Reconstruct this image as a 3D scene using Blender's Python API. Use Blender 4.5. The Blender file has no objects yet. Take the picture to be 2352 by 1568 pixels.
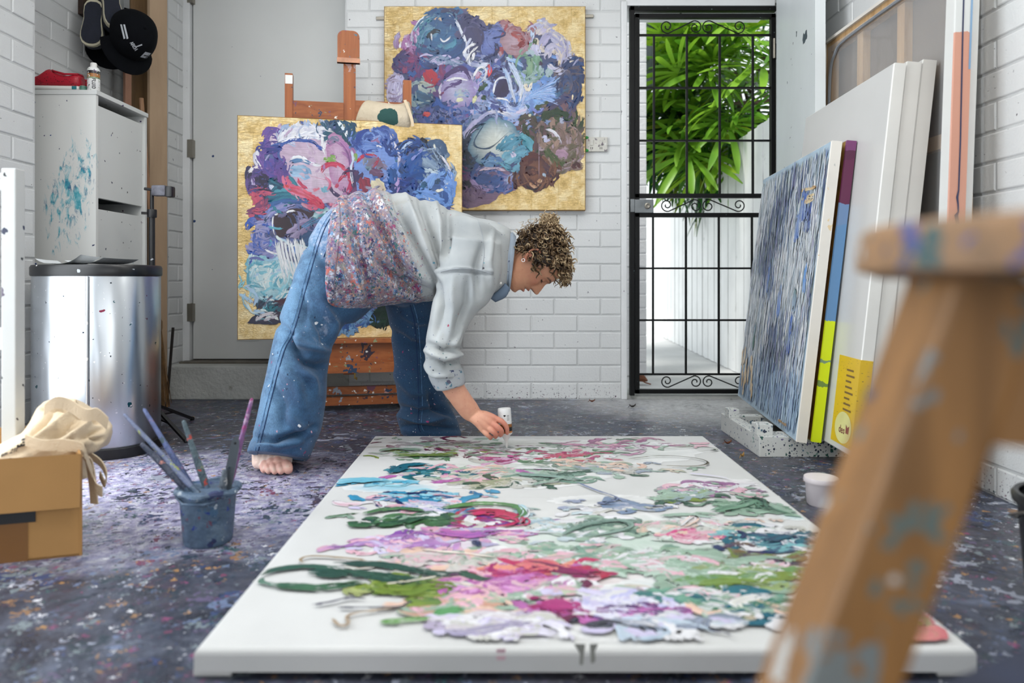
import bpy, bmesh, math, random
import numpy as np
from mathutils import Vector, Matrix, Euler
from mathutils.bvhtree import BVHTree
random.seed(7); RNG = np.random.default_rng(7)
SC = bpy.context.scene
COL = SC.collection
# ------------------------------------------------------------------ camera
F = 1640.0; CX = 1156.0; CY = 640.0; H = 0.622       # focal length and principal point of the photograph in pixels, eye height in metres
cam_d = bpy.data.cameras.new('camera'); cam = bpy.data.objects.new('camera', cam_d); COL.objects.link(cam)
cam.location = (0, 0, H); cam.rotation_euler = (math.pi/2, 0, 0)
cam_d.sensor_width = 36; cam_d.lens = 36*F/2352
cam_d.shift_x = (1176-CX)/2352; cam_d.shift_y = -(784-CY)/2352
cam_d.clip_start = 0.02
cam_d.dof.use_dof = True; cam_d.dof.focus_distance = 2.75; cam_d.dof.aperture_fstop = 2.2
SC.camera = cam
# ------------------------------------------------------------------ world, daylight
w = bpy.data.worlds.new('overcast_sky'); SC.world = w; w.use_nodes = True
bg = w.node_tree.nodes['Background']; bg.inputs[0].default_value = (0.90, 0.96, 1.0, 1); bg.inputs[1].default_value = 1.25
def area(name, loc, rot, sx, sy, power, col):
    l = bpy.data.lights.new(name, 'AREA'); l.shape = 'RECTANGLE'; l.size = sx; l.size_y = sy; l.energy = power; l.color = col
    o = bpy.data.objects.new(name, l); COL.objects.link(o); o.location = loc; o.rotation_euler = rot; return o
area('daylight_garage_opening', (0.1, -2.35, 1.25), (math.radians(90), 0, 0), 2.7, 2.2, 21, (1.0, 0.985, 0.96))
area('daylight_side_doorway', (-1.80, 1.55, 1.15), (math.radians(90), 0, math.radians(-90)), 1.35, 2.1, 36, (0.90, 0.95, 1.0))
s = bpy.data.lights.new('sun', 'SUN'); s.energy = 3.6; s.angle = math.radians(12); s.color = (1, .97, .9)
so = bpy.data.objects.new('sun', s); COL.objects.link(so); so.rotation_euler = (math.radians(14), math.radians(-22), 0)
SC.cycles.max_bounces = 5; SC.cycles.diffuse_bounces = 2; SC.cycles.glossy_bounces = 2; SC.cycles.transmission_bounces = 2
SC.view_settings.view_transform = 'Standard'; SC.view_settings.look = 'None'
SC.view_settings.exposure = 0.13; SC.view_settings.gamma = 1.0; SC.view_settings.use_curve_mapping = False
# ------------------------------------------------------------------ helpers
def P(px, py, d): return Vector(((px-CX)*d/F, d, H-(py-CY)*d/F))
def PZ(px, py, z=0.0):                                  # the point of height z seen at that pixel
    d = (H-z)*F/(py-CY); return Vector(((px-CX)*d/F, d, z))
def to_px(co):                                          # (n,3) -> (n,2)
    co = np.asarray(co); return np.stack([CX+co[:, 0]*F/co[:, 1], CY-(co[:, 2]-H)*F/co[:, 1]], 1)
def lin(v):
    v = v/255.0; return v/12.92 if v <= .04045 else ((v+.055)/1.055)**2.4
def C(r, g, b): return (lin(r), lin(g), lin(b), 1.0)
def wl(o):
    v = Vector((0, 0, 0))
    while o is not None: v = v+o.location; o = o.parent
    return v
def tag(o, label=None, cat=None, group=None, kind=None):
    if label: o['label'] = label
    if cat: o['category'] = cat
    if group: o['group'] = group
    if kind: o['kind'] = kind
    return o
def thing(name, loc, label, cat, group=None):
    o = bpy.data.objects.new(name, None); COL.objects.link(o); o.location = loc; o.empty_display_size = .05
    return tag(o, label, cat, group)
class MB:
    def __init__(s): s.v = []; s.f = []; s.col = None; s.uv = None
    def add(s, vs, fs):
        b = len(s.v); s.v += [tuple(p) for p in vs]; s.f += [tuple(i+b for i in f) for f in fs]; return s
    def box(s, a, b, M=None, bev=0.0):
        a = Vector(a); b = Vector(b)
        bm = bmesh.new(); bmesh.ops.create_cube(bm, size=1)
        sz = b-a; c = (a+b)/2
        for v in bm.verts: v.co = Vector((v.co.x*sz.x, v.co.y*sz.y, v.co.z*sz.z))+c
        if bev > 0: bmesh.ops.bevel(bm, geom=bm.edges[:], offset=bev, segments=2, affect='EDGES', profile=.6)
        if M is not None: bmesh.ops.transform(bm, matrix=M, verts=bm.verts[:])
        bm.verts.index_update()
        s.add([v.co.copy() for v in bm.verts], [[v.index for v in f.verts] for f in bm.faces]); bm.free(); return s
    def hexa(s, pts):                                   # eight corners: lower four, upper four
        return s.add(pts, [(0, 3, 2, 1), (4, 5, 6, 7), (0, 1, 5, 4), (1, 2, 6, 5), (2, 3, 7, 6), (3, 0, 4, 7)])
    def beam(s, p, q, w, h, up=(0, 0, 1), bev=0.0):     # rectangular bar between two points
        p = Vector(p); q = Vector(q); d = q-p; L = d.length; z = d.normalized(); up = Vector(up)
        x = z.cross(up)
        if x.length < 1e-4: x = z.cross(Vector((0, 1, 0)))
        x.normalize(); y = x.cross(z)
        M = Matrix((x, y, z)).transposed().to_4x4(); M.translation = (p+q)/2
        return s.box((-w/2, -h/2, -L/2), (w/2, h/2, L/2), M, bev)
    def tube(s, pts, r, n=8, cap=True, flat=1.0, nrm=None):
        pts = [Vector(p) for p in pts]; m = len(pts)
        rs = r if hasattr(r, '__len__') else [r]*m
        t0 = (pts[1]-pts[0]).normalized()
        a = Vector(nrm) if nrm is not None else (Vector((0, 0, 1)) if abs(t0.z) < .9 else Vector((1, 0, 0)))
        a = (a-t0*a.dot(t0)).normalized(); vs = []
        for i, p in enumerate(pts):
            t = (pts[min(i+1, m-1)]-pts[max(i-1, 0)])
            if t.length < 1e-9: t = t0
            t = t.normalized(); a = a-t*a.dot(t)
            a = a.normalized() if a.length > 1e-6 else t.orthogonal().normalized()
            b = t.cross(a)
            for k in range(n):
                an = 2*math.pi*k/n; vs.append(p+(a*math.cos(an)*flat+b*math.sin(an))*rs[i])
        fs = [(i*n+k, i*n+(k+1) % n, (i+1)*n+(k+1) % n, (i+1)*n+k) for i in range(m-1) for k in range(n)]
        if cap: fs += [tuple(range(n-1, -1, -1)), tuple((m-1)*n+k for k in range(n))]
        return s.add(vs, fs)
    def lathe(s, prof, c, n=32, sx=1.0, sy=1.0, power=2.0, M=None, cap=True):
        vs = []
        for r, z in prof:
            for k in range(n):
                a = 2*math.pi*k/n; ca, sa = math.cos(a), math.sin(a)
                x = math.copysign(abs(ca)**(2/power), ca)*r*sx; y = math.copysign(abs(sa)**(2/power), sa)*r*sy
                p = Vector((x, y, z)); p = (M @ p) if M is not None else p
                vs.append(p+Vector(c))
        m = len(prof)
        fs = [(i*n+k, i*n+(k+1) % n, (i+1)*n+(k+1) % n, (i+1)*n+k) for i in range(m-1) for k in range(n)]
        if cap: fs += [tuple(range(n-1, -1, -1)), tuple((m-1)*n+k for k in range(n))]
        return s.add(vs, fs)
    def prism(s, poly, off):                            # polygon (3D points) extruded by a vector
        off = Vector(off); n = len(poly); poly = [Vector(p) for p in poly]
        vs = poly+[p+off for p in poly]
        return s.add(vs, [tuple(range(n-1, -1, -1)), tuple(range(n, 2*n))]+[(i, (i+1) % n, n+(i+1) % n, n+i) for i in range(n)])
    def ball(s, c, r, n=12, m=8, M=None):
        prof = [(max(1e-4, math.sin(math.pi*i/m)), -math.cos(math.pi*i/m)) for i in range(m+1)]
        r = (r, r, r) if not hasattr(r, '__len__') else r
        S = Matrix.Diagonal((r[0], r[1], r[2])); S = (M.to_3x3() @ S) if M is not None else S
        return s.lathe(prof, c, n, M=S)
def obj(name, mb, mat, parent=None, smooth=False, ang=40, origin=None):
    me = bpy.data.meshes.new(name)
    off = wl(parent) if parent is not None else (Vector(origin) if origin is not None else Vector((0, 0, 0)))
    v = np.array([tuple(p) for p in mb.v], dtype=float)-np.array(off)
    me.from_pydata(v.tolist(), [], mb.f); me.update()
    if mat is not None: me.materials.append(mat)
    if smooth:
        me.shade_smooth()
        if ang < 180: me.set_sharp_from_angle(angle=math.radians(ang))
    if mb.col is not None:
        at = me.color_attributes.new('Col', 'FLOAT_COLOR', 'POINT'); at.data.foreach_set('color', np.asarray(mb.col, dtype=np.float32).ravel())
    if mb.uv is not None:
        at = me.attributes.new('st', 'FLOAT_VECTOR', 'POINT'); at.data.foreach_set('vector', np.asarray(mb.uv, dtype=np.float32).ravel())
    o = bpy.data.objects.new(name, me); COL.objects.link(o)
    if parent is not None: o.parent = parent
    elif origin is not None: o.location = origin
    return o
# ------------------------------------------------------------------ node materials
def nd(nt, t, ins=None, **props):
    n = nt.nodes.new(t)
    for k, v in props.items(): setattr(n, k, v)
    for k, v in (ins or {}).items():
        s_ = n.inputs[k]
        if isinstance(v, bpy.types.NodeSocket): nt.links.new(v, s_)
        else: s_.default_value = v
    return n
def mixc(nt, fac, a, b, blend='MIX'):
    n = nd(nt, 'ShaderNodeMix', {0: fac, 6: a, 7: b}, data_type='RGBA', blend_type=blend); return n.outputs[2]
def mth(nt, op, a, b=0.0, c=0.0, clamp=False):
    return nd(nt, 'ShaderNodeMath', {0: a, 1: b, 2: c}, operation=op, use_clamp=clamp).outputs[0]
def ramp(nt, fac, stops, interp='LINEAR'):
    n = nd(nt, 'ShaderNodeValToRGB', {0: fac}); r = n.color_ramp; r.interpolation = interp
    while len(r.elements) < len(stops): r.elements.new(1.0)
    for e, (p, c) in zip(r.elements, stops): e.position = p; e.color = c
    return n.outputs[0]
def mapped(nt, vec, scale=(1, 1, 1), loc=(0, 0, 0), rot=(0, 0, 0)):
    return nd(nt, 'ShaderNodeMapping', {0: vec, 1: loc, 2: rot, 3: scale}).outputs[0]
def noise(nt, vec, scale, detail=3, rough=.55, dist=0.0):
    return nd(nt, 'ShaderNodeTexNoise', {'Vector': vec, 'Scale': scale, 'Detail': detail, 'Roughness': rough, 'Distortion': dist})
def splat(nt, col, vec, scale, thr, palette, seed=0, mask=None, ragged=.35, aniso=(1, 1, 1), rot=(0, 0, 0)):
    """flecks and drips of paint: thr is the reach of the largest fleck inside its cell"""
    v = mapped(nt, vec, aniso, (seed*3.17, seed*1.31, seed*2.07), rot)
    nz = noise(nt, v, scale*2.2, 2)
    off = nd(nt, 'ShaderNodeVectorMath', {0: nz.outputs['Color'], 1: (-.5, -.5, -.5)}, operation='ADD').outputs[0]
    off = nd(nt, 'ShaderNodeVectorMath', {0: off, 'Scale': 2*ragged/scale}, operation='SCALE').outputs[0]
    v = nd(nt, 'ShaderNodeVectorMath', {0: v, 1: off}, operation='ADD').outputs[0]
    vo = nd(nt, 'ShaderNodeTexVoronoi', {'Vector': v, 'Scale': scale})
    sp = nd(nt, 'ShaderNodeSeparateColor', {0: vo.outputs['Color']})
    rad = mth(nt, 'MULTIPLY', sp.outputs[0], thr if not isinstance(thr, bpy.types.NodeSocket) else thr)
    rad = mth(nt, 'MULTIPLY', rad, sp.outputs[0])
    if mask is not None: rad = mth(nt, 'MULTIPLY', rad, mask)
    m = mth(nt, 'LESS_THAN', vo.outputs['Distance'], rad)
    st = [(i/len(palette), p) for i, p in enumerate(palette)]
    pc = ramp(nt, sp.outputs[1], st, 'CONSTANT')
    return mixc(nt, m, col, pc)
def new_mat(name):
    m = bpy.data.materials.new(name); m.use_nodes = True; nt = m.node_tree
    b = nt.nodes['Principled BSDF']; tc = nd(nt, 'ShaderNodeTexCoord').outputs['Object']
    return m, nt, b, tc
def bump(nt, b, h, strength, dist=.01):
    n = nd(nt, 'ShaderNodeBump', {'Height': h, 'Strength': strength, 'Distance': dist}); nt.links.new(n.outputs[0], b.inputs['Normal'])
MATS = {}
def pm(name, col, rough=.5, metal=0.0, var=.12, vs=6.0, bmp=.0, bs=80.0, spots=None, spec=None, dirt=None):
    if name in MATS: return MATS[name]
    m, nt, b, tc = new_mat(name)
    nz = noise(nt, tc, vs)
    dark = tuple(x*(1-var) for x in col[:3])+(1,); light = tuple(min(1, x*(1+var)) for x in col[:3])+(1,)
    c = ramp(nt, nz.outputs[0], [(.3, dark), (.7, light)])
    if dirt:
        d = noise(nt, tc, dirt[1], 6, .65); f = ramp(nt, d.outputs[0], [(dirt[2], (0, 0, 0, 1)), (min(.99, dirt[2]+.12), (1, 1, 1, 1))]); c = mixc(nt, f, c, dirt[0])
    for i, sp in enumerate(spots or []): c = splat(nt, c, tc, *sp[:3], seed=i+1, **(sp[3] if len(sp) > 3 else {}))
    nt.links.new(c, b.inputs['Base Color']); b.inputs['Roughness'].default_value = rough; b.inputs['Metallic'].default_value = metal
    if spec is not None: b.inputs['Specular IOR Level'].default_value = spec
    if bmp: bump(nt, b, noise(nt, tc, bs, 3).outputs[0], bmp)
    MATS[name] = m; return m
def wood(name, a, b_, axis=0, scale=5.0, rough=.5, spots=None, ring=10):
    m, nt, b, tc = new_mat(name)
    sc = [ring, ring, ring]; sc[axis] = .7
    v = mapped(nt, tc, sc)
    n1 = noise(nt, v, scale, 6, .6, .6)
    c = ramp(nt, n1.outputs[0], [(.3, a), (.65, b_)])
    for i, sp in enumerate(spots or []): c = splat(nt, c, tc, *sp[:3], seed=i+1, **(sp[3] if len(sp) > 3 else {}))
    nt.links.new(c, b.inputs['Base Color']); b.inputs['Roughness'].default_value = rough
    bump(nt, b, n1.outputs[0], .15, .003); return m
PAINTS = [C(24, 60, 140), C(235, 235, 232), C(140, 40, 90), C(40, 110, 130), C(205, 90, 70), C(70, 60, 110), C(225, 190, 90), C(150, 180, 215), C(20, 28, 50), C(120, 150, 120)]
DARKP = [C(30, 40, 70), C(60, 50, 60), C(40, 70, 80), C(90, 60, 90), C(20, 25, 30)]
# ================================================================== materials of the setting
def mat_painted_brick(name, base, rough=.42):
    m, nt, b, tc = new_mat(name)
    geo = nd(nt, 'ShaderNodeNewGeometry').outputs['Position']
    nz = noise(nt, geo, 2.2, 3)
    c = ramp(nt, nz.outputs[0], [(.25, tuple(x*.9 for x in base[:3])+(1,)), (.75, base)])
    c = splat(nt, c, geo, 18, .07, DARKP, 3); c = splat(nt, c, geo, 34, .11, [C(60, 60, 70), C(150, 150, 155), C(70, 60, 80)], 5)
    # paint thrown up from the floor: a tide of flecks on the lowest courses
    z = nd(nt, 'ShaderNodeSeparateXYZ', {0: geo}).outputs[2]
    lo = mth(nt, 'MULTIPLY_ADD', z, -4.0, 1.0, True)
    c = splat(nt, c, geo, 130, .6, [C(70, 62, 80), C(110, 50, 84), C(70, 86, 96), C(150, 140, 150)], 8, ragged=.7, mask=mth(nt, 'MULTIPLY', lo, lo))
    nt.links.new(c, b.inputs['Base Color']); b.inputs['Roughness'].default_value = rough
    bump(nt, b, noise(nt, geo, 130, 2, .7).outputs[0], .35, .004); return m
M_BRICK = mat_painted_brick('white_painted_brick', C(226, 228, 228))
M_BRICKO = pm('outdoor_white_brick', C(235, 235, 238), .6, var=.05, bmp=.3, bs=60)
M_MORTAR = pm('painted_mortar', C(206, 208, 208), .5, var=.06, bmp=.3, bs=60)
def mat_floor():
    m, nt, b, tc = new_mat('paint_crusted_concrete')
    n1 = noise(nt, tc, 1.3, 4, .65); n2 = noise(nt, tc, 7, 5, .7, .8); n3 = noise(nt, tc, 34, 3, .7)
    c = ramp(nt, n2.outputs[0], [(.25, C(26, 31, 42)), (.45, C(50, 57, 73)), (.6, C(78, 86, 104)), (.8, C(124, 132, 156))])
    c = mixc(nt, ramp(nt, n1.outputs[0], [(.4, (0, 0, 0, 1)), (.62, (.75, .75, .75, 1))]), c, ramp(nt, n3.outputs[0], [(.3, C(52, 50, 54)), (.7, C(98, 95, 104))]))
    # lavender and white crust at the left, floor sheen painted into its pale tones
    sx = nd(nt, 'ShaderNodeSeparateXYZ', {0: tc})
    dx = mth(nt, 'ADD', sx.outputs[0], 1.0); dy = mth(nt, 'ADD', sx.outputs[1], -2.05)
    q = mth(nt, 'ADD', mth(nt, 'MULTIPLY', dx, mth(nt, 'MULTIPLY', dx, 1.6)), mth(nt, 'MULTIPLY', dy, mth(nt, 'MULTIPLY', dy, 3.2)))
    lv = mth(nt, 'SUBTRACT', mth(nt, 'MULTIPLY_ADD', n2.outputs[0], 1.3, .45), q, clamp=True)
    c = mixc(nt, mth(nt, 'MULTIPLY', lv, .8), c, ramp(nt, n3.outputs[0], [(.3, C(120, 120, 164)), (.5, C(186, 182, 216)), (.62, C(232, 232, 242)), (.75, C(170, 190, 226))]))
    SP = [C(150, 156, 172), C(58, 72, 108), C(96, 88, 116), C(36, 44, 60), C(104, 118, 148), C(116, 128, 134), C(70, 62, 78), C(48, 62, 74)]
    c = splat(nt, c, tc, 5, .40, SP, 1, ragged=1.6, aniso=(1, 1.4, 1), rot=(0, 0, .3))
    c = splat(nt, c, tc, 11, .5, SP, 2, ragged=1.5)
    c = splat(nt, c, tc, 26, .55, SP+[C(140, 108, 80), C(120, 66, 92), C(60, 92, 96)], 3, ragged=1.4)
    c = splat(nt, c, tc, 64, .55, SP+[C(170, 130, 84), C(206, 208, 214), C(130, 70, 106)], 4, ragged=1.2)
    c = splat(nt, c, tc, 17, .17, [C(180, 128, 66), C(150, 70, 104), C(214, 216, 220), C(52, 72, 136), C(214, 216, 222)], 6, ragged=1.5, aniso=(1, 2, 1))
    # paler concrete at the gate, lightened further to paint in daylight from outside
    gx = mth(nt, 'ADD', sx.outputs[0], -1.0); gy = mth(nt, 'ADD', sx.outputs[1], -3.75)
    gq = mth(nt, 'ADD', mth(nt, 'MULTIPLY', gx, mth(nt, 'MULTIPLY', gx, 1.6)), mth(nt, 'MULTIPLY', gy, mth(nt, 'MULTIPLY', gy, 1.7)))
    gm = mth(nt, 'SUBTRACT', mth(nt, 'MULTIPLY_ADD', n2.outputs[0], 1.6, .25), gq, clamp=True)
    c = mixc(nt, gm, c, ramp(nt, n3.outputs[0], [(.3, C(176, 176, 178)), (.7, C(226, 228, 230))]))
    nt.links.new(c, b.inputs['Base Color']); 
    nt.links.new(ramp(nt, n2.outputs[0], [(.3, (.22,)*3+(1,)), (.7, (.55,)*3+(1,))]), b.inputs['Roughness'])
    h = mth(nt, 'ADD', n2.outputs[0], mth(nt, 'MULTIPLY', n3.outputs[0], .5)); bump(nt, b, h, .55, .008); return m
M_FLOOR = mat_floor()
M_WHITE = pm('white_gloss_paint', C(232, 234, 235), .35, var=.04, spots=[(9, .12, DARKP), (30, .1, DARKP)])
M_DOOR = pm('white_door_paint', C(222, 224, 222), .38, var=.03, vs=2, spots=[(7, .10, [C(30, 60, 110), C(60, 60, 70), C(120, 120, 120)])])
M_CONC = pm('painted_rough_concrete', C(196, 198, 194), .6, var=.12, vs=5, bmp=.6, bs=50, dirt=(C(120, 116, 104), 6, .62))
M_OUTC = pm('pale_outdoor_concrete', C(205, 206, 206), .7, var=.1, vs=3, bmp=.2)
M_CEIL = pm('white_ceiling', C(225, 226, 226), .8)
M_STEEL = pm('worn_hinge_steel', C(150, 145, 135), .35, 1.0)
# ================================================================== the room
XL, XP, XR, YB = -1.96, -1.75, 1.41, 3.685              # left wall, pier face, right wall, back wall
PU, PH, JO = .2387, .0870, .007                         # brick pitch and joint
def brick_mesh(wd, name):
    m = MB(); a, b_, e, t = wd/2, (PH-JO)/2, .004, .0038
    vs = [(-a, 0, -b_), (a, 0, -b_), (a, 0, b_), (-a, 0, b_)]
    vs += [(-a+.001, -t+.0018, -b_+.001), (a-.001, -t+.0018, -b_+.001), (a-.001, -t+.0018, b_-.001), (-a+.001, -t+.0018, b_-.001)]
    vs += [(-a+e, -t, -b_+e), (a-e, -t, -b_+e), (a-e, -t, b_-e), (-a+e, -t, b_-e)]
    fs = [(i, (i+1) % 4, 4+(i+1) % 4, 4+i) for i in range(4)]+[(4+i, 4+(i+1) % 4, 8+(i+1) % 4, 8+i) for i in range(4)]+[(8, 9, 10, 11)]
    me = bpy.data.meshes.new(name); me.from_pydata(vs, [], fs); me.update(); return me
BRICKS = {}
def bricks(wall, O, u, n, u0, u1, z0, z1, joint0, mat, keep=None):
    """single bricks of a coursed wall; they face along n, O is a point of the wall surface"""
    u = Vector(u); n = Vector(n); O = Vector(O); rz = math.atan2(n.x, -n.y)
    k = int(round(z0/PH))
    while k*PH < z1-1e-6:
        ph = joint0+(PU/2 if k % 2 else 0)
        j = math.floor((u0-ph)/PU)
        while ph+j*PU < u1-1e-6:
            a = max(u0, ph+j*PU+JO/2 if ph+j*PU > u0 else u0); b_ = min(u1, ph+(j+1)*PU-JO/2)
            j += 1
            if b_-a < .02: continue
            c = O+u*((a+b_)/2); zc = k*PH+PH/2
            if keep is not None and not keep((a+b_)/2, zc): continue
            wd = round(b_-a, 3); key = (wd, mat.name)
            if key not in BRICKS:
                BRICKS[key] = brick_mesh(wd, 'brick'); BRICKS[key].materials.append(mat)
            o = bpy.data.objects.new('brick', BRICKS[key]); COL.objects.link(o); o.parent = wall
            # local x runs to the right of someone facing the wall
            o.rotation_euler = (0, 0, rz)
            o.location = Vector((c.x, c.y, zc))-wl(wall)+n*random.uniform(-.0012, .0008)
        k += 1
def struct(name, mb, mat, label, parent=None):
    return tag(obj(name, mb, mat, parent), label, kind='structure')
ZT = 2.62
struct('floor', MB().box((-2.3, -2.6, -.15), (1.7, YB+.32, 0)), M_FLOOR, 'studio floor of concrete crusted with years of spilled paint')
struct('ceiling', MB().box((-2.3, -2.6, ZT), (1.7, YB+.34, ZT+.1)), M_CEIL, 'plain white studio ceiling')
# back wall: brick between the alcove of the white door and the gate
XA0, XA1, XG0, XG1 = -1.733, -.816, .634, 1.43
wb = MB().box((XA1, YB, 0), (XG0, YB+.24, ZT)).box((XG0, YB, 2.045), (XR+.3, YB+.24, ZT)).box((XL-.3, YB, 0), (XA0, YB+.24, ZT)).box((XA0, YB+.245, .15), (XA1, YB+.30, ZT)).box((XG1+.004, YB, 0), (XR+.3, YB+.03, 2.045))
wall_back = struct('wall_back', wb, M_MORTAR, 'white painted brick wall at the back of the studio')
bricks(wall_back, (0, YB, 0), (1, 0, 0), (0, -1, 0), XA1+.004, .607, 0, 2.17, -.0944, M_BRICK)
bricks(wall_back, (XA0, 0, 0), (0, 1, 0), (1, 0, 0), YB+.006, YB+.232, 2*PH, 2.17, YB-.01, M_BRICK)
struct('trim_1', MB().box((.607, YB-.014, 0), (XG0+.004, YB+.24, 2.05), None, .006), M_WHITE, 'smooth white rendered brick corner beside the black gate')
struct('trim_2', MB().box((XG0, YB-.01, 2.028), (XR-.01, YB+.24, 2.062), None, .004), M_WHITE, 'white lintel edge above the black gate')
# raised step below the white door
struct('trim_3', MB().box((XA0-.02, YB-.012, 0), (XA1+.02, YB+.25, .172), None, .006), M_CONC, 'rough white concrete step under the white door')
# left wall and pier
wall_left = struct('wall_left', MB().box((XL-.2, 2.3, 0), (XL, YB+.1, ZT)).box((XL-.2, -2.6, 0), (XP, .87, ZT)).box((XL-.2, .87, 2.2), (XP, 2.25, ZT)).box((XL-.2, 2.25, 0), (XP, 2.667, ZT)), M_MORTAR, 'white painted brick left wall with a projecting pier')
bricks(wall_left, (XP, 0, 0), (0, 1, 0), (1, 0, 0), 2.26, 2.663, 0, 1.92, 2.30, M_BRICK)
bricks(wall_left, (XL, 0, 0), (0, 1, 0), (1, 0, 0), 2.70, YB-.01, .957, 2.17, 2.73, M_BRICK)
wall_right = struct('wall_right', MB().box((XR, -2.6, 0), (XR+.2, YB+.03, ZT)), M_MORTAR, 'white painted brick right wall behind the stacked canvases')
bricks(wall_right, (XR, 0, 0), (0, 1, 0), (-1, 0, 0), 1.72, YB-.02, 0, 2.17, 1.80, M_BRICK)
struct('wall_front', MB().box((-2.3, -2.6, 2.45), (1.7, -2.45, ZT)).box((-2.3, -2.6, 0), (-1.35, -2.45, ZT)).box((1.5, -2.6, 0), (1.7, -2.45, ZT)), M_MORTAR, 'wall around the open garage door behind the camera')
# fluorescent battens on the ceiling, above and behind the picture
M_TUBE, nt, b, tc = new_mat('lit_fluorescent_tube'); b.inputs['Emission Color'].default_value = (1, .98, .94, 1); b.inputs['Emission Strength'].default_value = 9; b.inputs['Base Color'].default_value = (.9, .9, .9, 1)
M_BAT = pm('white_batten_metal', C(226, 226, 224), .5)
def batten(label, x, y, power):
    t_ = thing('ceiling_light', (x, y, ZT), label, 'ceiling light', 'fluorescent battens')
    obj('housing', MB().box((x-.62, y-.05, ZT-.05), (x+.62, y+.05, ZT), None, .004), M_BAT, t_)
    obj('tube', MB().tube([(x-.58, y, ZT-.08), (x+.58, y, ZT-.08)], .013, 12), M_TUBE, t_, True)
    for dx in (-.6, .6): obj('holder', MB().box((x+dx-.015, y-.015, ZT-.10), (x+dx+.015, y+.015, ZT-.05), None, .002), M_BAT, t_)
    area('batten_light', (x, y, ZT-.11), (0, 0, 0), 1.16, .06, power, (1, .985, .95))
batten('lit fluorescent batten on the ceiling nearer the left wall', -.62, 1.35, 13); batten('lit fluorescent batten on the ceiling nearer the right wall', .70, 1.15, 13); batten('lit fluorescent batten on the ceiling at the back of the studio', -.1, 2.55, 6)
# white door in the alcove
yd = YB+.20
door = tag(thing('door_1', (XA0+.5, yd, .172), 'plain white door in the alcove behind the easel', None), kind='structure')
obj('door_leaf', MB().box((-1.688, yd, .186), (-.855, yd+.04, 2.3), None, .003), M_DOOR, door)
obj('door_frame', MB().box((XA0, yd-.03, .172), (-1.694, yd+.05, 2.4), None, .003).box((-.848, yd-.015, .172), (XA1, yd+.05, 2.4), None, .003), M_WHITE, door)
for z in (.44, 1.325, 2.16):
    hg = obj('hinge', MB().tube([(-1.690, yd-.012, z-.05), (-1.690, yd-.012, z+.05)], .006, 8), M_STEEL, door)
    obj('hinge_plate', MB().box((-1.706, yd-.034, z-.048), (-1.676, yd-.001, z+.048)), M_STEEL, hg)
obj('threshold', MB().box((-1.72, YB+.10, .172), (-.83, yd+.04, .181), None, .003), pm('grimy_threshold', C(96, 90, 80), .6, var=.3, vs=12), door)
obj('vent_plate', MB().box((-1.45, yd-.006, .285), (-1.33, yd, .325), None, .002), M_DOOR, door)
# open white door by the gate, swung against the right wall
dd = tag(thing('door_2', (1.40, 3.63, 0), 'white outside door swung open in front of the right wall', None), kind='structure')
p0 = Vector((1.392, 3.64, 0)); p1 = Vector((1.262, 2.89, 0)); dv = (p1-p0).normalized(); nv = Vector((-dv.y, dv.x, 0))
if nv.x < 0: nv = -nv
M_D2 = pm('open_door_paint', C(228, 234, 236), .4, var=.05, vs=2.5, spots=[(16, .16, DARKP), (5, .2, [C(60, 70, 90), C(180, 190, 196), C(200, 205, 208)])])
obj('door_leaf', MB().hexa([p0+Vector((0, 0, .02)), p0+nv*.04+Vector((0, 0, .02)), p1+nv*.04+Vector((0, 0, .02)), p1+Vector((0, 0, .02)), p0+Vector((0, 0, 2.04)), p0+nv*.04+Vector((0, 0, 2.04)), p1+nv*.04+Vector((0, 0, 2.04)), p1+Vector((0, 0, 2.04))]), M_D2, dd)
for z in (.25, 1.0, 1.8):
    obj('hinge', MB().tube([p0+Vector((-.006, .012, z-.05)), p0+Vector((-.006, .012, z+.05))], .007, 8), M_STEEL, dd)
# ================================================================== black iron security gate
YG = 3.70
def gx(px): return (px-CX)*YG/F
def gz(py): return H-(py-CY)*YG/F
M_IRON = pm('black_powdercoat_iron', C(9, 10, 11), .45, var=.3, spec=.25, spots=[(40, .1, [C(60, 70, 76), C(110, 130, 130)])])
gate = thing('security_gate', (gx(1620), YG, 0), 'black iron security gate with square grid bars and scrollwork', 'gate')
t = .015
fr = MB()
for x0, x1 in ((1446, 1456), (1784, 1795)): fr.box((gx(x0), YG-.02, gz(907)), (gx(x1), YG+.02, gz(17)), None, .002)
fr.box((gx(1446), YG-.02, gz(27)), (gx(1795), YG+.02, gz(17)), None, .002)
obj('gate_frame', fr, M_IRON, gate)
lf = MB()
for x0, x1 in ((1457.5, 1468), (1769, 1779)): lf.box((gx(x0), YG-t, gz(903)), (gx(x1), YG+t, gz(33)), None, .002)
for y0, y1 in ((43, 33), (455, 445), (499, 489), (903, 893)): lf.box((gx(1457.5), YG-t, gz(y0)), (gx(1779), YG+t, gz(y1)), None, .002)
obj('leaf_frame', lf, M_IRON, gate)
for y in (81, 202, 323, 616, 735, 859): obj('bar', MB().box((gx(1466), YG-.007, gz(y+2.2)), (gx(1771), YG+.007, gz(y-2.2)), None, .001), M_IRON, gate)
for x in (1502, 1577.5, 1653, 1729):
    obj('bar', MB().box((gx(x-2.4), YG-.006, gz(447)), (gx(x+2.4), YG+.006, gz(80)), None, .001), M_IRON, gate)
    obj('bar', MB().box((gx(x-4.4), YG-.006, gz(860)), (gx(x), YG+.006, gz(497)), None, .001), M_IRON, gate)
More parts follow.
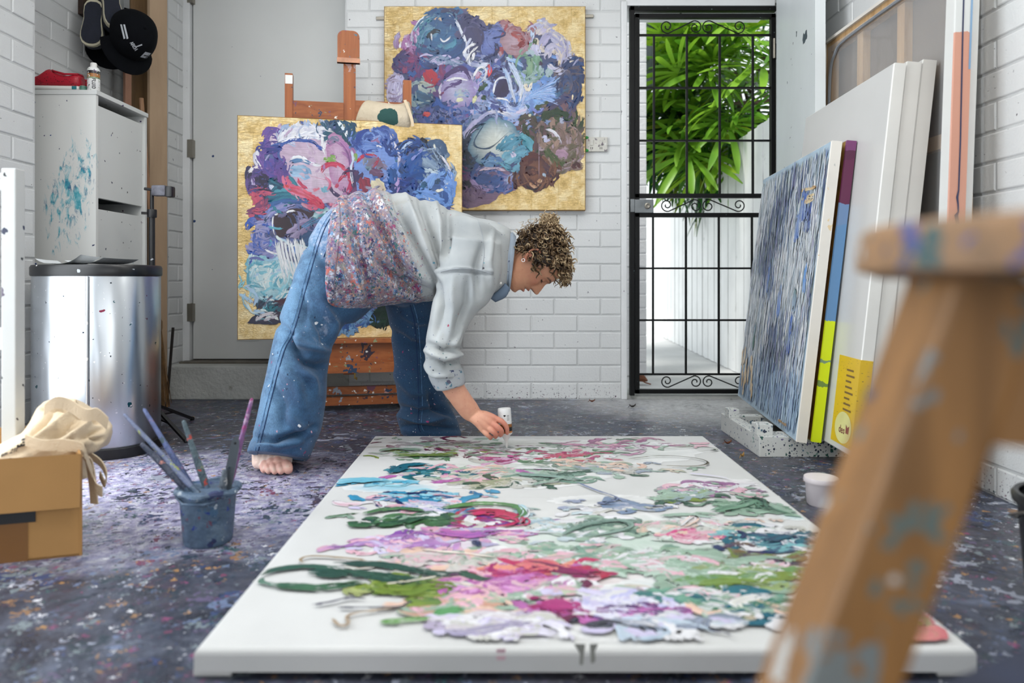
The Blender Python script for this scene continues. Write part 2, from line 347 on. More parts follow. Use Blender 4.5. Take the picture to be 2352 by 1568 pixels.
def scroll(x0, x1, yc, hh):
    """one S scroll: spiral, diagonal, spiral"""
    def spiral(cx, cy, r0, a0, turns, n=26): return [(cx+r0*(1-.78*i/n)*math.cos(a0+turns*2*math.pi*i/n), cy+r0*(1-.78*i/n)*math.sin(a0+turns*2*math.pi*i/n)) for i in range(n+1)]
    s = 1 if x1 > x0 else -1; r = hh*.92
    a = [(x0+s*(px_-x0), y_) for px_, y_ in spiral(x0, yc-hh*.06, r, math.pi*.42, 1.35)]
    b = [(x1+s*(px_-x1), y_) for px_, y_ in spiral(x1, yc+hh*.06, r, -math.pi*.58, 1.35)]
    return a[::-1]+b
for yc, hh in ((62, 17), (472, 16), (876, 15.5)):
    for x0, x1 in ((1532, 1597), (1697, 1627)):
        obj('scroll', MB().tube([(gx(x), YG, gz(y)) for x, y in scroll(x0, x1, yc, hh)], .0032, 6), M_IRON, gate)
M_LOCK = pm('dull_lock_steel', C(120, 124, 126), .38, .9, var=.2, vs=20)
lk = obj('lock_box', MB().box((gx(1456), YG-.026, gz(490)), (gx(1499), YG+.02, gz(459)), None, .003), M_LOCK, gate)
obj('lock_cylinder', MB().lathe([(.016, 0), (.016, .006), (.010, .008), (.004, .006)], (gx(1485), YG-.026, gz(474)), 20, M=Matrix.Rotation(math.radians(90), 3, 'X')), M_STEEL, lk)
obj('strike_plate', MB().box((gx(1446), YG-.022, gz(488)), (gx(1456), YG+.02, gz(458)), None, .002), M_LOCK, gate)
for z in (gz(120), gz(800)): obj('hinge', MB().tube([(gx(1781.5), YG-.012, z-.04), (gx(1781.5), YG-.012, z+.04)], .007, 8), M_IRON, gate)
# ================================================================== the lane outside
struct('trim_4', MB().box((XG0-.02, YB+.02, -.02), (XR+.03, YB+.25, .02), None, .004), M_CONC, 'pale concrete doorsill below the black gate')
struct('floor_lane', MB().box((-.6, YB+.26, -.12), (3.2, 12, -.004)), M_OUTC, 'sunlit pale concrete lane outside the gate')
wo = struct('wall_outside', MB().box((.30, 4.56, 0), (.912, 4.75, 2.9)), M_BRICKO, 'corner of a white brick wall outside the gate')
bricks(wo, (0, 4.56, 0), (1, 0, 0), (0, -1, 0), .62, .914, 0, 2.6, .62, M_BRICKO)
M_FENCE = pm('white_fence_paint', C(236, 238, 238), .5, var=.06, vs=4, dirt=(C(190, 192, 190), 5, .64))
fe = thing('board_fence', (1.62, 7, 0), 'white vertical board fence running along the lane', 'fence')
nb = 62
for i in range(nb):
    y0 = 3.98+i*.098; x0 = 1.30+.052*y0
    obj('board', MB().box((x0+random.uniform(-.002, .002)+(i % 2)*.007, y0, 0.0), (x0+.02, y0+.090, 1.535), None, .003), M_FENCE, fe)
obj('rail', MB().beam((1.30+.052*3.98+.045, 3.98, 1.2), (1.30+.052*10+.045, 10.0, 1.2), .04, .07), M_FENCE, fe)
obj('rail', MB().beam((1.30+.052*3.98+.045, 3.98, .3), (1.30+.052*10+.045, 10.0, .3), .04, .07), M_FENCE, fe)
struct('wall_far', MB().box((-.6, 10.2, 0), (2.6, 10.4, 2.05)), M_FENCE, 'pale wall closing the far end of the lane')
mb_ = thing('meter_box', P(1493, 195, 4.9), 'grey metal meter box on the wall outside the gate', 'box')
a = P(1484, 195, 4.85); b = P(1500, 105, 4.85)
M_MB = pm('grey_meter_metal', C(120, 126, 136), .5)
obj('box_body', MB().box((a.x-.15, 4.85, a.z), (b.x, 5.0, b.z), None, .004), M_MB, mb_); obj('box_door', MB().box((a.x-.12, 4.842, a.z+.02), (b.x-.012, 4.849, b.z-.02), None, .002), M_MB, mb_)
# palms leaning over the fence
def mat_leaf(name, a, b_):
    m, nt, b, tc = new_mat(name); info = nd(nt, 'ShaderNodeObjectInfo').outputs['Random']
    g = nd(nt, 'ShaderNodeNewGeometry').outputs['Position']
    nz = noise(nt, g, 3, 2); f = mth(nt, 'ADD', mth(nt, 'MULTIPLY', info, .6), mth(nt, 'MULTIPLY', nz.outputs[0], .5))
    c = ramp(nt, f, [(.2, a), (.75, b_), (.95, C(190, 200, 60))])
    nt.links.new(c, b.inputs['Base Color']); b.inputs['Roughness'].default_value = .38
    b.inputs['Transmission Weight'].default_value = 0
    tr = nd(nt, 'ShaderNodeBsdfTranslucent', {'Color': c}); mx = nd(nt, 'ShaderNodeMixShader', {0: .3}); nt.links.new(b.outputs[0], mx.inputs[1]); nt.links.new(tr.outputs[0], mx.inputs[2])
    nt.links.new(mx.outputs[0], nt.nodes['Material Output'].inputs[0]); return m
M_LEAF = mat_leaf('palm_leaf_with_painted_sun', C(66, 128, 34), C(150, 196, 58)); M_LEAFD = mat_leaf('palm_leaf_with_painted_shade', C(22, 58, 26), C(44, 100, 40))  # lit and shaded copies: sun and shade put into the leaf colours
M_STEM = pm('fibrous_palm_stem', C(74, 62, 44), .8, var=.4, vs=20)
def frond_mesh(mat, n, L, seed):
    r = random.Random(seed); m = MB()
    m.tube([(0, 0, 0), (.12, 0, .02), (.26, 0, .0)], .004, 4)
    for i in range(n):
        a = math.radians(-105+210*i/(n-1))+r.uniform(-.05, .05); l = L*(1-.28*abs(a)/1.8)*r.uniform(.88, 1.08); wd = .018*r.uniform(.8, 1.3); dr = r.uniform(.35, .8)
        d = Vector((math.cos(a), math.sin(a), 0)); sd = Vector((-d.y, d.x, 0)); o0 = Vector((.26, 0, 0)); vs = []
        for k in range(7):
            s_ = k/6; ww = wd*(.35+1.5*s_)*(1-s_**4*.95) if k < 6 else wd*.25
            p = o0+d*l*s_*(1-.18*dr*s_)+Vector((0, 0, .10*s_-dr*.42*l*s_*s_))
            vs += [p-sd*ww+Vector((0, 0, .3*ww)), p, p+sd*ww+Vector((0, 0, .3*ww))]
        fs = []
        for k in range(6):
            b0 = k*3; fs += [(b0, b0+1, b0+4, b0+3), (b0+1, b0+2, b0+5, b0+4)]
        m.add(vs, fs)
    me = bpy.data.meshes.new('frond'); me.from_pydata([tuple(v) for v in m.v], [], m.f); me.materials.append(mat); me.shade_smooth(); return me
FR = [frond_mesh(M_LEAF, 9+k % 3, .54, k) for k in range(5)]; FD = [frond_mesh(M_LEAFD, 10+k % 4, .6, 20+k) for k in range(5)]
def palm(name, label, px, py, d, n, meshes, spread, face):
    c = P(px, py, d); base = Vector((max(c.x+.25, 1.30+.052*(c.y+.12)+.3), c.y+.12, 0)); r = random.Random(name+label)
    t_ = thing(name, base, label, 'palm', 'palms leaning over the fence')
    for k in range(3):
        q = base+Vector((r.uniform(-.15, .15), r.uniform(-.15, .15), 0))
        obj('stem', MB().tube([q, q+Vector((.05, 0, 1.75)), (q+c)/2+Vector((.1, 0, 1.0)), c+Vector((r.uniform(-.2, .2), r.uniform(-.1, .1), r.uniform(-.1, .2)))], [.02, .018, .015, .012], 7), M_STEM, t_)
    for k in range(n):
        g = Vector((r.gauss(0, 1)*spread[0], r.gauss(0, 1)*spread[1], r.gauss(0, 1)*spread[2]))
        o = bpy.data.objects.new('frond', r.choice(meshes)); COL.objects.link(o); o.parent = t_
        o.location = c+g-base
        dirv = Vector((face[0]+g.x*.9+r.uniform(-.6, .6), face[1]+r.uniform(-.5, .5), face[2]+g.z*.7+r.uniform(-.4, .5))).normalized()
        qn = dirv.to_track_quat('X', 'Z'); e = qn.to_euler(); e.rotate_axis('X', r.uniform(-.9, .9)); o.rotation_euler = e
        s_ = r.uniform(.75, 1.15); o.scale = (s_, s_, s_)
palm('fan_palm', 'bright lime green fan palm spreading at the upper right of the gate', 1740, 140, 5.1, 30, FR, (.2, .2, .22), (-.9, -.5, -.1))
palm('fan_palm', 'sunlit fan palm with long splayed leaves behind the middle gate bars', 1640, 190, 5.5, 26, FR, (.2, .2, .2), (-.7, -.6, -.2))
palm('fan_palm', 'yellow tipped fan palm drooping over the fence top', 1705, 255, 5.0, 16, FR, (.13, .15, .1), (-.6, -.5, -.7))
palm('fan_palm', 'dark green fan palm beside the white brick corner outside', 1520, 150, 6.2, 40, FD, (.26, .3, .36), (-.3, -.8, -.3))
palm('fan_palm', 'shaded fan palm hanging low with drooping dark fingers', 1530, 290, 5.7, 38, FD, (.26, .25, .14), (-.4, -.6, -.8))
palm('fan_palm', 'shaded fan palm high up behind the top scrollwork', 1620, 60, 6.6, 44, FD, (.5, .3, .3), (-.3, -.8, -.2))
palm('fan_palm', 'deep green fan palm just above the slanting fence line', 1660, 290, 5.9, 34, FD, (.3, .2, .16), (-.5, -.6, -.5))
# brown dry leaf bract outside, small dark leaf inside
M_DRY = pm('dry_brown_leaf', C(120, 70, 44), .7, var=.35, vs=25)
c = PZ(1477, 888, 0); c.y += .1
t_ = thing('dried_palm_bract', c, 'curled brown dried palm bract lying outside by the gate', 'leaf')
obj('husk', MB().tube([c+Vector((-.06, 0, .02)), c+Vector((-.02, 0, .04)), c+Vector((.02, 0, .035)), c+Vector((.045, 0, .02))], [.012, .03, .026, .006], 8, flat=.8), M_DRY, t_, True)
obj('stalk', MB().tube([c+Vector((.0, -.01, .03)), c+Vector((.03, -.02, .012)), c+Vector((.06, -.03, .004))], .004, 5), M_DRY, t_)
def leaf(px, py, L, ang, mat, label):
    c = PZ(px, py, .003); m = MB(); vs = []
    for k in range(6):
        s_ = k/5; ww = L*.22*math.sin(math.pi*min(.98, s_+.04)); zz = .004+.012*(s_-.5)**2*4
        vs += [(L*(s_-.5), -ww, zz+.004), (L*(s_-.5), 0, zz), (L*(s_-.5), ww, zz+.006)]
    M_ = Matrix.Rotation(ang, 4, 'Z')
    m.add([M_ @ Vector(v)+c for v in vs], [f for k in range(5) for f in ((k*3, k*3+1, k*3+4, k*3+3), (k*3+1, k*3+2, k*3+5, k*3+4))])
    m.tube([c+M_ @ Vector((-L*.72, 0, .004)), c+M_ @ Vector((-L*.5, 0, .012)), c+M_ @ Vector((L*.5, 0, .012))], .0012, 4)
    return tag(obj('fallen_leaf', m, mat, None, True, origin=c), label, 'leaf', 'dry leaves on the floor')
leaf(1453, 937, .034, .3, pm('dark_dry_leaf', C(40, 34, 30), .7), 'small dark fallen leaf on the floor by the gate corner')
leaf(1672, 1022, .03, .2, M_DRY, 'small tan fallen leaf beside the corner of the white plinth')
leaf(1705, 1052, .028, .8, pm('straw_leaf', C(176, 140, 80), .7), 'small straw coloured leaf between the plinth and the floor canvas')
leaf(1360, 925, .03, .1, M_DRY, 'small brown leaf on the floor under the back wall')
# ================================================================== left side of the room
# ---- slim white shoe cabinet
xc, y0c, y1c, zc_ = -1.632, 2.86, 3.27, 1.378
M_CAB = pm('white_cabinet_laminate', C(226, 228, 226), .4, var=.03, vs=2, spots=[(9, .14, [C(20, 50, 110), C(60, 40, 90), C(40, 120, 140)]), (22, .12, DARKP)])
def mat_smear():
    m, nt, b, tc = new_mat('cabinet_side_with_teal_smears'); tc = nd(nt, 'ShaderNodeNewGeometry').outputs['Position']
    sx = nd(nt, 'ShaderNodeSeparateXYZ', {0: tc}).outputs
    st = mapped(nt, tc, (14, 14, 5), (0, 0, 0), (0, .5, 0)); n1 = noise(nt, st, 3.5, 6, .7, .6)
    dx = mth(nt, 'MULTIPLY', mth(nt, 'ADD', sx[0], 1.735), 8.0); dz = mth(nt, 'MULTIPLY', mth(nt, 'ADD', sx[2], -.96), 3.3)
    dx2 = mth(nt, 'SUBTRACT', dx, mth(nt, 'MULTIPLY', dz, .45))
    q = mth(nt, 'SUBTRACT', 1.0, mth(nt, 'ADD', mth(nt, 'MULTIPLY', dx2, dx2), mth(nt, 'MULTIPLY', dz, dz)), clamp=True)
    f = ramp(nt, mth(nt, 'ADD', n1.outputs[0], mth(nt, 'MULTIPLY', q, .22)), [(.66, (0, 0, 0, 1)), (.78, (1, 1, 1, 1))])
    f = mth(nt, 'MULTIPLY', f, ramp(nt, q, [(0, (0, 0, 0, 1)), (.3, (1, 1, 1, 1))]))
    n2 = noise(nt, tc, 26, 3)
    c = mixc(nt, f, C(232, 233, 230), ramp(nt, n2.outputs[0], [(.35, C(30, 110, 150)), (.5, C(90, 180, 195)), (.68, C(170, 214, 222))]))
    c = splat(nt, c, tc, 30, .13, [C(20, 60, 130), C(40, 50, 90), C(30, 110, 140)], 2)
    nt.links.new(c, b.inputs['Base Color']); b.inputs['Roughness'].default_value = .38; return m
cab = thing('shoe_cabinet', (xc-.12, (y0c+y1c)/2, 0), 'tall slim white shoe cabinet with teal paint smears on its side', 'cabinet')
obj('side_panel', MB().box((XL+.012, y0c, .02), (xc, y0c+.018, zc_-.018), None, .001), mat_smear(), cab)
obj('side_panel', MB().box((XL+.012, y1c-.018, .02), (xc, y1c, zc_-.018), None, .001), M_CAB, cab)
obj('back_panel', MB().box((XL+.012, y0c+.02, .02), (XL+.02, y1c-.02, zc_-.02)), M_CAB, cab)
obj('top_panel', MB().box((XL+.010, y0c-.003, zc_-.018), (xc+.005, y1c+.003, zc_), None, .001), M_CAB, cab)
for z0, z1 in ((.05, .475), (.485, .905), (.95, 1.325)):
    dr = obj('drawer_front', MB().box((xc-.030, y0c+.020, z0), (xc-.012, y1c-.020, z1), None, .002), M_CAB, cab)
    obj('drawer_box', MB().box((xc-.19, y0c+.03, z0+.01), (xc-.034, y1c-.03, z1-.06)), pm('dark_drawer_inside', C(70, 74, 76), .7), dr)
obj('plinth', MB().box((XL+.012, y0c+.01, 0), (xc-.01, y1c-.01, .05)), M_CAB, cab)
# ---- red perforated shoe and its pair, on the cabinet
M_RED = pm('red_foam_rubber', C(176, 22, 44), .45, var=.1, spots=[(170, .42, [C(80, 6, 18)], dict(ragged=.03))])
M_SOLE = pm('white_rubber_sole', C(232, 230, 226), .5, var=.05)
def shoe(name, label, c, yaw, L=.225):
    t_ = thing(name, c, label, 'shoe', 'pair of red shoes on the cabinet')
    R_ = Matrix.Rotation(yaw, 3, 'Z')
    def loft(prof, n=20):
        m = MB(); vs = []
        for x, wd, zb, zt in prof:
            for k in range(n):
                a = 2*math.pi*k/n; ca, sa = math.cos(a), math.sin(a)
                vs.append(Vector(c)+R_ @ Vector((x*L, math.copysign(abs(ca)**.8, ca)*wd, (zb+zt)/2+math.copysign(abs(sa)**.7, sa)*(zt-zb)/2)))
        q = len(prof); m.add(vs, [(i*n+k, i*n+(k+1) % n, (i+1)*n+(k+1) % n, (i+1)*n+k) for i in range(q-1) for k in range(n)]+[tuple(range(n-1, -1, -1)), tuple((q-1)*n+k for k in range(n))]); return m
    obj('upper', loft([(-.5, .018, .018, .034), (-.46, .032, .018, .048), (-.36, .038, .018, .054), (-.22, .040, .018, .066), (-.10, .040, .018, .088), (-.06, .038, .018, .092), (.02, .036, .018, .082), (.14, .034, .018, .070), (.28, .034, .018, .066), (.40, .033, .018, .072), (.47, .028, .018, .070), (.495, .015, .018, .060)]), M_RED, t_, True, 60)
    obj('sole', loft([(-.51, .020, 0, .020), (-.45, .036, 0, .024), (-.3, .042, 0, .024), (0, .038, 0, .024), (.3, .036, 0, .024), (.46, .032, 0, .024), (.505, .016, 0, .022)]), M_SOLE, t_, True, 60)
    m = MB(); m.box((.40*L-.004, -.036, .006), (.46*L, -.033, .018)); obj('heel_patch', MB().add([Vector(c)+R_ @ Vector(v) for v in m.v], m.f), pm('teal_patch', C(40, 120, 130), .5), t_)
    obj('collar', MB().tube([Vector(c)+R_ @ Vector(p) for p in [(-.05*L, 0, .091), (.06*L, .030, .079), (.25*L, .033, .067), (.45*L, .022, .070), (.48*L, 0, .070), (.45*L, -.022, .070), (.25*L, -.033, .067), (.06*L, -.030, .079), (-.05*L, 0, .091)]], .004, 6), M_RED, t_, True)
shoe('slip_on_shoe', 'red perforated slip-on shoe with a white sole, nearer of the pair', (-1.822, 2.903, zc_), math.radians(2))
shoe('slip_on_shoe', 'red perforated slip-on shoe standing behind the other red shoe', (-1.816, 2.995, zc_), math.radians(2))
# ---- lettering helper: polyline strokes set on a surface
LET = {'F': [[(0, 0), (0, 1), (.6, 1)], [(0, .55), (.5, .55)]], 'L': [[(0, 1), (0, 0), (.55, 0)]], 'U': [[(0, 1), (0, .15), (.15, 0), (.45, 0), (.6, .15), (.6, 1)]],
       'I': [[(.15, 0), (.15, 1)]], 'D': [[(0, 0), (0, 1), (.35, 1), (.6, .75), (.6, .25), (.35, 0), (0, 0)]], 'J': [[(0, .2), (.15, 0), (.4, 0), (.5, .2), (.5, 1)]],
       'E': [[(.55, 1), (0, 1), (0, 0), (.55, 0)], [(0, .52), (.45, .52)]], 'A': [[(0, 0), (.3, 1), (.6, 0)], [(.12, .35), (.48, .35)]], 'R': [[(0, 0), (0, 1), (.4, 1), (.55, .85), (.55, .65), (.4, .5), (0, .5)], [(.3, .5), (.6, 0)]],
       'C': [[(.6, .85), (.4, 1), (.15, 1), (0, .8), (0, .2), (.15, 0), (.4, 0), (.6, .15)]], 'H': [[(0, 0), (0, 1)], [(.6, 0), (.6, 1)], [(0, .5), (.6, .5)]], 'B': [[(0, 0), (0, 1), (.4, 1), (.52, .77), (.4, .53), (0, .53)], [(.4, .53), (.6, .28), (.4, 0), (0, 0)]],
       'e': [[(.02, .3), (.5, .3), (.48, .5), (.28, .6), (.05, .48), (0, .25), (.12, .02), (.35, 0), (.5, .1)]], 'm': [[(0, 0), (0, .6)], [(0, .45), (.2, .6), (.33, .5), (.33, 0)], [(.33, .45), (.5, .6), (.66, .5), (.66, 0)]], 'n': [[(0, 0), (0, .6)], [(0, .45), (.25, .6), (.42, .48), (.42, 0)]],
       'o': [[(.25, 0), (0, .15), (0, .45), (.25, .6), (.5, .45), (.5, .15), (.25, 0)]], 'r': [[(0, 0), (0, .6)], [(0, .4), (.2, .6), (.38, .55)]], '2': [[(0, .8), (.15, 1), (.4, 1), (.5, .8), (0, 0), (.55, 0)]], '1': [[(.05, .8), (.25, 1), (.25, 0)]], 't': [[(.2, .9), (.2, .1), (.4, 0)], [(0, .6), (.4, .6)]], 'd': [[(.45, 0), (.45, 1)], [(.45, .1), (.2, 0), (0, .15), (0, .45), (.2, .6), (.45, .5)]], 'a': [[(.45, 0), (.45, .6)], [(.45, .1), (.2, 0), (0, .15), (0, .45), (.2, .6), (.45, .5)]], 's': [[(.4, .5), (.2, .6), (0, .48), (.38, .18), (.2, 0), (0, .1)]],
       'O': [[(.3, 0), (0, .25), (0, .75), (.3, 1), (.6, .75), (.6, .25), (.3, 0)]], 'N': [[(0, 0), (0, 1), (.6, 0), (.6, 1)]], 'T': [[(.3, 0), (.3, 1)], [(0, 1), (.6, 1)]], 'S': [[(.55, .85), (.3, 1), (.05, .85), (.1, .6), (.5, .4), (.55, .15), (.3, 0), (0, .15)]], ' ': []}
def text(m, s_, fn, h, th, sp=.25):
    """strokes of the letters; fn maps (x, y) in metres along the line to a point on the surface, with its normal"""
    x = 0.0
    for ch in s_:
        L_ = LET.get(ch, []); wd = max([p[0] for l in L_ for p in l], default=.4); wd = .34 if ch == 'I' else wd
        for line in L_:
            for (xa, ya), (xb, yb) in zip(line, line[1:]):
                dx, dy = xb-xa, yb-ya; l = math.hypot(dx, dy) or 1; ox, oy = -dy/l*th/2/h, dx/l*th/2/h; ex, ey = dx/l*th/2/h, dy/l*th/2/h
                q = [(xa-ex+ox, ya-ey+oy), (xa-ex-ox, ya-ey-oy), (xb+ex-ox, yb+ey-oy), (xb+ex+ox, yb+ey+oy)]
                m.add([fn((x+a)*h, b*h) for a, b in q], [(0, 1, 2, 3)])
        x += wd+sp
    return x*h
M_INK = pm('black_ink', C(18, 18, 20), .6, var=.02)
# ---- paint bottle on the cabinet
def bottle_mat(name, bands, splats=True):
    m, nt, b, tc = new_mat(name); z = nd(nt, 'ShaderNodeSeparateXYZ', {0: tc}).outputs[2]
    c = ramp(nt, mth(nt, 'MULTIPLY', z, 5.0), [(p*5.0, q) for p, q in bands], 'CONSTANT')
    if splats: c = splat(nt, c, tc, 90, .5, [C(90, 40, 110), C(240, 240, 238), C(30, 26, 40), C(150, 170, 140), C(240, 240, 238), C(120, 60, 130)], 2, ragged=.8)
    nt.links.new(c, b.inputs['Base Color']); b.inputs['Roughness'].default_value = .3; return m
bc = Vector((-1.658, 2.890, zc_)); rb = .0235
bt = thing('paint_bottle', bc, 'white upright paint bottle lettered FLUID on the cabinet corner', 'bottle')
ob = obj('bottle_body', MB().lathe([(rb-.002, 0), (rb, .003), (rb, .088), (rb*.8, .096), (.013, .100)], bc, 28), bottle_mat('fluid_paint_label', [(0, C(236, 236, 234)), (.050, C(130, 150, 120)), (.056, C(168, 108, 50)), (.070, C(36, 30, 36)), (.082, C(236, 236, 234))]), bt, True)
obj('cap', MB().lathe([(.0125, .100), (.0125, .112), (.011, .116), (.001, .116)], bc, 20), M_SOLE, bt, True)
m = MB()
def on_b(x, y):                                          # text runs upward on the label, turned a quarter
    a = math.radians(-72)+y/rb; return bc+Vector((math.cos(a)*(rb+.0014), math.sin(a)*(rb+.0014), .048-x))
text(m, 'FLUID', on_b, .0105, .0022, .26); obj('lettering', m, M_INK, bt)
c = Vector((-1.697, 2.885, zc_))
gl = thing('paint_pot', c, 'small green paint pot beside the red shoe', 'pot'); M_GG = pm('green_pot_plastic', C(96, 140, 124), .35)
obj('pot_body', MB().lathe([(.010, 0), (.013, .004), (.014, .014), (.012, .016)], c, 16), M_GG, gl, True); obj('lid', MB().lathe([(.0135, .016), (.0135, .021), (.001, .022)], c, 16), M_GG, gl, True)
# ---- hook rail with hanging shoes and caps
M_DWOOD = wood('dark_stained_rail', C(30, 18, 12), C(58, 36, 24), 1)
y_ = 3.19
hr = thing('hook_rail', (XL+.02, y_, 1.86), 'dark stained wooden hook rail on the left wall', 'coat rail')
obj('rail', MB().box((XL+.001, 3.285, 1.84), (XL+.024, 3.64, 1.96), None, .002), M_DWOOD, hr)
for yy in (3.33, 3.44, 3.55): obj('hook', MB().tube([(XL+.024, yy, 1.92), (XL+.05, yy, 1.915), (XL+.066, yy, 1.895), (XL+.06, yy, 1.875), (XL+.048, yy, 1.872), (XL+.04, yy, 1.882)], .003, 6), pm('brass_hook', C(150, 116, 60), .3, 1), hr)
M_NAVY = pm('navy_canvas_shoe', C(20, 26, 42), .75, var=.2, vs=30, bmp=.3, bs=200); M_FOX = pm('cream_foxing', C(196, 190, 166), .6)
def hang_shoe(label, top, bot, d, wpx, yawd):
    """a slip-on hung by its heel, sole towards the room"""
    a = P(*top, d); b_ = P(*bot, d-.03); ax = (b_-a); L = ax.length; ax.normalize()
    t_ = thing('canvas_shoe', a, label, 'shoe', 'navy slip-ons hanging on the hook rail')
    sd = Vector((math.cos(yawd), math.sin(yawd), 0)); sd = (sd-ax*sd.dot(ax)).normalized(); nr = ax.cross(sd)
    if nr.y > 0: nr = -nr
    W = wpx*d/F/2
    prof = [(0, .30), (.04, .62), (.12, .82), (.28, .86), (.42, .80), (.58, .90), (.72, 1.0), (.84, .98), (.93, .80), (.98, .5), (1, .2)]
    out = [a+ax*L*s_+sd*W*q for s_, q in prof]+[a+ax*L*s_-sd*W*q for s_, q in reversed(prof)]
    cc = sum(out, Vector())/len(out)
    inn = [cc+(p-cc)*.90 for p in out]
    obj('sole_edge', MB().prism([p-nr*.002 for p in out], nr*.016), M_FOX, t_)
    obj('sole', MB().prism([p+nr*.0135 for p in inn], nr*.004), M_NAVY, t_)
    m = MB(); n = len(out); vs = []
    for j, (sc, dep) in enumerate([(1.0, 0), (.98, .03), (.85, .055), (.55, .066)]): vs += [cc+(p-cc)*sc-nr*dep for p in out]
    m.add(vs, [(j*n+k, j*n+(k+1) % n, (j+1)*n+(k+1) % n, (j+1)*n+k) for j in range(3) for k in range(n)]+[tuple(3*n+k for k in range(n))]); obj('upper', m, M_NAVY, t_, True, 60)
hang_shoe('navy canvas slip-on hanging sole outward at the rail end', (218, 3), (210, 108), 3.24, 46, .25)
hang_shoe('navy canvas slip-on hanging sole outward in front of the black cap', (246, -34), (266, 69), 3.26, 44, .75)
M_CAP = pm('black_cotton_twill', C(6, 8, 13), .9, var=.25, vs=20, bmp=.3, bs=300, spec=.15)
def cap(label, cpx, d, R_, brim, rot, marks):
    c = P(*cpx, d); t_ = thing('baseball_cap', c, label, 'cap', 'caps hanging on the hook rail'); M_ = Euler(rot).to_matrix()
    m = MB(); prof = []
    for i in range(11):
        a = math.pi/2*i/10; prof.append((max(1e-3, R_*math.cos(a)**.82), R_*.98*math.sin(a)))
    m.lathe(prof, c, 30, 1.0, .88, 2.3, M=M_); cr = obj('crown', m, M_CAP, t_, True)
    m = MB(); vs = []; n = 14
    for j in range(6):
        s_ = j/5
        for k in range(n+1):
            a = math.radians(-68+136*k/n); r_ = R_*(.97+s_*brim*math.cos(a*.9)**1.2)
            vs.append(c+M_ @ Vector((r_*math.cos(a), .92*r_*math.sin(a), -.004-.10*R_*s_*(1+1.6*math.sin(a)**2))))
    q = n+1; fs = [(j*q+k, j*q+k+1, (j+1)*q+k+1, (j+1)*q+k) for j in range(5) for k in range(n)]
    m.add(vs, fs); m.add([v-M_ @ Vector((0, 0, .004)) for v in vs], [f[::-1] for f in fs])
    obj('brim', m, M_CAP, t_, True)
    obj('top_button', MB().ball(c+M_ @ Vector((0, 0, R_*.98)), .008), M_CAP, t_, True)
    obj('strap', MB().tube([c+M_ @ Vector((-R_*.98, .05, .005)), c+M_ @ Vector((-R_*1.02, 0, .012)), c+M_ @ Vector((-R_*.98, -.05, .005))], .006, 6, flat=.4), M_CAP, t_)
    return t_, c, M_, cr
def frame_rot(z, x):
    z = Vector(z).normalized(); x = Vector(x); x = (x-z*x.dot(z)).normalized(); y = z.cross(x); return Matrix((x, y, z)).transposed().to_euler()
t1, c1, R1, cr1 = cap('black baseball cap with a pale patch and white print, hanging in front of the boards', (303, 82), 3.24, .114, .60, frame_rot((.80, -.55, .12), (-.16, -.1, -1)), None)
t2, c2, R2, cr2 = cap('plain black cap hanging behind the navy slip-ons', (258, 78), 3.38, .100, .72, frame_rot((.45, -.85, .1), (-.12, -.1, -1)), None)
def bvh_of(o):
    dg = bpy.context.evaluated_depsgraph_get(); ev = o.evaluated_get(dg); me = ev.to_mesh(); w0 = wl(o)
    b_ = BVHTree.FromPolygons([v.co+w0 for v in me.vertices], [tuple(p.vertices) for p in me.polygons]); ev.to_mesh_clear(); return b_
def cast(bvh, px, py, lift=.0015):
    dv_ = (P(px, py, 1.0)-Vector((0, 0, H))).normalized(); h_ = bvh.ray_cast(Vector((0, 0, H)), dv_)
    return (h_[0]-dv_*lift) if h_[0] is not None else None
def decal(bvh, quad, nx=6, ny=4, lift=.0015):
    """a patch lying on a surface; quad in order top-left, top-right, bottom-right, bottom-left"""
    m = MB(); g = {}; a, b_, c_, d_ = [Vector((x, y, 0)) for x, y in quad]
    for i in range(nx+1):
        for j in range(ny+1):
            p = a.lerp(b_, i/nx).lerp(d_.lerp(c_, i/nx), j/ny); h_ = cast(bvh, p.x, p.y, lift)
            if h_ is not None: g[i, j] = len(m.v); m.v.append(tuple(h_))
    for i in range(nx):
        for j in range(ny):
            k = [(i, j), (i, j+1), (i+1, j+1), (i+1, j)]
            if all(q in g for q in k): m.f.append(tuple(g[q] for q in k))
    return m
def decal_text(bvh, s_, o_, xv, yv, h, th, lift=.0018, sp=.25):
    m = MB(); fn = lambda x, y: cast(bvh, o_[0]+xv[0]*x+yv[0]*y, o_[1]+xv[1]*x+yv[1]*y, lift) or Vector((0, 3, -5))
    text(m, s_, fn, h, th, sp); m2 = MB()
    for f in m.f:
        if all(m.v[i][2] > -1 for i in f): m2.add([m.v[i] for i in f], [tuple(range(len(f)))])
    return m2
M_PRINT = pm('grey_white_print', C(186, 190, 196), .7)
cb_ = bvh_of(cr1)
def dec(parent, name, m, mat):
    if m.f: return obj(name, m, mat, parent)
dec(cr1, 'patch', decal(cb_, [(334, 119), (353, 124), (343, 136), (322, 131)]), M_PRINT); dec(cr1, 'patch_print', decal(cb_, [(332, 126), (347, 130), (346, 132), (329, 128)], 5, 1, .0028), M_INK)
for x in (276, 283): dec(cr1, 'stripe', decal(cb_, [(x, 56), (x+4, 56), (x+12, 88), (x+8, 90)], 1, 8), M_PRINT)
dec(cr1, 'lettering', decal_text(cb_, 'ARCH', (299, 99), (.55, .84), (.84, -.55), 6.5, 1.6), M_PRINT); dec(cr1, 'motif', decal(cb_, [(308, 108), (326, 101), (327, 104), (312, 109)], 5, 1), M_PRINT)
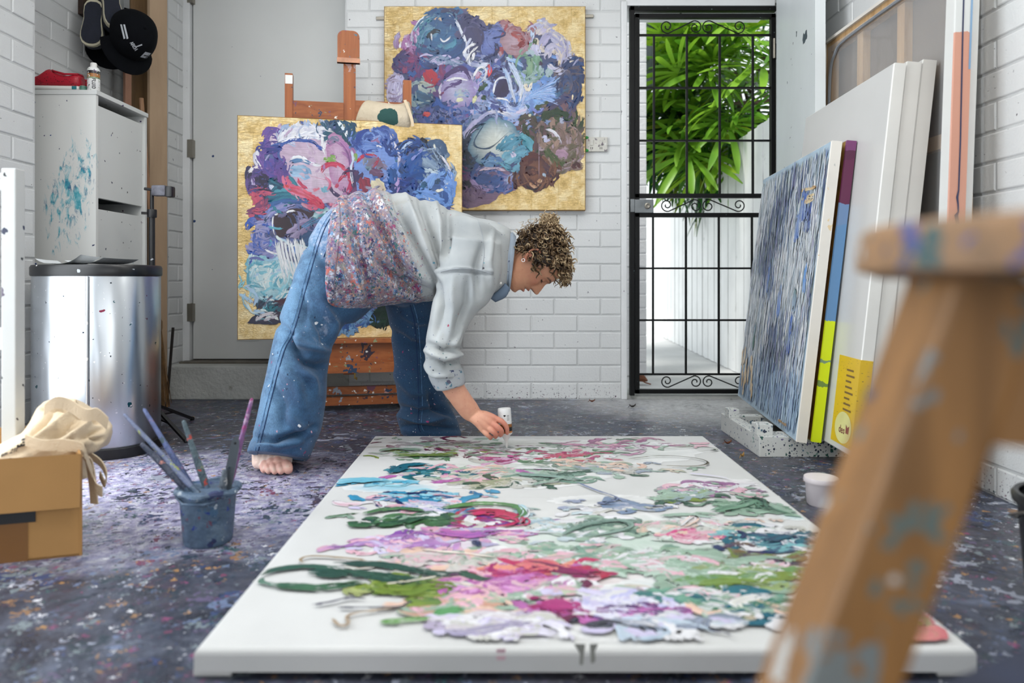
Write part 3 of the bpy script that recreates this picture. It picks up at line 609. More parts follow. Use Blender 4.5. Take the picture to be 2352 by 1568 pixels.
# ---- boards and broom in the corner
M_BOARD = wood('pale_mdf_board', C(176, 150, 122), C(196, 168, 138), 2, 2, .7, ring=3); M_BRN = wood('brown_plywood_board', C(112, 84, 52), C(136, 104, 66), 2, 4, .6)
def board(name, label, px0, px1, d0, d1, top, mat, th=.016, cat='board'):
    a = P(px0, 640, d0); b_ = P(px1, 640, d1); u = Vector((b_.x-a.x, b_.y-a.y, 0)); n = Vector((-u.y, u.x, 0)).normalized()*th
    if n.y < 0: n = -n
    a.z = b_.z = 0.002; lean = Vector((-.0, .0, 0))
    m = MB().hexa([a, b_, b_+n, a+n]+[p+Vector((0, 0, top))+lean for p in (a, b_, b_+n, a+n)])
    o = tag(obj(name, m, mat, None, origin=(a.x, a.y, 0)), label, cat, 'boards leaning in the back left corner'); return o
board('mdf_sheet', 'pale beige sheet of board standing upright in the back left corner', 344, 384, 3.50, 3.60, 2.5, M_BOARD)
board('plywood_sheet', 'brown plywood sheet standing behind the pale beige board', 300, 352, 3.58, 3.655, 2.45, M_BRN)
board('timber_batten', 'narrow pinkish timber batten upright behind the hanging caps', 288, 302, 3.50, 3.53, 1.82, pm('pink_batten', C(186, 140, 116), .6))
bp = PZ(372, 936, 0)
br = thing('straw_broom', bp, 'old straw broom standing in the back left corner', 'broom')
M_STRAW = pm('dark_straw', C(104, 76, 44), .9, var=.4, vs=40)
m = MB()
for i in range(70):
    a = random.uniform(-1, 1); b_ = random.uniform(-1, 1)
    m.tube([bp+Vector((-.02+a*.012, b_*.01, .40)), bp+Vector((-.01+a*.022, b_*.02, .2)), bp+Vector((a*.036, b_*.03, random.uniform(.001, .02)))], .0016, 3)
obj('bristles', m, M_STRAW, br)
obj('binding', MB().lathe([(.018, .37), (.021, .385), (.021, .415), (.014, .43)], bp+Vector((-.02, 0, 0)), 12), M_BRN, br, True)
obj('handle', MB().tube([bp+Vector((-.02, 0, .41)), bp+Vector((-.115, .03, 1.5))], .011, 8), wood('broom_handle', C(150, 110, 80), C(180, 136, 100), 2), br, True)
mt = tag(obj('metal_strip', MB().beam(PZ(383, 934, .002), PZ(383, 934, .002)+Vector((.003, .06, .38)), .012, .006), pm('dark_strip', C(46, 42, 40), .5), None, origin=PZ(383, 934, 0)), 'thin dark metal strip leaning beside the straw broom', 'strip')
# ---- steel bin with papers on its lid
bx, by, rbx, rby = -1.475, 2.60, .203, .165
M_BIN, nt, b_, tc = new_mat('brushed_dented_steel')
v = mapped(nt, tc, (1, 1, .08)); nz = noise(nt, v, 9, 3); hf = noise(nt, mapped(nt, tc, (1, 1, .25)), 7, 2)
c = ramp(nt, nz.outputs[0], [(.3, C(176, 182, 188)), (.7, C(206, 210, 214))])
m_ = None
cs = splat(nt, c, tc, 26, .2, [C(240, 240, 240), C(40, 90, 100), C(30, 50, 110), C(236, 236, 236), C(120, 50, 70)], 1); cs = splat(nt, cs, tc, 60, .2, [C(244, 244, 244), C(30, 40, 50), C(235, 235, 238)], 2)
nt.links.new(cs, b_.inputs['Base Color']); b_.inputs['Metallic'].default_value = 1; b_.inputs['Roughness'].default_value = .30
bump(nt, b_, hf.outputs[0], .35, .03)
M_BLK = pm('black_plastic', C(20, 21, 23), .35, var=.2, spots=[(30, .22, [C(170, 176, 180), C(110, 130, 140), C(230, 230, 230)])])
bn = thing('pedal_bin', (bx, by, 0), 'large dented stainless steel bin with a black lid', 'bin')
def oval(m, prof, n=48, pw=2.6): return m.lathe(prof, (bx, by, 0), n, rbx, rby, pw)
obj('bin_body', oval(MB(), [(.98, .035), (1, .05), (1, .63), (.99, .634)]), M_BIN, bn, True, 50)
obj('lid', oval(MB(), [(1.015, .632), (1.025, .637), (1.025, .662), (1.0, .670), (.9, .672)]), M_BLK, bn, True, 50)
obj('base_ring', oval(MB(), [(1.03, 0), (1.035, .01), (1.03, .034), (.99, .037)]), M_BLK, bn, True, 50)
obj('seam_strip', MB().tube([(bx+.055, by-rby*1.002, .04), (bx+.055, by-rby*1.004, .35), (bx+.055, by-rby*1.002, .63)], .006, 8, flat=.5, nrm=(0, 1, 0)), M_BIN, bn, True)
M_PAPER = pm('printed_paper', C(226, 230, 232), .8, var=.03, spots=[(160, .3, [C(150, 156, 164), C(190, 194, 200)], dict(aniso=(1, 4, 1)))])
def paper(label, px0, px1, py, d, curl, yaw, rows=10):
    a = P(px0, py, d); b_ = P(px1, py, d); L = (b_-a).length; Wd = .19; c = (a+b_)/2; c.z = .6735; m = MB(); vs = []
    for i in range(rows+1):
        s_ = i/rows-.5
        for j in range(7):
            t_ = j/6-.5; z = .001+curl*(max(0, s_-.05)**2*1.2+max(0, -s_-.25)**2*2+max(0, -t_)*.10*abs(s_)); q = Matrix.Rotation(yaw, 3, 'Z') @ Vector((s_*L, t_*Wd, z)); vs.append(c+q)
    m.add(vs, [(i*7+j, (i+1)*7+j, (i+1)*7+j+1, i*7+j+1) for i in range(rows) for j in range(6)]); m.add([v-Vector((0, 0, .0006)) for v in vs], [(i*7+j, i*7+j+1, (i+1)*7+j+1, (i+1)*7+j) for i in range(rows) for j in range(6)])
    return tag(obj('paper_sheet', m, M_PAPER, None, True, origin=c), label, 'paper', 'papers on the bin lid')
paper('curled printed paper on the left of the bin lid', 112, 204, 600, 2.58, .12, .2); o = paper('flatter printed paper on the right of the bin lid', 188, 284, 600, 2.62, .07, -.15); o.location.z += .003
# ---- black light stand
sp0 = PZ(352, 990, 0); sp0.y = 2.88; sp0.x = (349-CX)*2.88/F
M_STD = pm('black_stand_metal', C(22, 22, 24), .4, var=.3, spots=[(40, .2, [C(180, 184, 190), C(110, 120, 140)])])
ls = thing('light_stand', sp0, 'black telescopic light stand with a paint-flecked clamp head', 'stand')
obj('pole', MB().tube([sp0+Vector((0, 0, .06)), sp0+Vector((0, 0, .62))], .0135, 12), M_STD, ls, True)
obj('pole', MB().tube([sp0+Vector((0, 0, .60)), sp0+Vector((0, 0, .90))], .0115, 12), M_STD, ls, True)
obj('pole', MB().tube([sp0+Vector((0, 0, .88)), sp0+Vector((0, 0, .975))], .0075, 12), M_STD, ls, True)
for z in (.255, .52, .885):
    cl = obj('clamp_collar', MB().lathe([(.0175, z-.016), (.0185, z-.012), (.0185, z+.012), (.0175, z+.016)], sp0, 14), M_STD, ls, True); obj('knob', MB().beam(sp0+Vector((-.014, -.012, z)), sp0+Vector((-.032, -.022, z)), .012, .010), M_STD, cl)
hd = obj('clamp_head', MB().box(sp0+Vector((.005, -.02, .955)), sp0+Vector((.062, .02, .998)), None, .007), pm('flecked_clamp', C(96, 96, 106), .4, .2, var=.4, vs=40, spots=[(80, .5, [C(230, 230, 235), C(120, 60, 80), C(40, 40, 60)])]), ls, True)
obj('clamp_jaw', MB().box(sp0+Vector((.058, -.018, .95)), sp0+Vector((.088, .018, .994)), None, .007), M_BLK, hd, True); obj('thumb_screw', MB().tube([sp0+Vector((-.03, 0, .985)), sp0+Vector((.01, 0, .98))], .006, 8), M_STD, hd); 
for a in (math.radians(-38), math.radians(80), math.radians(205)):
    e = sp0+Vector((math.cos(a)*.27, math.sin(a)*.27, .006)); lg = obj('leg', MB().beam(sp0+Vector((0, 0, .12)), e, .014, .010), M_STD, ls); obj('brace', MB().beam(sp0+Vector((0, 0, .07)), sp0.lerp(e, .5)+Vector((0, 0, .055)), .010, .006), M_STD, lg); obj('foot', MB().ball(e, .010, 8, 6), M_BLK, lg)
# ---- black bag slumped behind the bin
c = Vector((-1.405, 2.86-.05, 0)); m = MB(); vs = []
bgp = [(.0, .065), (.02, .072), (.05, .06), (.08, .045), (.105, .026), (.125, .012)]
for z, r_ in bgp:
    for k in range(14): a = 2*math.pi*k/14; q = r_*(1+.16*math.sin(3*a+z*30)); vs.append(c+Vector((math.cos(a)*q*.55+z*.10, math.sin(a)*q, z+.002)))
m.add(vs, [(i*14+k, i*14+(k+1) % 14, (i+1)*14+(k+1) % 14, (i+1)*14+k) for i in range(5) for k in range(14)]+[tuple(range(13, -1, -1)), tuple(5*14+k for k in range(14))])
bb = thing('bin_bag', c, 'slumped black plastic bag on the floor beside the steel bin', 'bag'); M_BAG = pm('black_bag_film', C(16, 16, 18), .25, spots=[(25, .2, [C(40, 80, 140), C(150, 160, 170)])], bmp=.6, bs=30)
obj('bag_body', m, M_BAG, bb, True); obj('bag_tie', MB().tube([c+Vector((.012, 0, .12)), c+Vector((.02, .01, .14)), c+Vector((.012, -.01, .15))], [.009, .012, .003], 7), M_BAG, bb, True)
# ---- white painted trestle at the left edge
M_TR = pm('white_trestle_paint', C(198, 200, 198), .45, var=.04, spots=[(8, .3, [C(130, 60, 90), C(90, 80, 100), C(180, 170, 178), C(80, 110, 90)], dict(ragged=.9)), (30, .2, DARKP)])
dT = 1.80
a = P(28, 640, dT); tr = thing('white_trestle', (a.x-.2, dT, 0), 'white painted wooden trestle frame flecked with paint at the left edge', 'trestle')
def tx(px): return (px-CX)*dT/F
def tz(py): return H-(py-CY)*dT/F
obj('post', MB().box((tx(14), dT-.018, 0), (tx(47), dT+.018, tz(388)), None, .003), M_TR, tr); obj('post', MB().box((tx(-460), dT-.018, 0), (tx(-427), dT+.018, tz(388)), None, .003), M_TR, tr)
for y0, y1 in ((437, 398), (803, 752), (1270, 1225)): obj('rail', MB().box((tx(-427), dT-.012, tz(y0)), (tx(14.5), dT+.012, tz(y1)), None, .002), M_TR, tr)
obj('post', MB().box((tx(14), dT+.40, 0), (tx(47), dT+.436, tz(388)-.02), None, .003), M_TR, tr) if False else None
# ---- cardboard box with a canvas bag
M_CARD = pm('brown_cardboard', C(176, 132, 78), .75, var=.06, vs=5, bmp=.08, bs=300); M_TAPE = pm('brown_parcel_tape', C(128, 88, 46), .3, var=.06); M_TAPED = pm('black_tape', C(34, 36, 38), .35)
fA = PZ(188, 1275, .0); fB = PZ(0, 1294, .0); u = (fB-fA); u.z = 0; u = u.normalized(); n_ = Vector((-u.y, u.x, 0)); n_ = n_ if n_.y > 0 else -n_
bw, bd, bh = .44, .30, .225
nf = n_.copy(); card = thing('cardboard_box', fA+u*bw/2+n_*bd/2, 'open brown cardboard box with a canvas bag hanging out of it', 'box'); up = Vector((0, 0, 1))
def wallp(p, q, h0, h1, th, mat, nm):
    dn = (q-p).normalized(); nn = Vector((dn.y, -dn.x, 0))*th
    return obj(nm, MB().hexa([p+up*h0, q+up*h0, q+up*h0-nn, p+up*h0-nn, p+up*h1, q+up*h1, q+up*h1-nn, p+up*h1-nn]), mat, card)
n_ = Vector((-.56, .83, 0)); c00, c10, c11, c01 = fA, fA+u*bw, fA+u*bw+n_*bd, fA+n_*bd
cen = (c00+c11)/2
def inward(p, q, nm, h1=bh): 
    dn = (q-p).normalized(); nn = Vector((-dn.y, dn.x, 0)); nn = nn if nn.dot(cen-p) > 0 else -nn
    return obj(nm, MB().hexa([p, q, q+nn*.005, p+nn*.005]+[x+up*h1 for x in (p, q, q+nn*.005, p+nn*.005)]), M_CARD, card)
fw = inward(c00, c10, 'front_wall'); inward(c10, c11, 'side_wall'); inward(c11, c01, 'back_wall'); inward(c01, c00, 'side_wall')
obj('base', MB().hexa([c00, c10, c11, c01]+[x+up*.005 for x in (c00, c10, c11, c01)]), M_CARD, card)
def flap(p, q, out, drop, nm): return obj(nm, MB().hexa([p+up*bh, q+up*bh, q+up*(bh+.006)+out*.01, p+up*(bh+.006)+out*.01]+[p+out*.012-up*(drop-bh), q+out*.012-up*(drop-bh), q+out*.017-up*(drop-bh), p+out*.017-up*(drop-bh)]), M_CARD, card)
flap(c00, c10, -nf, .112, 'flap')
flap(c01, c11, n_, .11, 'flap')
obj('flap', MB().hexa([c11+up*bh, c01+up*bh, c01+up*bh+n_*.004, c11+up*bh+n_*.004]+[x+up*.02 for x in (c11+up*bh, c01+up*bh, c01+up*bh+n_*.004, c11+up*bh+n_*.004)]), M_CARD, card)
q = c00+u*.105-nf*.001; obj('tape', MB().box((0, 0, 0), (.062, .0008, .115), Matrix.Translation(q+u*.062) @ Matrix((-u, nf, up)).transposed().to_4x4()), M_TAPE, card)
obj('tape', MB().box((0, 0, 0), (.40, .0008, .045), Matrix.Translation(c00+u*.49+up*.085-nf*.0018) @ Matrix((-u, nf, up)).transposed().to_4x4()), M_TAPED, card)
def cloth_blob(rings, d0, dr, n=24, wr=.10, seed=0):
    """a slumped cloth: rings of (left px, left py, right px, right py, depth shift)"""
    r = random.Random(seed); vs = []
    for i, (ax, ay, bx_, by_, dd_, rd) in enumerate(rings):
        A = P(ax, ay, d0+dd_); B = P(bx_, by_, d0+dd_); c_ = (A+B)/2; e1 = (B-A)/2; e2 = Vector((0, rd, 0))
        for k in range(n):
            a = 2*math.pi*k/n; q = 1+wr*(math.sin(5*a+i*.9+seed)*.5+math.sin(9*a-i*1.7)*.35)
            vs.append(c_+e1*math.cos(a)*q+e2*math.sin(a)*q)
    m_ = len(rings)
    return MB().add(vs, [(i*n+k, i*n+(k+1) % n, (i+1)*n+(k+1) % n, (i+1)*n+k) for i in range(m_-1) for k in range(n)]+[tuple(range(n-1, -1, -1)), tuple((m_-1)*n+k for k in range(n))])
def subdiv(o, lv=2):
    md = o.modifiers.new('sub', 'SUBSURF'); md.levels = md.render_levels = lv; return o
M_CALICO = pm('unbleached_calico', C(226, 206, 176), .9, var=.06, vs=9, bmp=.25, bs=220)
dB = 1.78; bgo = c00+u*.22+n_*.15
bag = thing('canvas_tote', bgo, 'cream calico tote bag with black print slumped in the cardboard box', 'bag')
BAGR = [(-60, 1120, 200, 1100, 0, .10), (-50, 1060, 195, 1050, 0, .12), (-20, 1034, 236, 1032, 0, .12), (40, 1003, 244, 1006, 0, .11), (66, 985, 246, 985, .01, .10), (88, 952, 222, 956, .02, .085), (98, 932, 190, 934, .02, .06), (116, 919, 168, 921, .02, .03)]
st_ = [P(60, 1010, 1.665), P(100, 1022, 1.655), P(150, 1020, 1.655), P(190, 1030, 1.66), P(196, 1050, 1.665), P(212, 1090, 1.70), P(222, 1120, 1.70), P(236, 1128, 1.70)]
def ribbon(pts, wd, wdir, th=.003):
    m = MB(); n = len(pts); vs = []
    for i, p in enumerate(pts):
        w_ = Vector(wdir[i] if isinstance(wdir, list) else wdir).normalized()*wd/2; t_ = (pts[min(i+1, n-1)]-pts[max(i-1, 0)]).normalized(); nn = t_.cross(w_).normalized()*th
        vs += [p-w_, p+w_, p+w_+nn, p-w_+nn]
    return m.add(vs, [(i*4+a, i*4+(a+1) % 4, (i+1)*4+(a+1) % 4, (i+1)*4+a) for i in range(n-1) for a in range(4)]+[(3, 2, 1, 0), tuple((n-1)*4+k for k in range(4))])
def smooth_pts(pts, k=4):
    pts = [Vector(p) for p in pts]; out = []
    for i in range(len(pts)-1):
        p0, p1, p2, p3 = pts[max(i-1, 0)], pts[i], pts[i+1], pts[min(i+2, len(pts)-1)]
        for j in range(k):
            t = j/k; out.append(.5*((2*p1)+(p2-p0)*t+(2*p0-5*p1+4*p2-p3)*t*t+(3*p1-p0-3*p2+p3)*t**3))
    return out+[pts[-1]]
obj('strap', ribbon(smooth_pts(st_), .026, (.05, -.1, 1)), M_CALICO, bag, True, 60)
obj('strap', ribbon(smooth_pts([P(196, 1046, 1.69), P(206, 1060, 1.70), P(214, 1110, 1.71), P(218, 1156, 1.71)]), .022, (1, -.3, 0)), M_CALICO, bag, True, 60)
obj('strap', ribbon(smooth_pts([P(200, 1040, 1.75), P(232, 1062, 1.76), P(246, 1090, 1.76), P(240, 1112, 1.76), P(228, 1090, 1.77)]), .022, (.2, -.3, .6)), M_CALICO, bag, True, 60)
obj('top_fold', ribbon(smooth_pts([P(104, 940, 1.70), P(128, 924, 1.69), P(160, 930, 1.69), P(196, 952, 1.69), P(222, 950, 1.69), P(248, 972, 1.70)]), .032, [(.3, -.3, 1)]*21), M_CALICO, bag, True, 60)

# ================================================================== brush bucket
bb0 = PZ(478, 1262, 0); bb0.y += .055; bb0.x = (478-CX)*bb0.y/F
M_BKT = pm('paint_caked_bucket', C(84, 104, 126), .45, var=.35, vs=18, bmp=1.0, bs=30, spots=[(28, .8, [C(70, 100, 130), C(34, 50, 70), C(100, 120, 140), C(50, 60, 100)], dict(ragged=.9)), (60, .4, [C(190, 200, 210), C(60, 90, 120), C(150, 160, 170), C(40, 60, 140), C(110, 70, 90)], dict(ragged=.8))])
bk = thing('brush_bucket', bb0, 'small round bucket caked in blue grey paint holding brushes', 'bucket')
obj('bucket_body', MB().lathe([(.052, 0), (.055, .004), (.064, .118), (.066, .126)], bb0, 36).lathe([(.061, .126), (.050, .01), (.001, .01)], bb0, 36, cap=False), M_BKT, bk, True, 50)
m = MB(); pr = []
for k in range(37): a = 2*math.pi*k/36; pr.append(bb0+Vector((math.cos(a)*.0685, math.sin(a)*.0685, .124+.003*math.sin(5*a))))
obj('rim', m.tube(pr, [.0075+.0015*math.sin(k*1.7) for k in range(37)], 8), M_BKT, bk, True)
m = MB().tube([bb0+Vector((-.069, 0, .118)), bb0+Vector((-.062, -.03, .112)), bb0+Vector((-.03, -.066, .107)), bb0+Vector((.02, -.070, .108)), bb0+Vector((.062, -.03, .114)), bb0+Vector((.069, 0, .118))], .003, 6); obj('handle', m, M_BKT, bk, True)
obj('paint_water', MB().lathe([(.060, .085), (.001, .088)], bb0, 24, cap=False), pm('murky_paint_water', C(70, 78, 90), .15), bk)
M_BR = {}
def brush_mat(nm, pal): return pm(nm, pal[0], .5, var=.2, vs=60, bmp=.4, bs=150, spots=[(70, .75, pal[1:], dict(ragged=.9))])
def brush(label, tip, root, dt, dr, r, pal, kind='brush'):
    a = P(*root, dr); b_ = P(*tip, dt); ax = (b_-a).normalized(); L = (b_-a).length
    low = a-ax*min(.06, L*.3); low.z = max(low.z, .013)
    t_ = thing('paint_brush', low, label, 'brush', 'brushes in the bucket'); mt = brush_mat('handle_'+label[:18], pal)
    obj('handle', MB().tube([a.lerp(b_, s_) for s_ in (0, .1, .3, .6, .9, .985, 1)], [r*.9, r*1.15, r*1.1, r*.85, r*.7, r*.6, r*.2], 10), mt, t_, True)
    obj('ferrule', MB().tube([a-ax*.022, a+ax*.004], [r*1.25, r*.95], 10), M_BKT, t_, True)
    obj('bristles', MB().tube([low, a-ax*.02], [r*.9, r*1.3], 8), pm('matted_bristles', C(70, 64, 66), .8), t_)
yb = bb0.y
brush('long grey blue brush leaning furthest left in the bucket', (284, 950), (442, 1120), yb+.02, yb-.03, .0062, [C(110, 120, 150), C(80, 100, 130), C(150, 160, 180), C(160, 170, 90), C(90, 80, 110)])
brush('thick paint-crusted brush below the leftmost one', (324, 1018), (430, 1122), yb-.02, yb-.02, .0085, [C(70, 76, 94), C(50, 60, 80), C(190, 130, 120), C(110, 116, 130)])
brush('blue flecked brush second from the left in the bucket', (330, 938), (440, 1118), yb+.05, yb+.01, .0068, [C(90, 104, 150), C(60, 80, 130), C(150, 120, 150), C(70, 90, 100)])
brush('green grey brush with a red tip leaning in the middle', (421, 965), (474, 1118), yb+.01, yb+.0, .0078, [C(82, 100, 108), C(180, 70, 60), C(120, 130, 110), C(60, 76, 90)])
brush('tall mauve and magenta brush leaning right', (579, 914), (526, 1118), yb+.03, yb+.0, .0068, [C(130, 90, 140), C(150, 60, 120), C(180, 150, 180), C(110, 60, 110)])
a = P(520, 1125, yb-.02); b_ = P(543, 1003, yb-.02); kn = thing('palette_knife', a, 'grey metal palette knife with a hole standing in the bucket', 'knife')
ax = (b_-a).normalized(); sd = Vector((ax.z, 0, -ax.x)); M_KN = pm('knife_metal', C(120, 128, 134), .3, .8, spots=[(50, .3, [C(60, 80, 100), C(200, 200, 205)])])
m = MB(); ol = []
for s_, w_ in ((0, .010), (.3, .011), (.8, .0105), (.93, .008), (1, .003)): ol.append((s_, w_))
pts = [a.lerp(b_, s_)+sd*w_ for s_, w_ in ol]+[a.lerp(b_, s_)-sd*w_ for s_, w_ in reversed(ol)]
obj('blade', m.prism(pts, Vector((0, .003, 0))), M_KN, kn); obj('hole', MB().lathe([(.003, 0), (.001, .0005)], a.lerp(b_, .88)+Vector((0, -.0006, 0)), 12, M=Matrix.Rotation(math.radians(90), 3, 'X')), M_INK, kn)
brush('short fat brush stub standing beside the palette knife', (516, 1078), (512, 1122), yb-.035, yb-.035, .0085, [C(90, 100, 110), C(60, 70, 80), C(180, 180, 180)])
# ================================================================== easel
M_EAS = wood('orange_easel_wood', C(140, 74, 34), C(176, 102, 52), 2, 4, .42, [(16, .34, [C(36, 60, 90), C(230, 228, 220), C(70, 40, 40), C(90, 110, 70), C(190, 150, 140)], dict(ragged=.8)), (45, .3, [C(240, 238, 230), C(40, 50, 80), C(60, 120, 140), C(160, 60, 80)], dict(ragged=.6))])
M_EASH = wood('orange_easel_wood_rails', C(134, 70, 32), C(170, 98, 50), 0, 4, .42, [(14, .4, [C(36, 60, 90), C(150, 158, 170), C(50, 34, 50), C(120, 70, 90), C(200, 150, 140)], dict(ragged=.9)), (45, .35, [C(240, 238, 230), C(40, 50, 80), C(140, 150, 110)], dict(ragged=.6))])
# the easel and its canvas are turned a little: left side nearer
eA = Vector((-1.211, 3.25, 0)); eB = Vector((-.198, 3.455, 0)); eu = (eB-eA).normalized(); en = Vector((eu.y, -eu.x, 0)); EW = (eB-eA).length
def E(s_, back, z): return eA+eu*s_-en*back+Vector((0, 0, z))       # s along the canvas, back behind its face
def es(px, back=.05):                                                # s of a pixel column
    k = (px-CX)/F; o_ = eA-en*back; return (k*o_.y-o_.x)/(eu.x-k*eu.y)
def ez(px, py, back=.05): d = (eA-en*back+eu*es(px, back)).y; return H-(py-CY)*d/F
ea = thing('studio_easel', E(EW/2, .2, 0), 'large orange wooden studio easel spotted with paint behind the bending painter', 'easel')
def eb(nm, x0, x1, yt, yb_, back, th, mat, bev=.003, par=None):
    sc_ = (x0+x1)/2; s0, s1 = es(x0, back), es(x1, back); z1, z0 = ez(sc_, yt, back), ez(sc_, yb_, back)
    pts = [E(s0, back, z0), E(s1, back, z0), E(s1, back+th, z0), E(s0, back+th, z0), E(s0, back, z1), E(s1, back, z1), E(s1, back+th, z1), E(s0, back+th, z1)]
    return obj(nm, MB().hexa(pts), mat, par or ea)
eb('mast', 789, 817, 120, 860, .075, .03, M_EAS)
s0, s1 = es(775, .055), es(826, .055); zt = ez(800, 70, .055); zb_ = ez(800, 144, .055); r_ = .032; pl = []
for a in range(0, 91, 15): pl.append((s1-r_+r_*math.sin(math.radians(a)), zt-r_+r_*math.cos(math.radians(a))))
pl = pl+[(s1, zb_), (s0, zb_)]+[(s0+r_-r_*math.cos(math.radians(a)), zt-r_+r_*math.sin(math.radians(a))) for a in range(0, 91, 15)]
hb = obj('top_clamp', MB().prism([E(s_, .055, z) for s_, z in pl], -en*.02), M_EAS, ea); obj('clamp_strip', MB().hexa([E(s0-.002, .050, zb_), E(s1+.002, .050, zb_), E(s1+.002, .078, zb_), E(s0-.002, .078, zb_), E(s0-.002, .050, zb_+.022), E(s1+.002, .050, zb_+.022), E(s1+.002, .078, zb_+.022), E(s0-.002, .078, zb_+.022)]), pm('pinkish_paint_strip', C(206, 150, 120), .6, var=.2, vs=30), hb)
eb('upright', 654, 672, 168, 935, .06, .05, M_EAS); eb('upright', 926, 945, 184, 935, .06, .05, M_EAS)
up_ = eb('upright_tip', 655, 672, 172, 192, .058, .003, pm('white_paint_dab', C(236, 236, 232), .5), .001); 
eb('crossbar', 672, 789, 233, 272, .065, .025, M_EASH); eb('crossbar', 817, 926, 233, 275, .065, .025, M_EASH)
tray = eb('canvas_tray', 640, 1010, 778, 788, -.05, .12, M_EASH); eb('tray_front', 640, 1010, 788, 834, -.015, .02, M_EASH); eb('tray_box', 640, 1010, 832, 856, -.045, .10, M_EASH)
eb('lower_rail', 650, 960, 888, 905, .05, .03, M_EASH); eb('base_bar', 610, 1000, 912, 930, .03, .05, M_EASH)
for px in (654, 934): 
    s_ = es(px, .08); obj('base_foot', MB().beam(E(s_, -.22, .035), E(s_, .36, .035), .05, .06), M_EAS, ea)
c = E(es(815, -.02), -.02, ez(815, 866, -.02)); hk = obj('height_screw', MB().tube([c+Vector((0, 0, .03)), c+Vector((0, 0, -.006)), c+Vector((.008, 0, -.012)), c+Vector((.008, 0, .0))], .0035, 6), pm('brass', C(170, 140, 70), .3, 1), ea)
# calico cloth bag slung on the easel
tb = thing('calico_bag', E(es(878), .0, 1.37), 'cream calico bag with a green stain slung over the easel bar', 'bag')
dq = 3.42
def cb(px, py, dd=0): return P(px, py, dq+dd)
m = MB(); rings = [(812, 290, 838, 226), (822, 292, 850, 232), (850, 295, 880, 236), (890, 297, 905, 240), (920, 297, 925, 238), (938, 296, 936, 229), (946, 295, 945, 240)]
vs = []; n = 20
for i, (ax_, ay_, bx_, by_) in enumerate(rings):
    A = cb(ax_, ay_); B = cb(bx_, by_); c_ = (A+B)/2; e1 = (B-A)/2
    for k in range(n): a = 2*math.pi*k/n; q = 1+.05*math.sin(4*a+i*1.3); vs.append(c_+e1*math.cos(a)*q+Vector((0, .05*math.sin(a)*q, 0)))
m.add(vs, [(i*n+k, i*n+(k+1) % n, (i+1)*n+(k+1) % n, (i+1)*n+k) for i in range(6) for k in range(n)]+[tuple(range(n-1, -1, -1)), tuple(6*n+k for k in range(n))])
M_CAL2, nt, b_, tc = new_mat('stained_calico'); nz = noise(nt, tc, 14, 4)
q = nd(nt, 'ShaderNodeVectorMath', {0: tc, 1: tuple(cb(892, 270, -.05)-wl(tb))}, operation='DISTANCE').outputs['Value']
f = mth(nt, 'LESS_THAN', mth(nt, 'ADD', q, mth(nt, 'MULTIPLY', nz.outputs[0], .06)), .078)
nt.links.new(mixc(nt, f, ramp(nt, nz.outputs[0], [(.3, C(205, 190, 164)), (.7, C(222, 208, 184))]), C(46, 84, 80)), b_.inputs['Base Color']); b_.inputs['Roughness'].default_value = .9; bump(nt, b_, noise(nt, tc, 18, 4).outputs[0], .6, .02)
subdiv(obj('bag_body', m, M_CAL2, tb, True, 180), 2)
obj('strap', ribbon(smooth_pts([cb(930, 230, -.055), cb(938, 250, -.06), cb(946, 275, -.06), cb(948, 290, -.055)]), .014, (1, 0, .2)), M_CALICO, tb, True)
# ================================================================== right side: plinth, leaning canvases
M_SPAT = pm('spattered_white_timber', C(214, 216, 212), .5, var=.06, spots=[(20, .26, [C(110, 126, 140), C(140, 166, 156), C(90, 100, 116), C(190, 200, 205), C(80, 140, 116)], dict(ragged=1.2)), (70, .45, [C(50, 60, 80), C(90, 120, 140), C(40, 90, 80), C(100, 90, 130)], dict(ragged=.5)), (110, .5, [C(40, 50, 70), C(70, 100, 120)])])
X0, Y0, Y1, hB = .893, 2.49, 2.93, .072
pb = thing('timber_plinth', (1.1, 2.7, 0), 'low white timber frame spattered with paint under the leaning canvases', 'frame')
obj('front_beam', MB().box((X0, Y0, 0), (1.36, Y0+.09, hB), None, .003), M_SPAT, pb); obj('side_beam', MB().box((X0, Y0+.092, 0), (X0+.045, Y1, hB), None, .003), M_SPAT, pb); obj('back_beam', MB().box((X0+.047, Y1-.045, 0), (1.36, Y1, hB-.004), None, .003), M_SPAT, pb)
obj('stop_block', MB().box((X0-.002, Y0+.02, hB), (X0+.055, Y0+.075, hB+.038), None, .002), M_SPAT, pb); obj('stop_block', MB().box((X0-.002, Y1-.11, hB), (X0+.04, Y1-.06, hB+.034), None, .002), M_SPAT, pb)
obj('inner_board', MB().box((X0+.05, Y0+.094, .0), (1.36, Y1-.05, .03)), pm('dark_inner_board', C(70, 68, 66), .7), pb)
M_CANVW = pm('primed_white_canvas', C(226, 227, 224), .7, var=.03, vs=4, bmp=.12, bs=500)
LEAN = {}
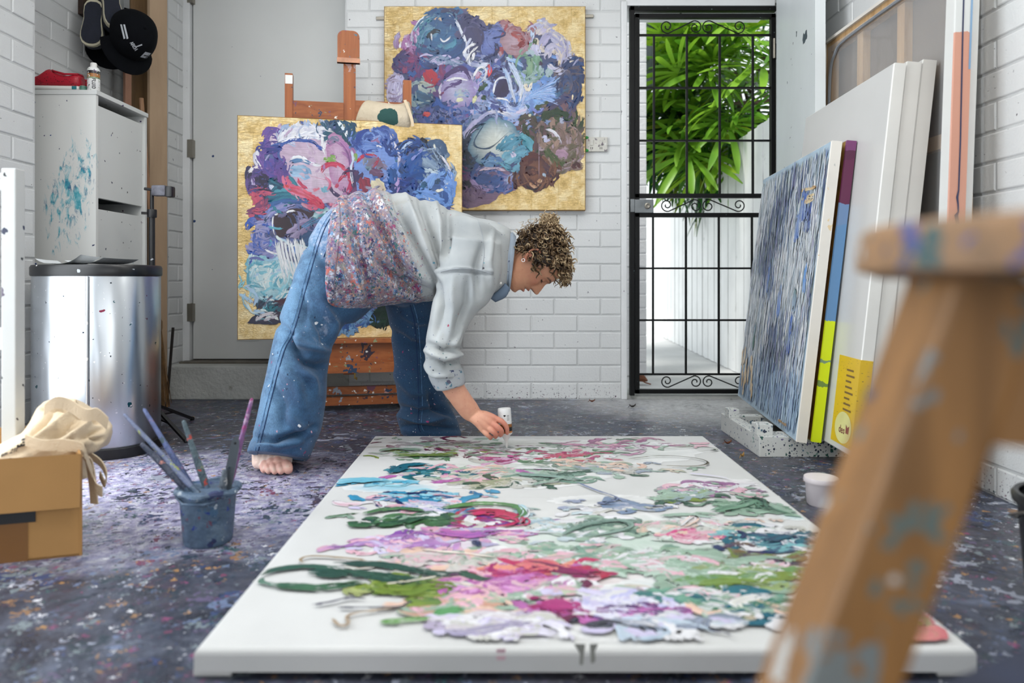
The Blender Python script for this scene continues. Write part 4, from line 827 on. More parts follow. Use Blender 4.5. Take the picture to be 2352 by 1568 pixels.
def leaner(name, label, cat, bn_, bf, top_near, hgt, th, m_face, m_edge, m_back=None, group=None, parent_only=False):
    """a stretched canvas leaning to the right: bn_/bf near and far lower corners of its face; top_near the near upper corner"""
    bn_, bf, tn = Vector(bn_), Vector(bf), Vector(top_near); v = (tn-bn_).normalized(); u = (bf-bn_); Wd = u.length; u = u.normalized(); n = u.cross(v).normalized()
    if n.x > 0: n = -n
    t_ = thing(name, (bn_+bf)/2, label, cat, group)
    Q = lambda s_, h_, k: bn_+u*s_+v*h_-n*k
    e = .003
    obj('canvas_face', MB().add([Q(e, e, 0), Q(Wd-e, e, 0), Q(Wd-e, hgt-e, 0), Q(e, hgt-e, 0)], [(0, 3, 2, 1)]), m_face, t_)
    m = MB(); ring0 = [Q(e, e, 0), Q(Wd-e, e, 0), Q(Wd-e, hgt-e, 0), Q(e, hgt-e, 0)]; ring1 = [Q(0, 0, e), Q(Wd, 0, e), Q(Wd, hgt, e), Q(0, hgt, e)]; ring2 = [Q(0, 0, th), Q(Wd, 0, th), Q(Wd, hgt, th), Q(0, hgt, th)]
    m.add(ring0+ring1+ring2, [(i, (i+1) % 4, 4+(i+1) % 4, 4+i) for i in range(4)]+[(4+i, 4+(i+1) % 4, 8+(i+1) % 4, 8+i) for i in range(4)]+[(8, 9, 10, 11)])
    ed = obj('canvas_edge', m, m_edge, t_)
    LEAN[name+label] = (t_, Q, Wd, u, v, n, bn_)
    return t_, Q, Wd, u, v, n
# A: blue abstract painting in front
M_GOLDEDGE = pm('off_white_edge_with_gold', C(226, 222, 214), .5, var=.05, spots=[(16, .3, [C(200, 160, 90), C(222, 200, 160), C(190, 190, 186)], dict(ragged=.9))])
M_UNDER = pm('pale_blue_underpaint', C(176, 198, 214), .6, var=.15, vs=6)
bnA, bfA, tnA = (.985, 2.405, .073), (1.098, 3.345, .073), (1.105, 2.405, 1.088)
tA, QA, WA, uA, vA, nA = leaner('abstract_painting', 'blue and white streaked abstract painting leaning in front of the stack', 'painting', bnA, bfA, tnA, 1.022, .036, M_UNDER, M_GOLDEDGE)
# B: purple and neon edged canvas right behind it
def edge_bands(name, bands, zoff=0):
    m, nt, b, tc = new_mat(name); g = nd(nt, 'ShaderNodeNewGeometry').outputs['Position']; nz = noise(nt, g, 30, 4)
    z = mth(nt, 'ADD', nd(nt, 'ShaderNodeSeparateXYZ', {0: g}).outputs[2], mth(nt, 'MULTIPLY_ADD', nz.outputs[0], .04, -.02))
    c = ramp(nt, mth(nt, 'MULTIPLY', z, 1/1.4), [(p/1.4, q) for p, q in bands], 'CONSTANT')
    nt.links.new(c, b.inputs['Base Color']); b.inputs['Roughness'].default_value = .4; return m, nt, b, c
M_NEON, nt, b_, c_ = edge_bands('neon_and_purple_canvas_edge', [(0, C(214, 232, 8)), (.255, C(110, 140, 70)), (.27, C(214, 232, 8)), (.335, C(120, 150, 120)), (.35, C(214, 232, 8)), (.478, C(96, 140, 184)), (.80, C(110, 140, 180)), (.87, C(96, 30, 70)), (1.02, C(84, 24, 62)), (1.05, C(120, 60, 110))])
M_GOLD2 = pm('gold_leaf_face', C(206, 160, 80), .35, .9, var=.3, vs=30)
o_ = Vector((.052, .004, 0))
tB, QB, WB, uB, vB, nB = leaner('edge_painted_canvas', 'canvas with a purple, blue and neon yellow painted edge behind the blue abstract', 'painting', Vector(bnA)+o_, Vector(bfA)+o_+Vector((0, -.03, 0)), Vector(tnA)+o_, 1.024, .034, M_GOLD2, M_NEON)
# C: three blank canvases, the first in glossy wrap with a yellow label
M_FACEG = pm('blank_canvas_in_clear_wrap', C(208, 208, 206), .22, var=.03, vs=2, bmp=.03, bs=4)
M_CW2 = pm('wrapped_canvas_edge', C(226, 226, 222), .3, var=.04, vs=6, bmp=.15, bs=14)
CN = [('blank canvas with a wide grey-white face at the front of the white stack', (1.070, 2.20, .0735), (1.118, 2.956, .0735), (1.204, 2.20, 1.289), .037),
      ('narrow white blank canvas in the middle of the white stack', (1.111, 2.205, .0735), (1.159, 2.96, .0735), (1.245, 2.205, 1.292), .046),
      ('rearmost white blank canvas of the stack, nearest the wall', (1.161, 2.205, .0735), (1.209, 2.96, .0735), (1.295, 2.205, 1.300), .043)]
for i, (lb, a, b_, c_, th) in enumerate(CN):
    leaner('blank_canvas', lb, 'canvas', a, b_, c_, 1.222+.006*i, th, M_FACEG, M_CW2, group='blank canvases stacked at the right')
tC, QC, WC, uC, vC, nC, _b = LEAN['blank_canvas'+CN[0][0]]
M_YEL = pm('yellow_label_paper', C(222, 184, 40), .35, var=.08, vs=4, spots=[(60, .25, [C(150, 120, 60), C(90, 80, 60)], dict(aniso=(1, 1, 5)))])
lb_ = obj('label', MB().hexa([QC(-.001, .02, -.001), QC(.16, .02, -.001), QC(.16, .02, .0), QC(-.001, .02, .0), QC(-.001, .30, -.001), QC(.16, .30, -.001), QC(.16, .30, 0), QC(-.001, .30, 0)]), M_YEL, tC)
obj('label_fold', MB().hexa([QC(-.0012, .02, -.001), QC(-.0012, .02, .036), QC(0, .02, .036), QC(0, .02, -.001), QC(-.0012, .30, -.001), QC(-.0012, .30, .036), QC(0, .30, .036), QC(0, .30, -.001)]), M_YEL, tC)
cc = QC(.075, .075, -.0016); m = MB(); m.add([cc+uC*.062*math.cos(2*math.pi*k/28)+vC*.05*math.sin(2*math.pi*k/28) for k in range(28)], [tuple(range(28))]); obj('label_disc', m, pm('pale_yellow_disc', C(226, 222, 150), .4), lb_)
m = MB(); text(m, 'desb', lambda x, y: QC(.10-x, .058+y, -.0022), .022, .003); m.add([QC(.05, .062, -.0022), QC(.03, .062, -.0022), QC(.028, .088, -.0022), QC(.04, .08, -.0022), QC(.052, .09, -.0022)], [(0, 1, 2, 3, 4)]); obj('label_print', m, pm('maroon_print', C(130, 50, 60), .5), lb_)
m = MB()
for k in range(8): m.add([QC(.09, .13+.018*k, -.0018), QC(.03+.01*(k % 3), .13+.018*k, -.0018), QC(.03+.01*(k % 3), .136+.018*k, -.0018), QC(.09, .136+.018*k, -.0018)], [(0, 1, 2, 3)])
obj('label_text_lines', m, pm('brown_print', C(120, 92, 50), .5), lb_)
# D: tall stretcher frame seen from the back, film over it
M_PINE = wood('pale_pine_bars', C(176, 138, 92), C(204, 168, 122), 2, 4, .55); M_BACK = pm('raw_canvas_back', C(112, 96, 80), .85, var=.1, vs=5)
Dbn, Dbf = Vector((1.374, 2.10, .005)), Vector((1.376, 3.00, .005)); Dtn = Vector((1.394, 2.10, 1.95))
vD = (Dtn-Dbn).normalized(); uD = (Dbf-Dbn).normalized(); nD = uD.cross(vD); nD = nD if nD.x < 0 else -nD; WD, HD = .90, 1.60
tD = thing('stretcher_frame', (Dbn+Dbf)/2, 'tall canvas seen from the back, pine stretcher bars under clear film', 'painting')
QD = lambda s_, h_, k: Dbn+uD*s_+vD*h_+nD*k
def Dbar(nm, s0, s1, h0, h1, k0, k1, mat): return obj(nm, MB().hexa([QD(s0, h0, k0), QD(s1, h0, k0), QD(s1, h0, k1), QD(s0, h0, k1), QD(s0, h1, k0), QD(s1, h1, k0), QD(s1, h1, k1), QD(s0, h1, k1)]), mat, tD)
# real slope of the top edge in the photograph: it climbs towards the camera
Dbar('canvas_back', .01, WD-.01, .01, 1.595, -.002, .0, M_BACK)
Dbar('canvas_edge', WD, WD+.012, 0, 1.61, -.004, .045, M_GOLDEDGE); Dbar('canvas_edge', -.004, WD+.012, 1.60, 1.612, -.004, .045, M_GOLDEDGE)
Dbar('bar', 0, .045, 0, 1.6, .002, .034, M_PINE); Dbar('bar', WD-.045, WD, 0, 1.6, .002, .034, M_PINE); Dbar('bar', .045, WD-.045, 1.555, 1.6, .002, .034, M_PINE); Dbar('bar', .045, WD-.045, 0, .045, .002, .034, M_PINE)
Dbar('bar', .60, .645, .045, 1.555, .002, .03, M_PINE); Dbar('bar', .32, .365, .045, 1.555, .002, .03, M_PINE); Dbar('bar', .045, WD-.045, 1.02, 1.065, .002, .028, M_PINE)
M_FILM, nt, b_, tc = new_mat('clear_packing_film'); b_.inputs['Base Color'].default_value = (.9, .92, .94, 1); b_.inputs['Roughness'].default_value = .06; b_.inputs['Alpha'].default_value = .28; b_.inputs['Specular IOR Level'].default_value = 1.0; bump(nt, b_, noise(nt, tc, 5, 3).outputs[0], .08, .02)
obj('film', MB().add([QD(.02, .02, .036), QD(WD-.02, .02, .036), QD(WD-.02, 1.58, .036), QD(.02, 1.58, .036)], [(0, 1, 2, 3)]), M_FILM, tD)
obj('cable', MB().tube(smooth_pts([QD(WD-.05, 1.2, .045), QD(WD-.06, 1.45, .045), QD(WD-.10, 1.53, .045), QD(WD-.2, 1.56, .045), QD(.2, 1.565, .045)]), .006, 6), pm('grey_cable', C(140, 144, 150), .5), tD, True)
# E: two tall canvases edge on, peach edge with a navy drip
M_PEACH, nt, b_, c0 = edge_bands('peach_canvas_edge', [(0, C(222, 222, 218)), (.2, C(206, 150, 128)), (1.31, C(214, 216, 214))])
Ebn, Etn = Vector((1.222, 2.01, .012)), Vector((1.290, 2.01, 1.9))
tE, QE, WE, uE, vE, nE = leaner('peach_edged_canvas', 'tall canvas with a peach painted edge and a navy drip near the wall', 'painting', Ebn, Ebn+Vector((.01, .06, 0)), Etn, 1.95, .046, M_CANVW, M_PEACH)
m = MB(); dp = [(.020, 1.95, .004), (.021, 1.5, .004), (.022, 1.3, .004), (.026, 1.0, .004), (.026, .86, .004), (.023, .84, .006), (.026, .82, .004), (.027, .80, .004), (.022, .79, .010), (.026, .77, .010), (.027, .74, .018), (.026, .70, .020), (.026, .60, .019)]
for (k0, h0, w0), (k1, h1, w1) in zip(dp, dp[1:]): m.add([QE(-.0012, h0, k0-w0/2), QE(-.0012, h0, k0+w0/2), QE(-.0012, h1, k1+w1/2), QE(-.0012, h1, k1-w1/2)], [(0, 1, 2, 3)])
obj('paint_drip', m, pm('navy_drip', C(44, 50, 84), .4), tE)
m = MB().add([QE(-.0011, 1.2, .040), QE(-.0011, 1.2, .0455), QE(-.0011, 1.95, .0455), QE(-.0011, 1.95, .041)], [(0, 1, 2, 3)]); obj('blue_streak', m, pm('pale_blue_streak', C(130, 164, 196), .4), tE)
leaner('tall_white_canvas', 'tall white canvas edge between the peach edged canvas and the brick wall', 'canvas', Ebn+Vector((.049, .02, 0)), Ebn+Vector((.059, .08, 0)), Etn+Vector((.049, .02, 0)), 1.95, .030, M_CANVW, M_CANVW)
# ================================================================== big canvas on the floor
ZC0, ZC1 = .012, .048
cF0, cF1, cN1, cN0 = PZ(860, 1000, ZC1), PZ(1616, 1000, ZC1), PZ(2243, 1490, ZC1), PZ(445, 1490, ZC1)
yF = (cF0.y+cF1.y)/2; yN = (cN0.y+cN1.y)/2; xL_, xR_ = (cF0.x+cN0.x)/2, (cF1.x+cN1.x)/2
xL0, xL1, xR0, xR1 = cN0.x, cF0.x, cN1.x, cF1.x
fc = thing('floor_canvas', ((xL_+xR_)/2, (yF+yN)/2, ZC0), 'large white canvas lying on the floor covered in floral brushwork', 'painting')
def mat_fc():
    m, nt, b, tc = new_mat('white_primed_floor_canvas'); nz = noise(nt, tc, 3, 3)
    c = ramp(nt, nz.outputs[0], [(.3, C(206, 207, 206)), (.7, C(220, 221, 220))])
    nt.links.new(c, b.inputs['Base Color']); b.inputs['Roughness'].default_value = .42; bump(nt, b, noise(nt, tc, 400, 2).outputs[0], .08, .002); return m
M_FC = mat_fc()
def fcq(s_, t_, z): # s 0..1 left to right, t 0..1 near to far
    xl = xL0+(xL1-xL0)*t_; xr = xR0+(xR1-xR0)*t_; return Vector((xl+(xr-xl)*s_, yN+(yF-yN)*t_, z))
m = MB(); wR = xR_-xL_; dR = yF-yN; rr = .010
def fring(ins, z): a = ins/wR; b_ = ins/dR; return [fcq(a, b_, z), fcq(1-a, b_, z), fcq(1-a, 1-b_, z), fcq(a, 1-b_, z)]
rings = [fring(.02, ZC0), fring(0, ZC0), fring(0, ZC1-rr)]+[fring(rr*(1-math.cos(a)), ZC1-rr+rr*math.sin(a)) for a in (math.radians(30), math.radians(60), math.radians(90))]
vs = [p for r_ in rings for p in r_]; m.add(vs, [(i*4+k, i*4+(k+1) % 4, (i+1)*4+(k+1) % 4, (i+1)*4+k) for i in range(5) for k in range(4)]+[(3, 2, 1, 0), (20, 21, 22, 23)])
obj('canvas', m, M_FC, fc)
for t_ in (.165, .515): obj('brace_ridge', MB().beam(fcq(.004, t_, ZC1-.0012), fcq(.996, t_, ZC1-.0012), .012, .003), M_FC, fc)
for s_, t_ in ((.02, .02), (.98, .02), (.02, .98), (.98, .98)):
    q = fcq(s_, t_, 0); obj('corner_wedge', MB().box(q-Vector((.03, .02, 0)), q+Vector((.03, .02, .0125)), None, .002), M_FC, fc)
# ================================================================== small pots on the right
c = PZ(1897, 1166, 0); c.y += .03
pt = thing('plastic_tub', c, 'small white plastic tub on the floor beside the floor canvas', 'tub'); M_PL = pm('white_tub_plastic', C(226, 218, 220), .35, var=.06)
obj('tub_body', MB().lathe([(.034, 0), (.037, .004), (.041, .062), (.043, .064)], c, 28), M_PL, pt, True, 50); obj('rim', MB().lathe([(.044, .062), (.046, .066), (.044, .076), (.001, .077)], c, 28), M_PL, pt, True, 50)
c = Vector((.96+.125, 1.32, 0)); bu = thing('black_bucket', c, 'black plastic bucket at the right edge of the floor', 'bucket')
obj('bucket_body', MB().lathe([(.092, 0), (.096, .004), (.112, .205), (.108, .205), (.090, .01), (.001, .01)], c, 36, cap=False), M_BLK, bu, True, 50); obj('rim', MB().lathe([(.108, .202), (.119, .198), (.121, .210), (.116, .217), (.108, .215)], c, 36, cap=False), M_BLK, bu, True, 60)
obj('handle', MB().tube([c+Vector((-.119, 0, .19))]+[c+Vector((-.119*math.cos(a), .12*math.sin(a)*.9+.01, .19-.05*math.sin(a))) for a in (.5, 1, 1.57, 2.1, 2.6)]+[c+Vector((.119, 0, .19))], .003, 6), M_STEEL, bu)
# ================================================================== stool right in front of the camera
SPL = [(13, .95, [C(60, 76, 110), C(190, 196, 200), C(150, 110, 60), C(36, 50, 110), C(190, 176, 150), C(110, 120, 110)], dict(ragged=1.2)), (28, .8, [C(70, 80, 140), C(200, 205, 205), C(60, 90, 90), C(190, 150, 80)], dict(ragged=.7))]
M_STL = wood('worn_orange_stool_wood', C(124, 86, 42), C(160, 114, 62), 2, 4, .5, [(9, .42, [C(190, 196, 196), C(84, 80, 100), C(96, 116, 112), C(186, 156, 70), C(100, 112, 108)], dict(ragged=1.2)), (20, .5, [C(96, 110, 106), C(90, 80, 90), C(196, 196, 192), C(120, 126, 126)], dict(ragged=1.2))])
M_SEAT = wood('paint_caked_seat', C(130, 100, 70), C(170, 130, 90), 0, 4, .6, SPL); M_STB = pm('navy_stool_rung', C(24, 34, 60), .5, var=.4, vs=10)
sc_ = Vector((.42, .40, 0)); st = thing('wooden_stool', sc_, 'paint-splashed wooden stool close to the camera, out of focus', 'stool')
obj('seat', MB().lathe([(.185, .622), (.2, .627), (.2, .648), (.194, .654), (.001, .655)], sc_, 48), M_SEAT, st, True, 50)
LG = []
for a in (math.radians(178), math.radians(58), math.radians(-62)):
    d_ = Vector((math.cos(a), math.sin(a), 0)); p = sc_+d_*.15+Vector((0, 0, .625)); q = sc_+d_*.38; LG.append((p, q)); obj('leg', MB().beam(p, q, .054, .048, d_, .004), M_STL, st)
def on_leg(i, z): p, q = LG[i]; return p.lerp(q, (p.z-z)/p.z)
for i, j, z in ((0, 1, .312), (1, 2, .25), (0, 2, .22)): obj('rung', MB().beam(on_leg(i, z), on_leg(j, z), .03, .04), M_STB, st)
for i, j in ((0, 1), (1, 2), (2, 0)): obj('apron', MB().beam(on_leg(i, .575), on_leg(j, .575), .022, .085), M_STL, st)
# ================================================================== the painter
def vox(mb, size, smooth=6, fac=.5):
    """join overlapping closed shapes into one continuous surface"""
    me = bpy.data.meshes.new('tmp'); me.from_pydata([tuple(p) for p in mb.v], [], mb.f); me.update()
    bm = bmesh.new(); bm.from_mesh(me); bmesh.ops.recalc_face_normals(bm, faces=bm.faces[:]); bm.to_mesh(me); bm.free()
    o = bpy.data.objects.new('tmp', me); COL.objects.link(o)
    md = o.modifiers.new('r', 'REMESH'); md.mode = 'VOXEL'; md.voxel_size = size; md.adaptivity = 0
    dg = bpy.context.evaluated_depsgraph_get(); ev = o.evaluated_get(dg); m2 = ev.to_mesh()
    nv = len(m2.vertices); co = np.empty(nv*3); m2.vertices.foreach_get('co', co); co = co.reshape(-1, 3)
    fs = [tuple(p.vertices) for p in m2.polygons]; ed = np.empty(len(m2.edges)*2, dtype=np.int64); m2.edges.foreach_get('vertices', ed); ed = ed.reshape(-1, 2)
    ev.to_mesh_clear(); bpy.data.objects.remove(o); bpy.data.meshes.remove(me)
    co = lap(co, ed, smooth, fac)
    return co, fs, ed
def lap(co, ed, it, fac=.5):
    deg = np.zeros(len(co)); np.add.at(deg, ed[:, 0], 1); np.add.at(deg, ed[:, 1], 1); deg = np.maximum(deg, 1)[:, None]
    for _ in range(it):
        s_ = np.zeros_like(co); np.add.at(s_, ed[:, 0], co[ed[:, 1]]); np.add.at(s_, ed[:, 1], co[ed[:, 0]])
        co = co+(s_/deg-co)*fac
    return co
def normals(co, fs):
    q = np.array([f if len(f) == 4 else (f[0], f[1], f[2], f[2]) for f in fs]); n = np.cross(co[q[:, 2]]-co[q[:, 0]], co[q[:, 3]]-co[q[:, 1]])
    r = np.zeros_like(co)
    for k in range(4): np.add.at(r, q[:, k], n)
    return r/np.maximum(np.linalg.norm(r, axis=1), 1e-12)[:, None]
def loft(m, rings, n=36, tilt=0.0, pw=2.0):
    """rings: (left px, left py, right px, right py, depth, depth radius[, lowering of the far side])"""
    vs = []
    for r_ in rings:
        ax, ay, bx_, by_, d, rd = r_[:6]; tl = r_[6] if len(r_) > 6 else 0.0
        A = P(ax, ay, d); B = P(bx_, by_, d); c_ = (A+B)/2; e1 = (B-A)/2; e2 = Vector((0, rd, -tl))+Vector((c_.x/c_.y*rd*.0, 0, 0))
        for k in range(n):
            a = 2*math.pi*k/n; ca, sa = math.cos(a), math.sin(a)
            vs.append(c_+e1*math.copysign(abs(ca)**(2/pw), ca)+e2*math.copysign(abs(sa)**(2/pw), sa))
    q = len(rings)
    return m.add(vs, [(i*n+k, i*n+(k+1) % n, (i+1)*n+(k+1) % n, (i+1)*n+k) for i in range(q-1) for k in range(n)]+[tuple(range(n-1, -1, -1)), tuple((q-1)*n+k for k in range(n))])
def dense(rings, k=4):
    """Catmull-Rom through the rings"""
    L_ = max(len(r) for r in rings); A = np.array([list(r)+[0]*(L_-len(r)) for r in rings], dtype=float); out = []
    for i in range(len(A)-1):
        p0, p1, p2, p3 = A[max(i-1, 0)], A[i], A[i+1], A[min(i+2, len(A)-1)]
        for j in range(k):
            t = j/k; out.append(.5*((2*p1)+(p2-p0)*t+(2*p0-5*p1+4*p2-p3)*t*t+(3*p1-p0-3*p2+p3)*t**3))
    return out+[A[-1]]
def capsule(m, pts, rs, n=12, k=3):
    pts = [Vector(p) for p in pts]; sp_ = smooth_pts(pts, k); rr_ = np.interp(np.linspace(0, len(pts)-1, len(sp_)), range(len(pts)), rs)
    t0 = (sp_[0]-sp_[1]).normalized(); t1 = (sp_[-1]-sp_[-2]).normalized()
    P_ = [sp_[0]+t0*rr_[0]*.95, sp_[0]+t0*rr_[0]*.7]+sp_+[sp_[-1]+t1*rr_[-1]*.7, sp_[-1]+t1*rr_[-1]*.95]
    R_ = [rr_[0]*.3, rr_[0]*.72]+list(rr_)+[rr_[-1]*.72, rr_[-1]*.3]
    return m.tube(P_, R_, n)
person = thing('person', PZ(800, 1010, 0), 'barefoot painter in a paint-covered shirt and blue jeans bending over to squeeze paint', 'person')
# ---------- head: slices in its own frame (f forward, u up, y to the side)
HD_ = 2.55; HS = F/HD_; HO = P(1222, 590, HD_); hU = Vector((.949, 0, .316)); hF = Vector((.316, 0, -.949)); hS = Vector((0, -1, 0))
def HP(f, y, u): return HO+hF*f+hS*y+hU*u
tab = np.array([(-.112, .070, .056, .008), (-.107, .088, .042, .024), (-.098, .0955, .026, .036), (-.085, .0965, .010, .046), (-.068, .0985, -.012, .053), (-.050, .1010, -.035, .058), (-.030, .1010, -.058, .063), (0, .1010, -.076, .069), (.015, .1025, -.083, .0715), (.03, .108, -.088, .073), (.05, .1075, -.09, .074), (.075, .099, -.088, .072), (.095, .080, -.075, .062), (.110, .055, -.052, .045), (.119, .02, -.02, .018)])
def headtab(u): return [np.interp(u, tab[:, 0], tab[:, i]) for i in (1, 2, 3)]
nose_u = np.array([-.046, -.0405, -.036, -.031, -.026, -.019, -.010, 0, .010, .018, .03]); nose_h = np.array([0, .004, .019, .030, .0345, .032, .026, .0195, .011, .005, 0]); nose_w = np.array([.012, .013, .0135, .0125, .0115, .0105, .0095, .009, .009, .010, .012])
def head_surface(u, a, off=0.0):
    Ff, Bb, W_ = headtab(u); fc_ = (Ff+Bb)/2*.35+.018 if u > -.06 else Bb+(Ff-Bb)*.45
    ca, sa = math.cos(a), math.sin(a)
    f = fc_+((Ff-fc_) if ca > 0 else (fc_-Bb))*math.copysign(abs(ca)**.86, ca); y = W_*math.copysign(abs(sa)**.84, sa)
    if ca > 0:
        f += np.interp(u, nose_u, nose_h)*math.exp(-(y/np.interp(u, nose_u, nose_w))**2)*(1 if ca > 0 else 0)
        f += .0105*math.exp(-((u+.030)/.006)**2)*math.exp(-((abs(y)-.0125)/.0055)**2)                        # wings of the nose
        f += .0125*math.exp(-((u+.0495)/.0058)**2)*math.exp(-(y/.019)**2)+.0115*math.exp(-((u+.0675)/.0055)**2)*math.exp(-(y/.0175)**2)
        f -= .0055*math.exp(-((u+.0588)/.0024)**2)*math.exp(-(y/.022)**2)                                     # between the lips
        f += .0060*math.exp(-((u+.098)/.010)**2)*math.exp(-(y/.018)**2)                                      # chin
        f -= .0105*math.exp(-((u-.010)/.011)**2)*math.exp(-((abs(y)-.031)/.0125)**2)                         # eye sockets
        f += .0055*math.exp(-((u-.028)/.007)**2)*math.exp(-((abs(y)-.026)/.022)**2)                          # brow
        f += .0050*math.exp(-((u+.020)/.014)**2)*math.exp(-((abs(y)-.044)/.014)**2)                          # cheek bone
    if off: f = f+off*ca; y = y+off*sa
    return f, y
body = MB(); nh, na = 90, 96; vs = []
us = np.concatenate([np.linspace(-.112, .06, 76), np.linspace(.06, .119, 16)[1:]])
for u in us:
    for k in range(na): f, y = head_surface(u, 2*math.pi*k/na); vs.append(HP(f, y, u))
q = len(us); body.add(vs, [(i*na+k, i*na+(k+1) % na, (i+1)*na+(k+1) % na, (i+1)*na+k) for i in range(q-1) for k in range(na)]+[tuple(range(na-1, -1, -1)), tuple((q-1)*na+k for k in range(na))])
for s_ in (1, -1):                                           # eyeballs under lowered lids, ears
    body.ball(HP(.0855, s_*.031, .0105), .0125, 20, 14)
    ear = [HP(.012, s_*.070, .012), HP(.004, s_*.078, .024), HP(-.008, s_*.082, .027), HP(-.019, s_*.083, .020), HP(-.022, s_*.082, .006), HP(-.017, s_*.079, -.010), HP(-.008, s_*.075, -.022), HP(.001, s_*.073, -.030), HP(.007, s_*.071, -.028)]
    capsule(body, ear, [.0035, .0042, .0045, .0045, .0042, .0042, .0048, .0055, .0045], 10, 4)
    M_ = Matrix((hF, hS*s_, hU)).transposed(); body.ball(HP(-.006, s_*.073, -.002), (.013, .0045, .024), 14, 10, M_.to_4x4()); body.ball(HP(.010, s_*.072, -.006), (.005, .006, .007), 8, 6, M_.to_4x4())
# ---------- neck, trunk, legs, arms: one figure under the clothes
loft(body, dense([(1215, 560, 1200, 636, 2.55, .050), (1188, 566, 1182, 642, 2.56, .050), (1165, 565, 1158, 648, 2.57, .056), (1130, 545, 1125, 650, 2.57, .085), (1060, 520, 1055, 630, 2.57, .11), (960, 500, 965, 650, 2.56, .11), (860, 500, 880, 640, 2.53, .09), (825, 530, 840, 630, 2.53, .07)]))
loft(body, dense([(815, 535, 870, 590, 2.52, .06), (755, 625, 800, 670, 2.47, .05), (695, 760, 735, 780, 2.40, .038), (662, 850, 708, 858, 2.38, .038), (625, 980, 672, 985, 2.335, .038), (612, 1035, 652, 1038, 2.325, .034)]))
loft(body, dense([(880, 560, 960, 600, 2.6, .09), (905, 660, 985, 680, 2.68, .075), (925, 780, 985, 785, 2.72, .055), (935, 880, 990, 882, 2.75, .05), (955, 960, 998, 962, 2.775, .036), (955, 985, 1000, 985, 2.78, .034)]))
loft(body, dense([(1040, 560, 1110, 570, 2.48, .06), (1030, 640, 1090, 655, 2.42, .045), (1012, 740, 1052, 742, 2.385, .030), (1006, 810, 1044, 805, 2.375, .028), (1003, 862, 1058, 848, 2.38, .037), (1012, 892, 1064, 878, 2.38, .036), (1032, 920, 1080, 905, 2.382, .033), (1050, 944, 1095, 926, 2.386, .029), (1064, 960, 1103, 940, 2.388, .024), (1078, 968, 1112, 948, 2.388, .018), (1090, 972, 1116, 954, 2.388, .010)]), 28)
capsule(body, [P(1110, 560, 2.68), P(1070, 625, 2.80), P(1020, 640, 2.76), P(985, 668, 2.72)], [.05, .042, .034, .026]); capsule(body, [P(985, 668, 2.72), P(965, 690, 2.715)], [.03, .028])
# right hand closing on the bottle: palm, five fingers
def hp(px, py, d): return P(px, py, d)
for (kx, ky, kd) in ((1139, 961, 2.372), (1130, 972, 2.362), (1120, 982, 2.360), (1108, 986, 2.366)): capsule(body, [hp(1084, 955, 2.388), hp((1084+kx)/2+2, (955+ky)/2-3, (2.388+kd)/2-.004), hp(kx, ky, kd)], [.020, .018, .0105], 14, 4)
FING = [([(1139, 961, 2.372), (1153, 968, 2.368), (1163, 980, 2.370), (1165, 994, 2.376)], [.0100, .0092, .0086, .0072]),
        ([(1129, 971, 2.362), (1143, 980, 2.354), (1152, 990, 2.360), (1150, 999, 2.376)], [.0098, .0094, .0089, .0078]),
        ([(1119, 981, 2.360), (1131, 990, 2.353), (1139, 997, 2.360), (1138, 1003, 2.378)], [.0095, .0090, .0085, .0075]),
        ([(1108, 987, 2.366), (1118, 997, 2.358), (1126, 1003, 2.364), (1126, 1006, 2.380)], [.0090, .0084, .0079, .0068]),
        ([(1100, 958, 2.405), (1122, 962, 2.430), (1142, 972, 2.438), (1156, 984, 2.434)], [.0135, .0115, .0105, .0090])]
for pts, rs in FING: capsule(body, [hp(*p) for p in pts], rs, 12, 5)
# right foot, toes towards the viewer; z of a floor point at depth d
def fp(px, d, z):
    if d < 2.6: d = d+.068
    return Vector(((px-CX)*d/F, d, z))
for a, b_, r0, r1 in (((628, 2.345, .075), (600, 2.235, .030), .036, .022), ((632, 2.345, .075), (612, 2.228, .034), .036, .022), ((636, 2.345, .078), (626, 2.223, .037), .036, .022), ((642, 2.345, .08), (640, 2.221, .038), .036, .022), ((648, 2.35, .08), (655, 2.228, .036), .036, .023), ((600, 2.37, .035), (594, 2.25, .024), .032, .021)):
    pa, pb_ = fp(*a), fp(*b_); capsule(body, [pa, pa.lerp(pb_, .5)+Vector((0, 0, .006)), pb_], [r0, (r0+r1)/2, r1], 14, 4)
capsule(body, [fp(622, 2.37, .09), fp(618, 2.40, .035)], [.036, .034])
TOES = [((600, 2.232, .022), (606, 2.206, .013), .0125, .0105), ((611, 2.226, .024), (617, 2.196, .013), .0125, .0105), ((625, 2.220, .026), (631, 2.190, .013), .0130, .0105), ((640, 2.218, .027), (645, 2.190, .0135), .0135, .0110), ((654, 2.222, .028), (662, 2.196, .018), .0170, .0155)]
for a, b_, r0, r1 in TOES:
    pa, pb_ = fp(*a), fp(*b_); capsule(body, [pa, pa.lerp(pb_, .55)+Vector((0, 0, .007)), pb_], [r0, r0, r1], 12, 4)
# left foot, mostly inside the jeans behind the canvas edge
capsule(body, [fp(975, 2.79, .06), fp(985, 2.755, .03), fp(1000, 2.72, .02)], [.034, .030, .018])
co, fs, ed = vox(body, .0022, 3, .5); nb = normals(co, fs)
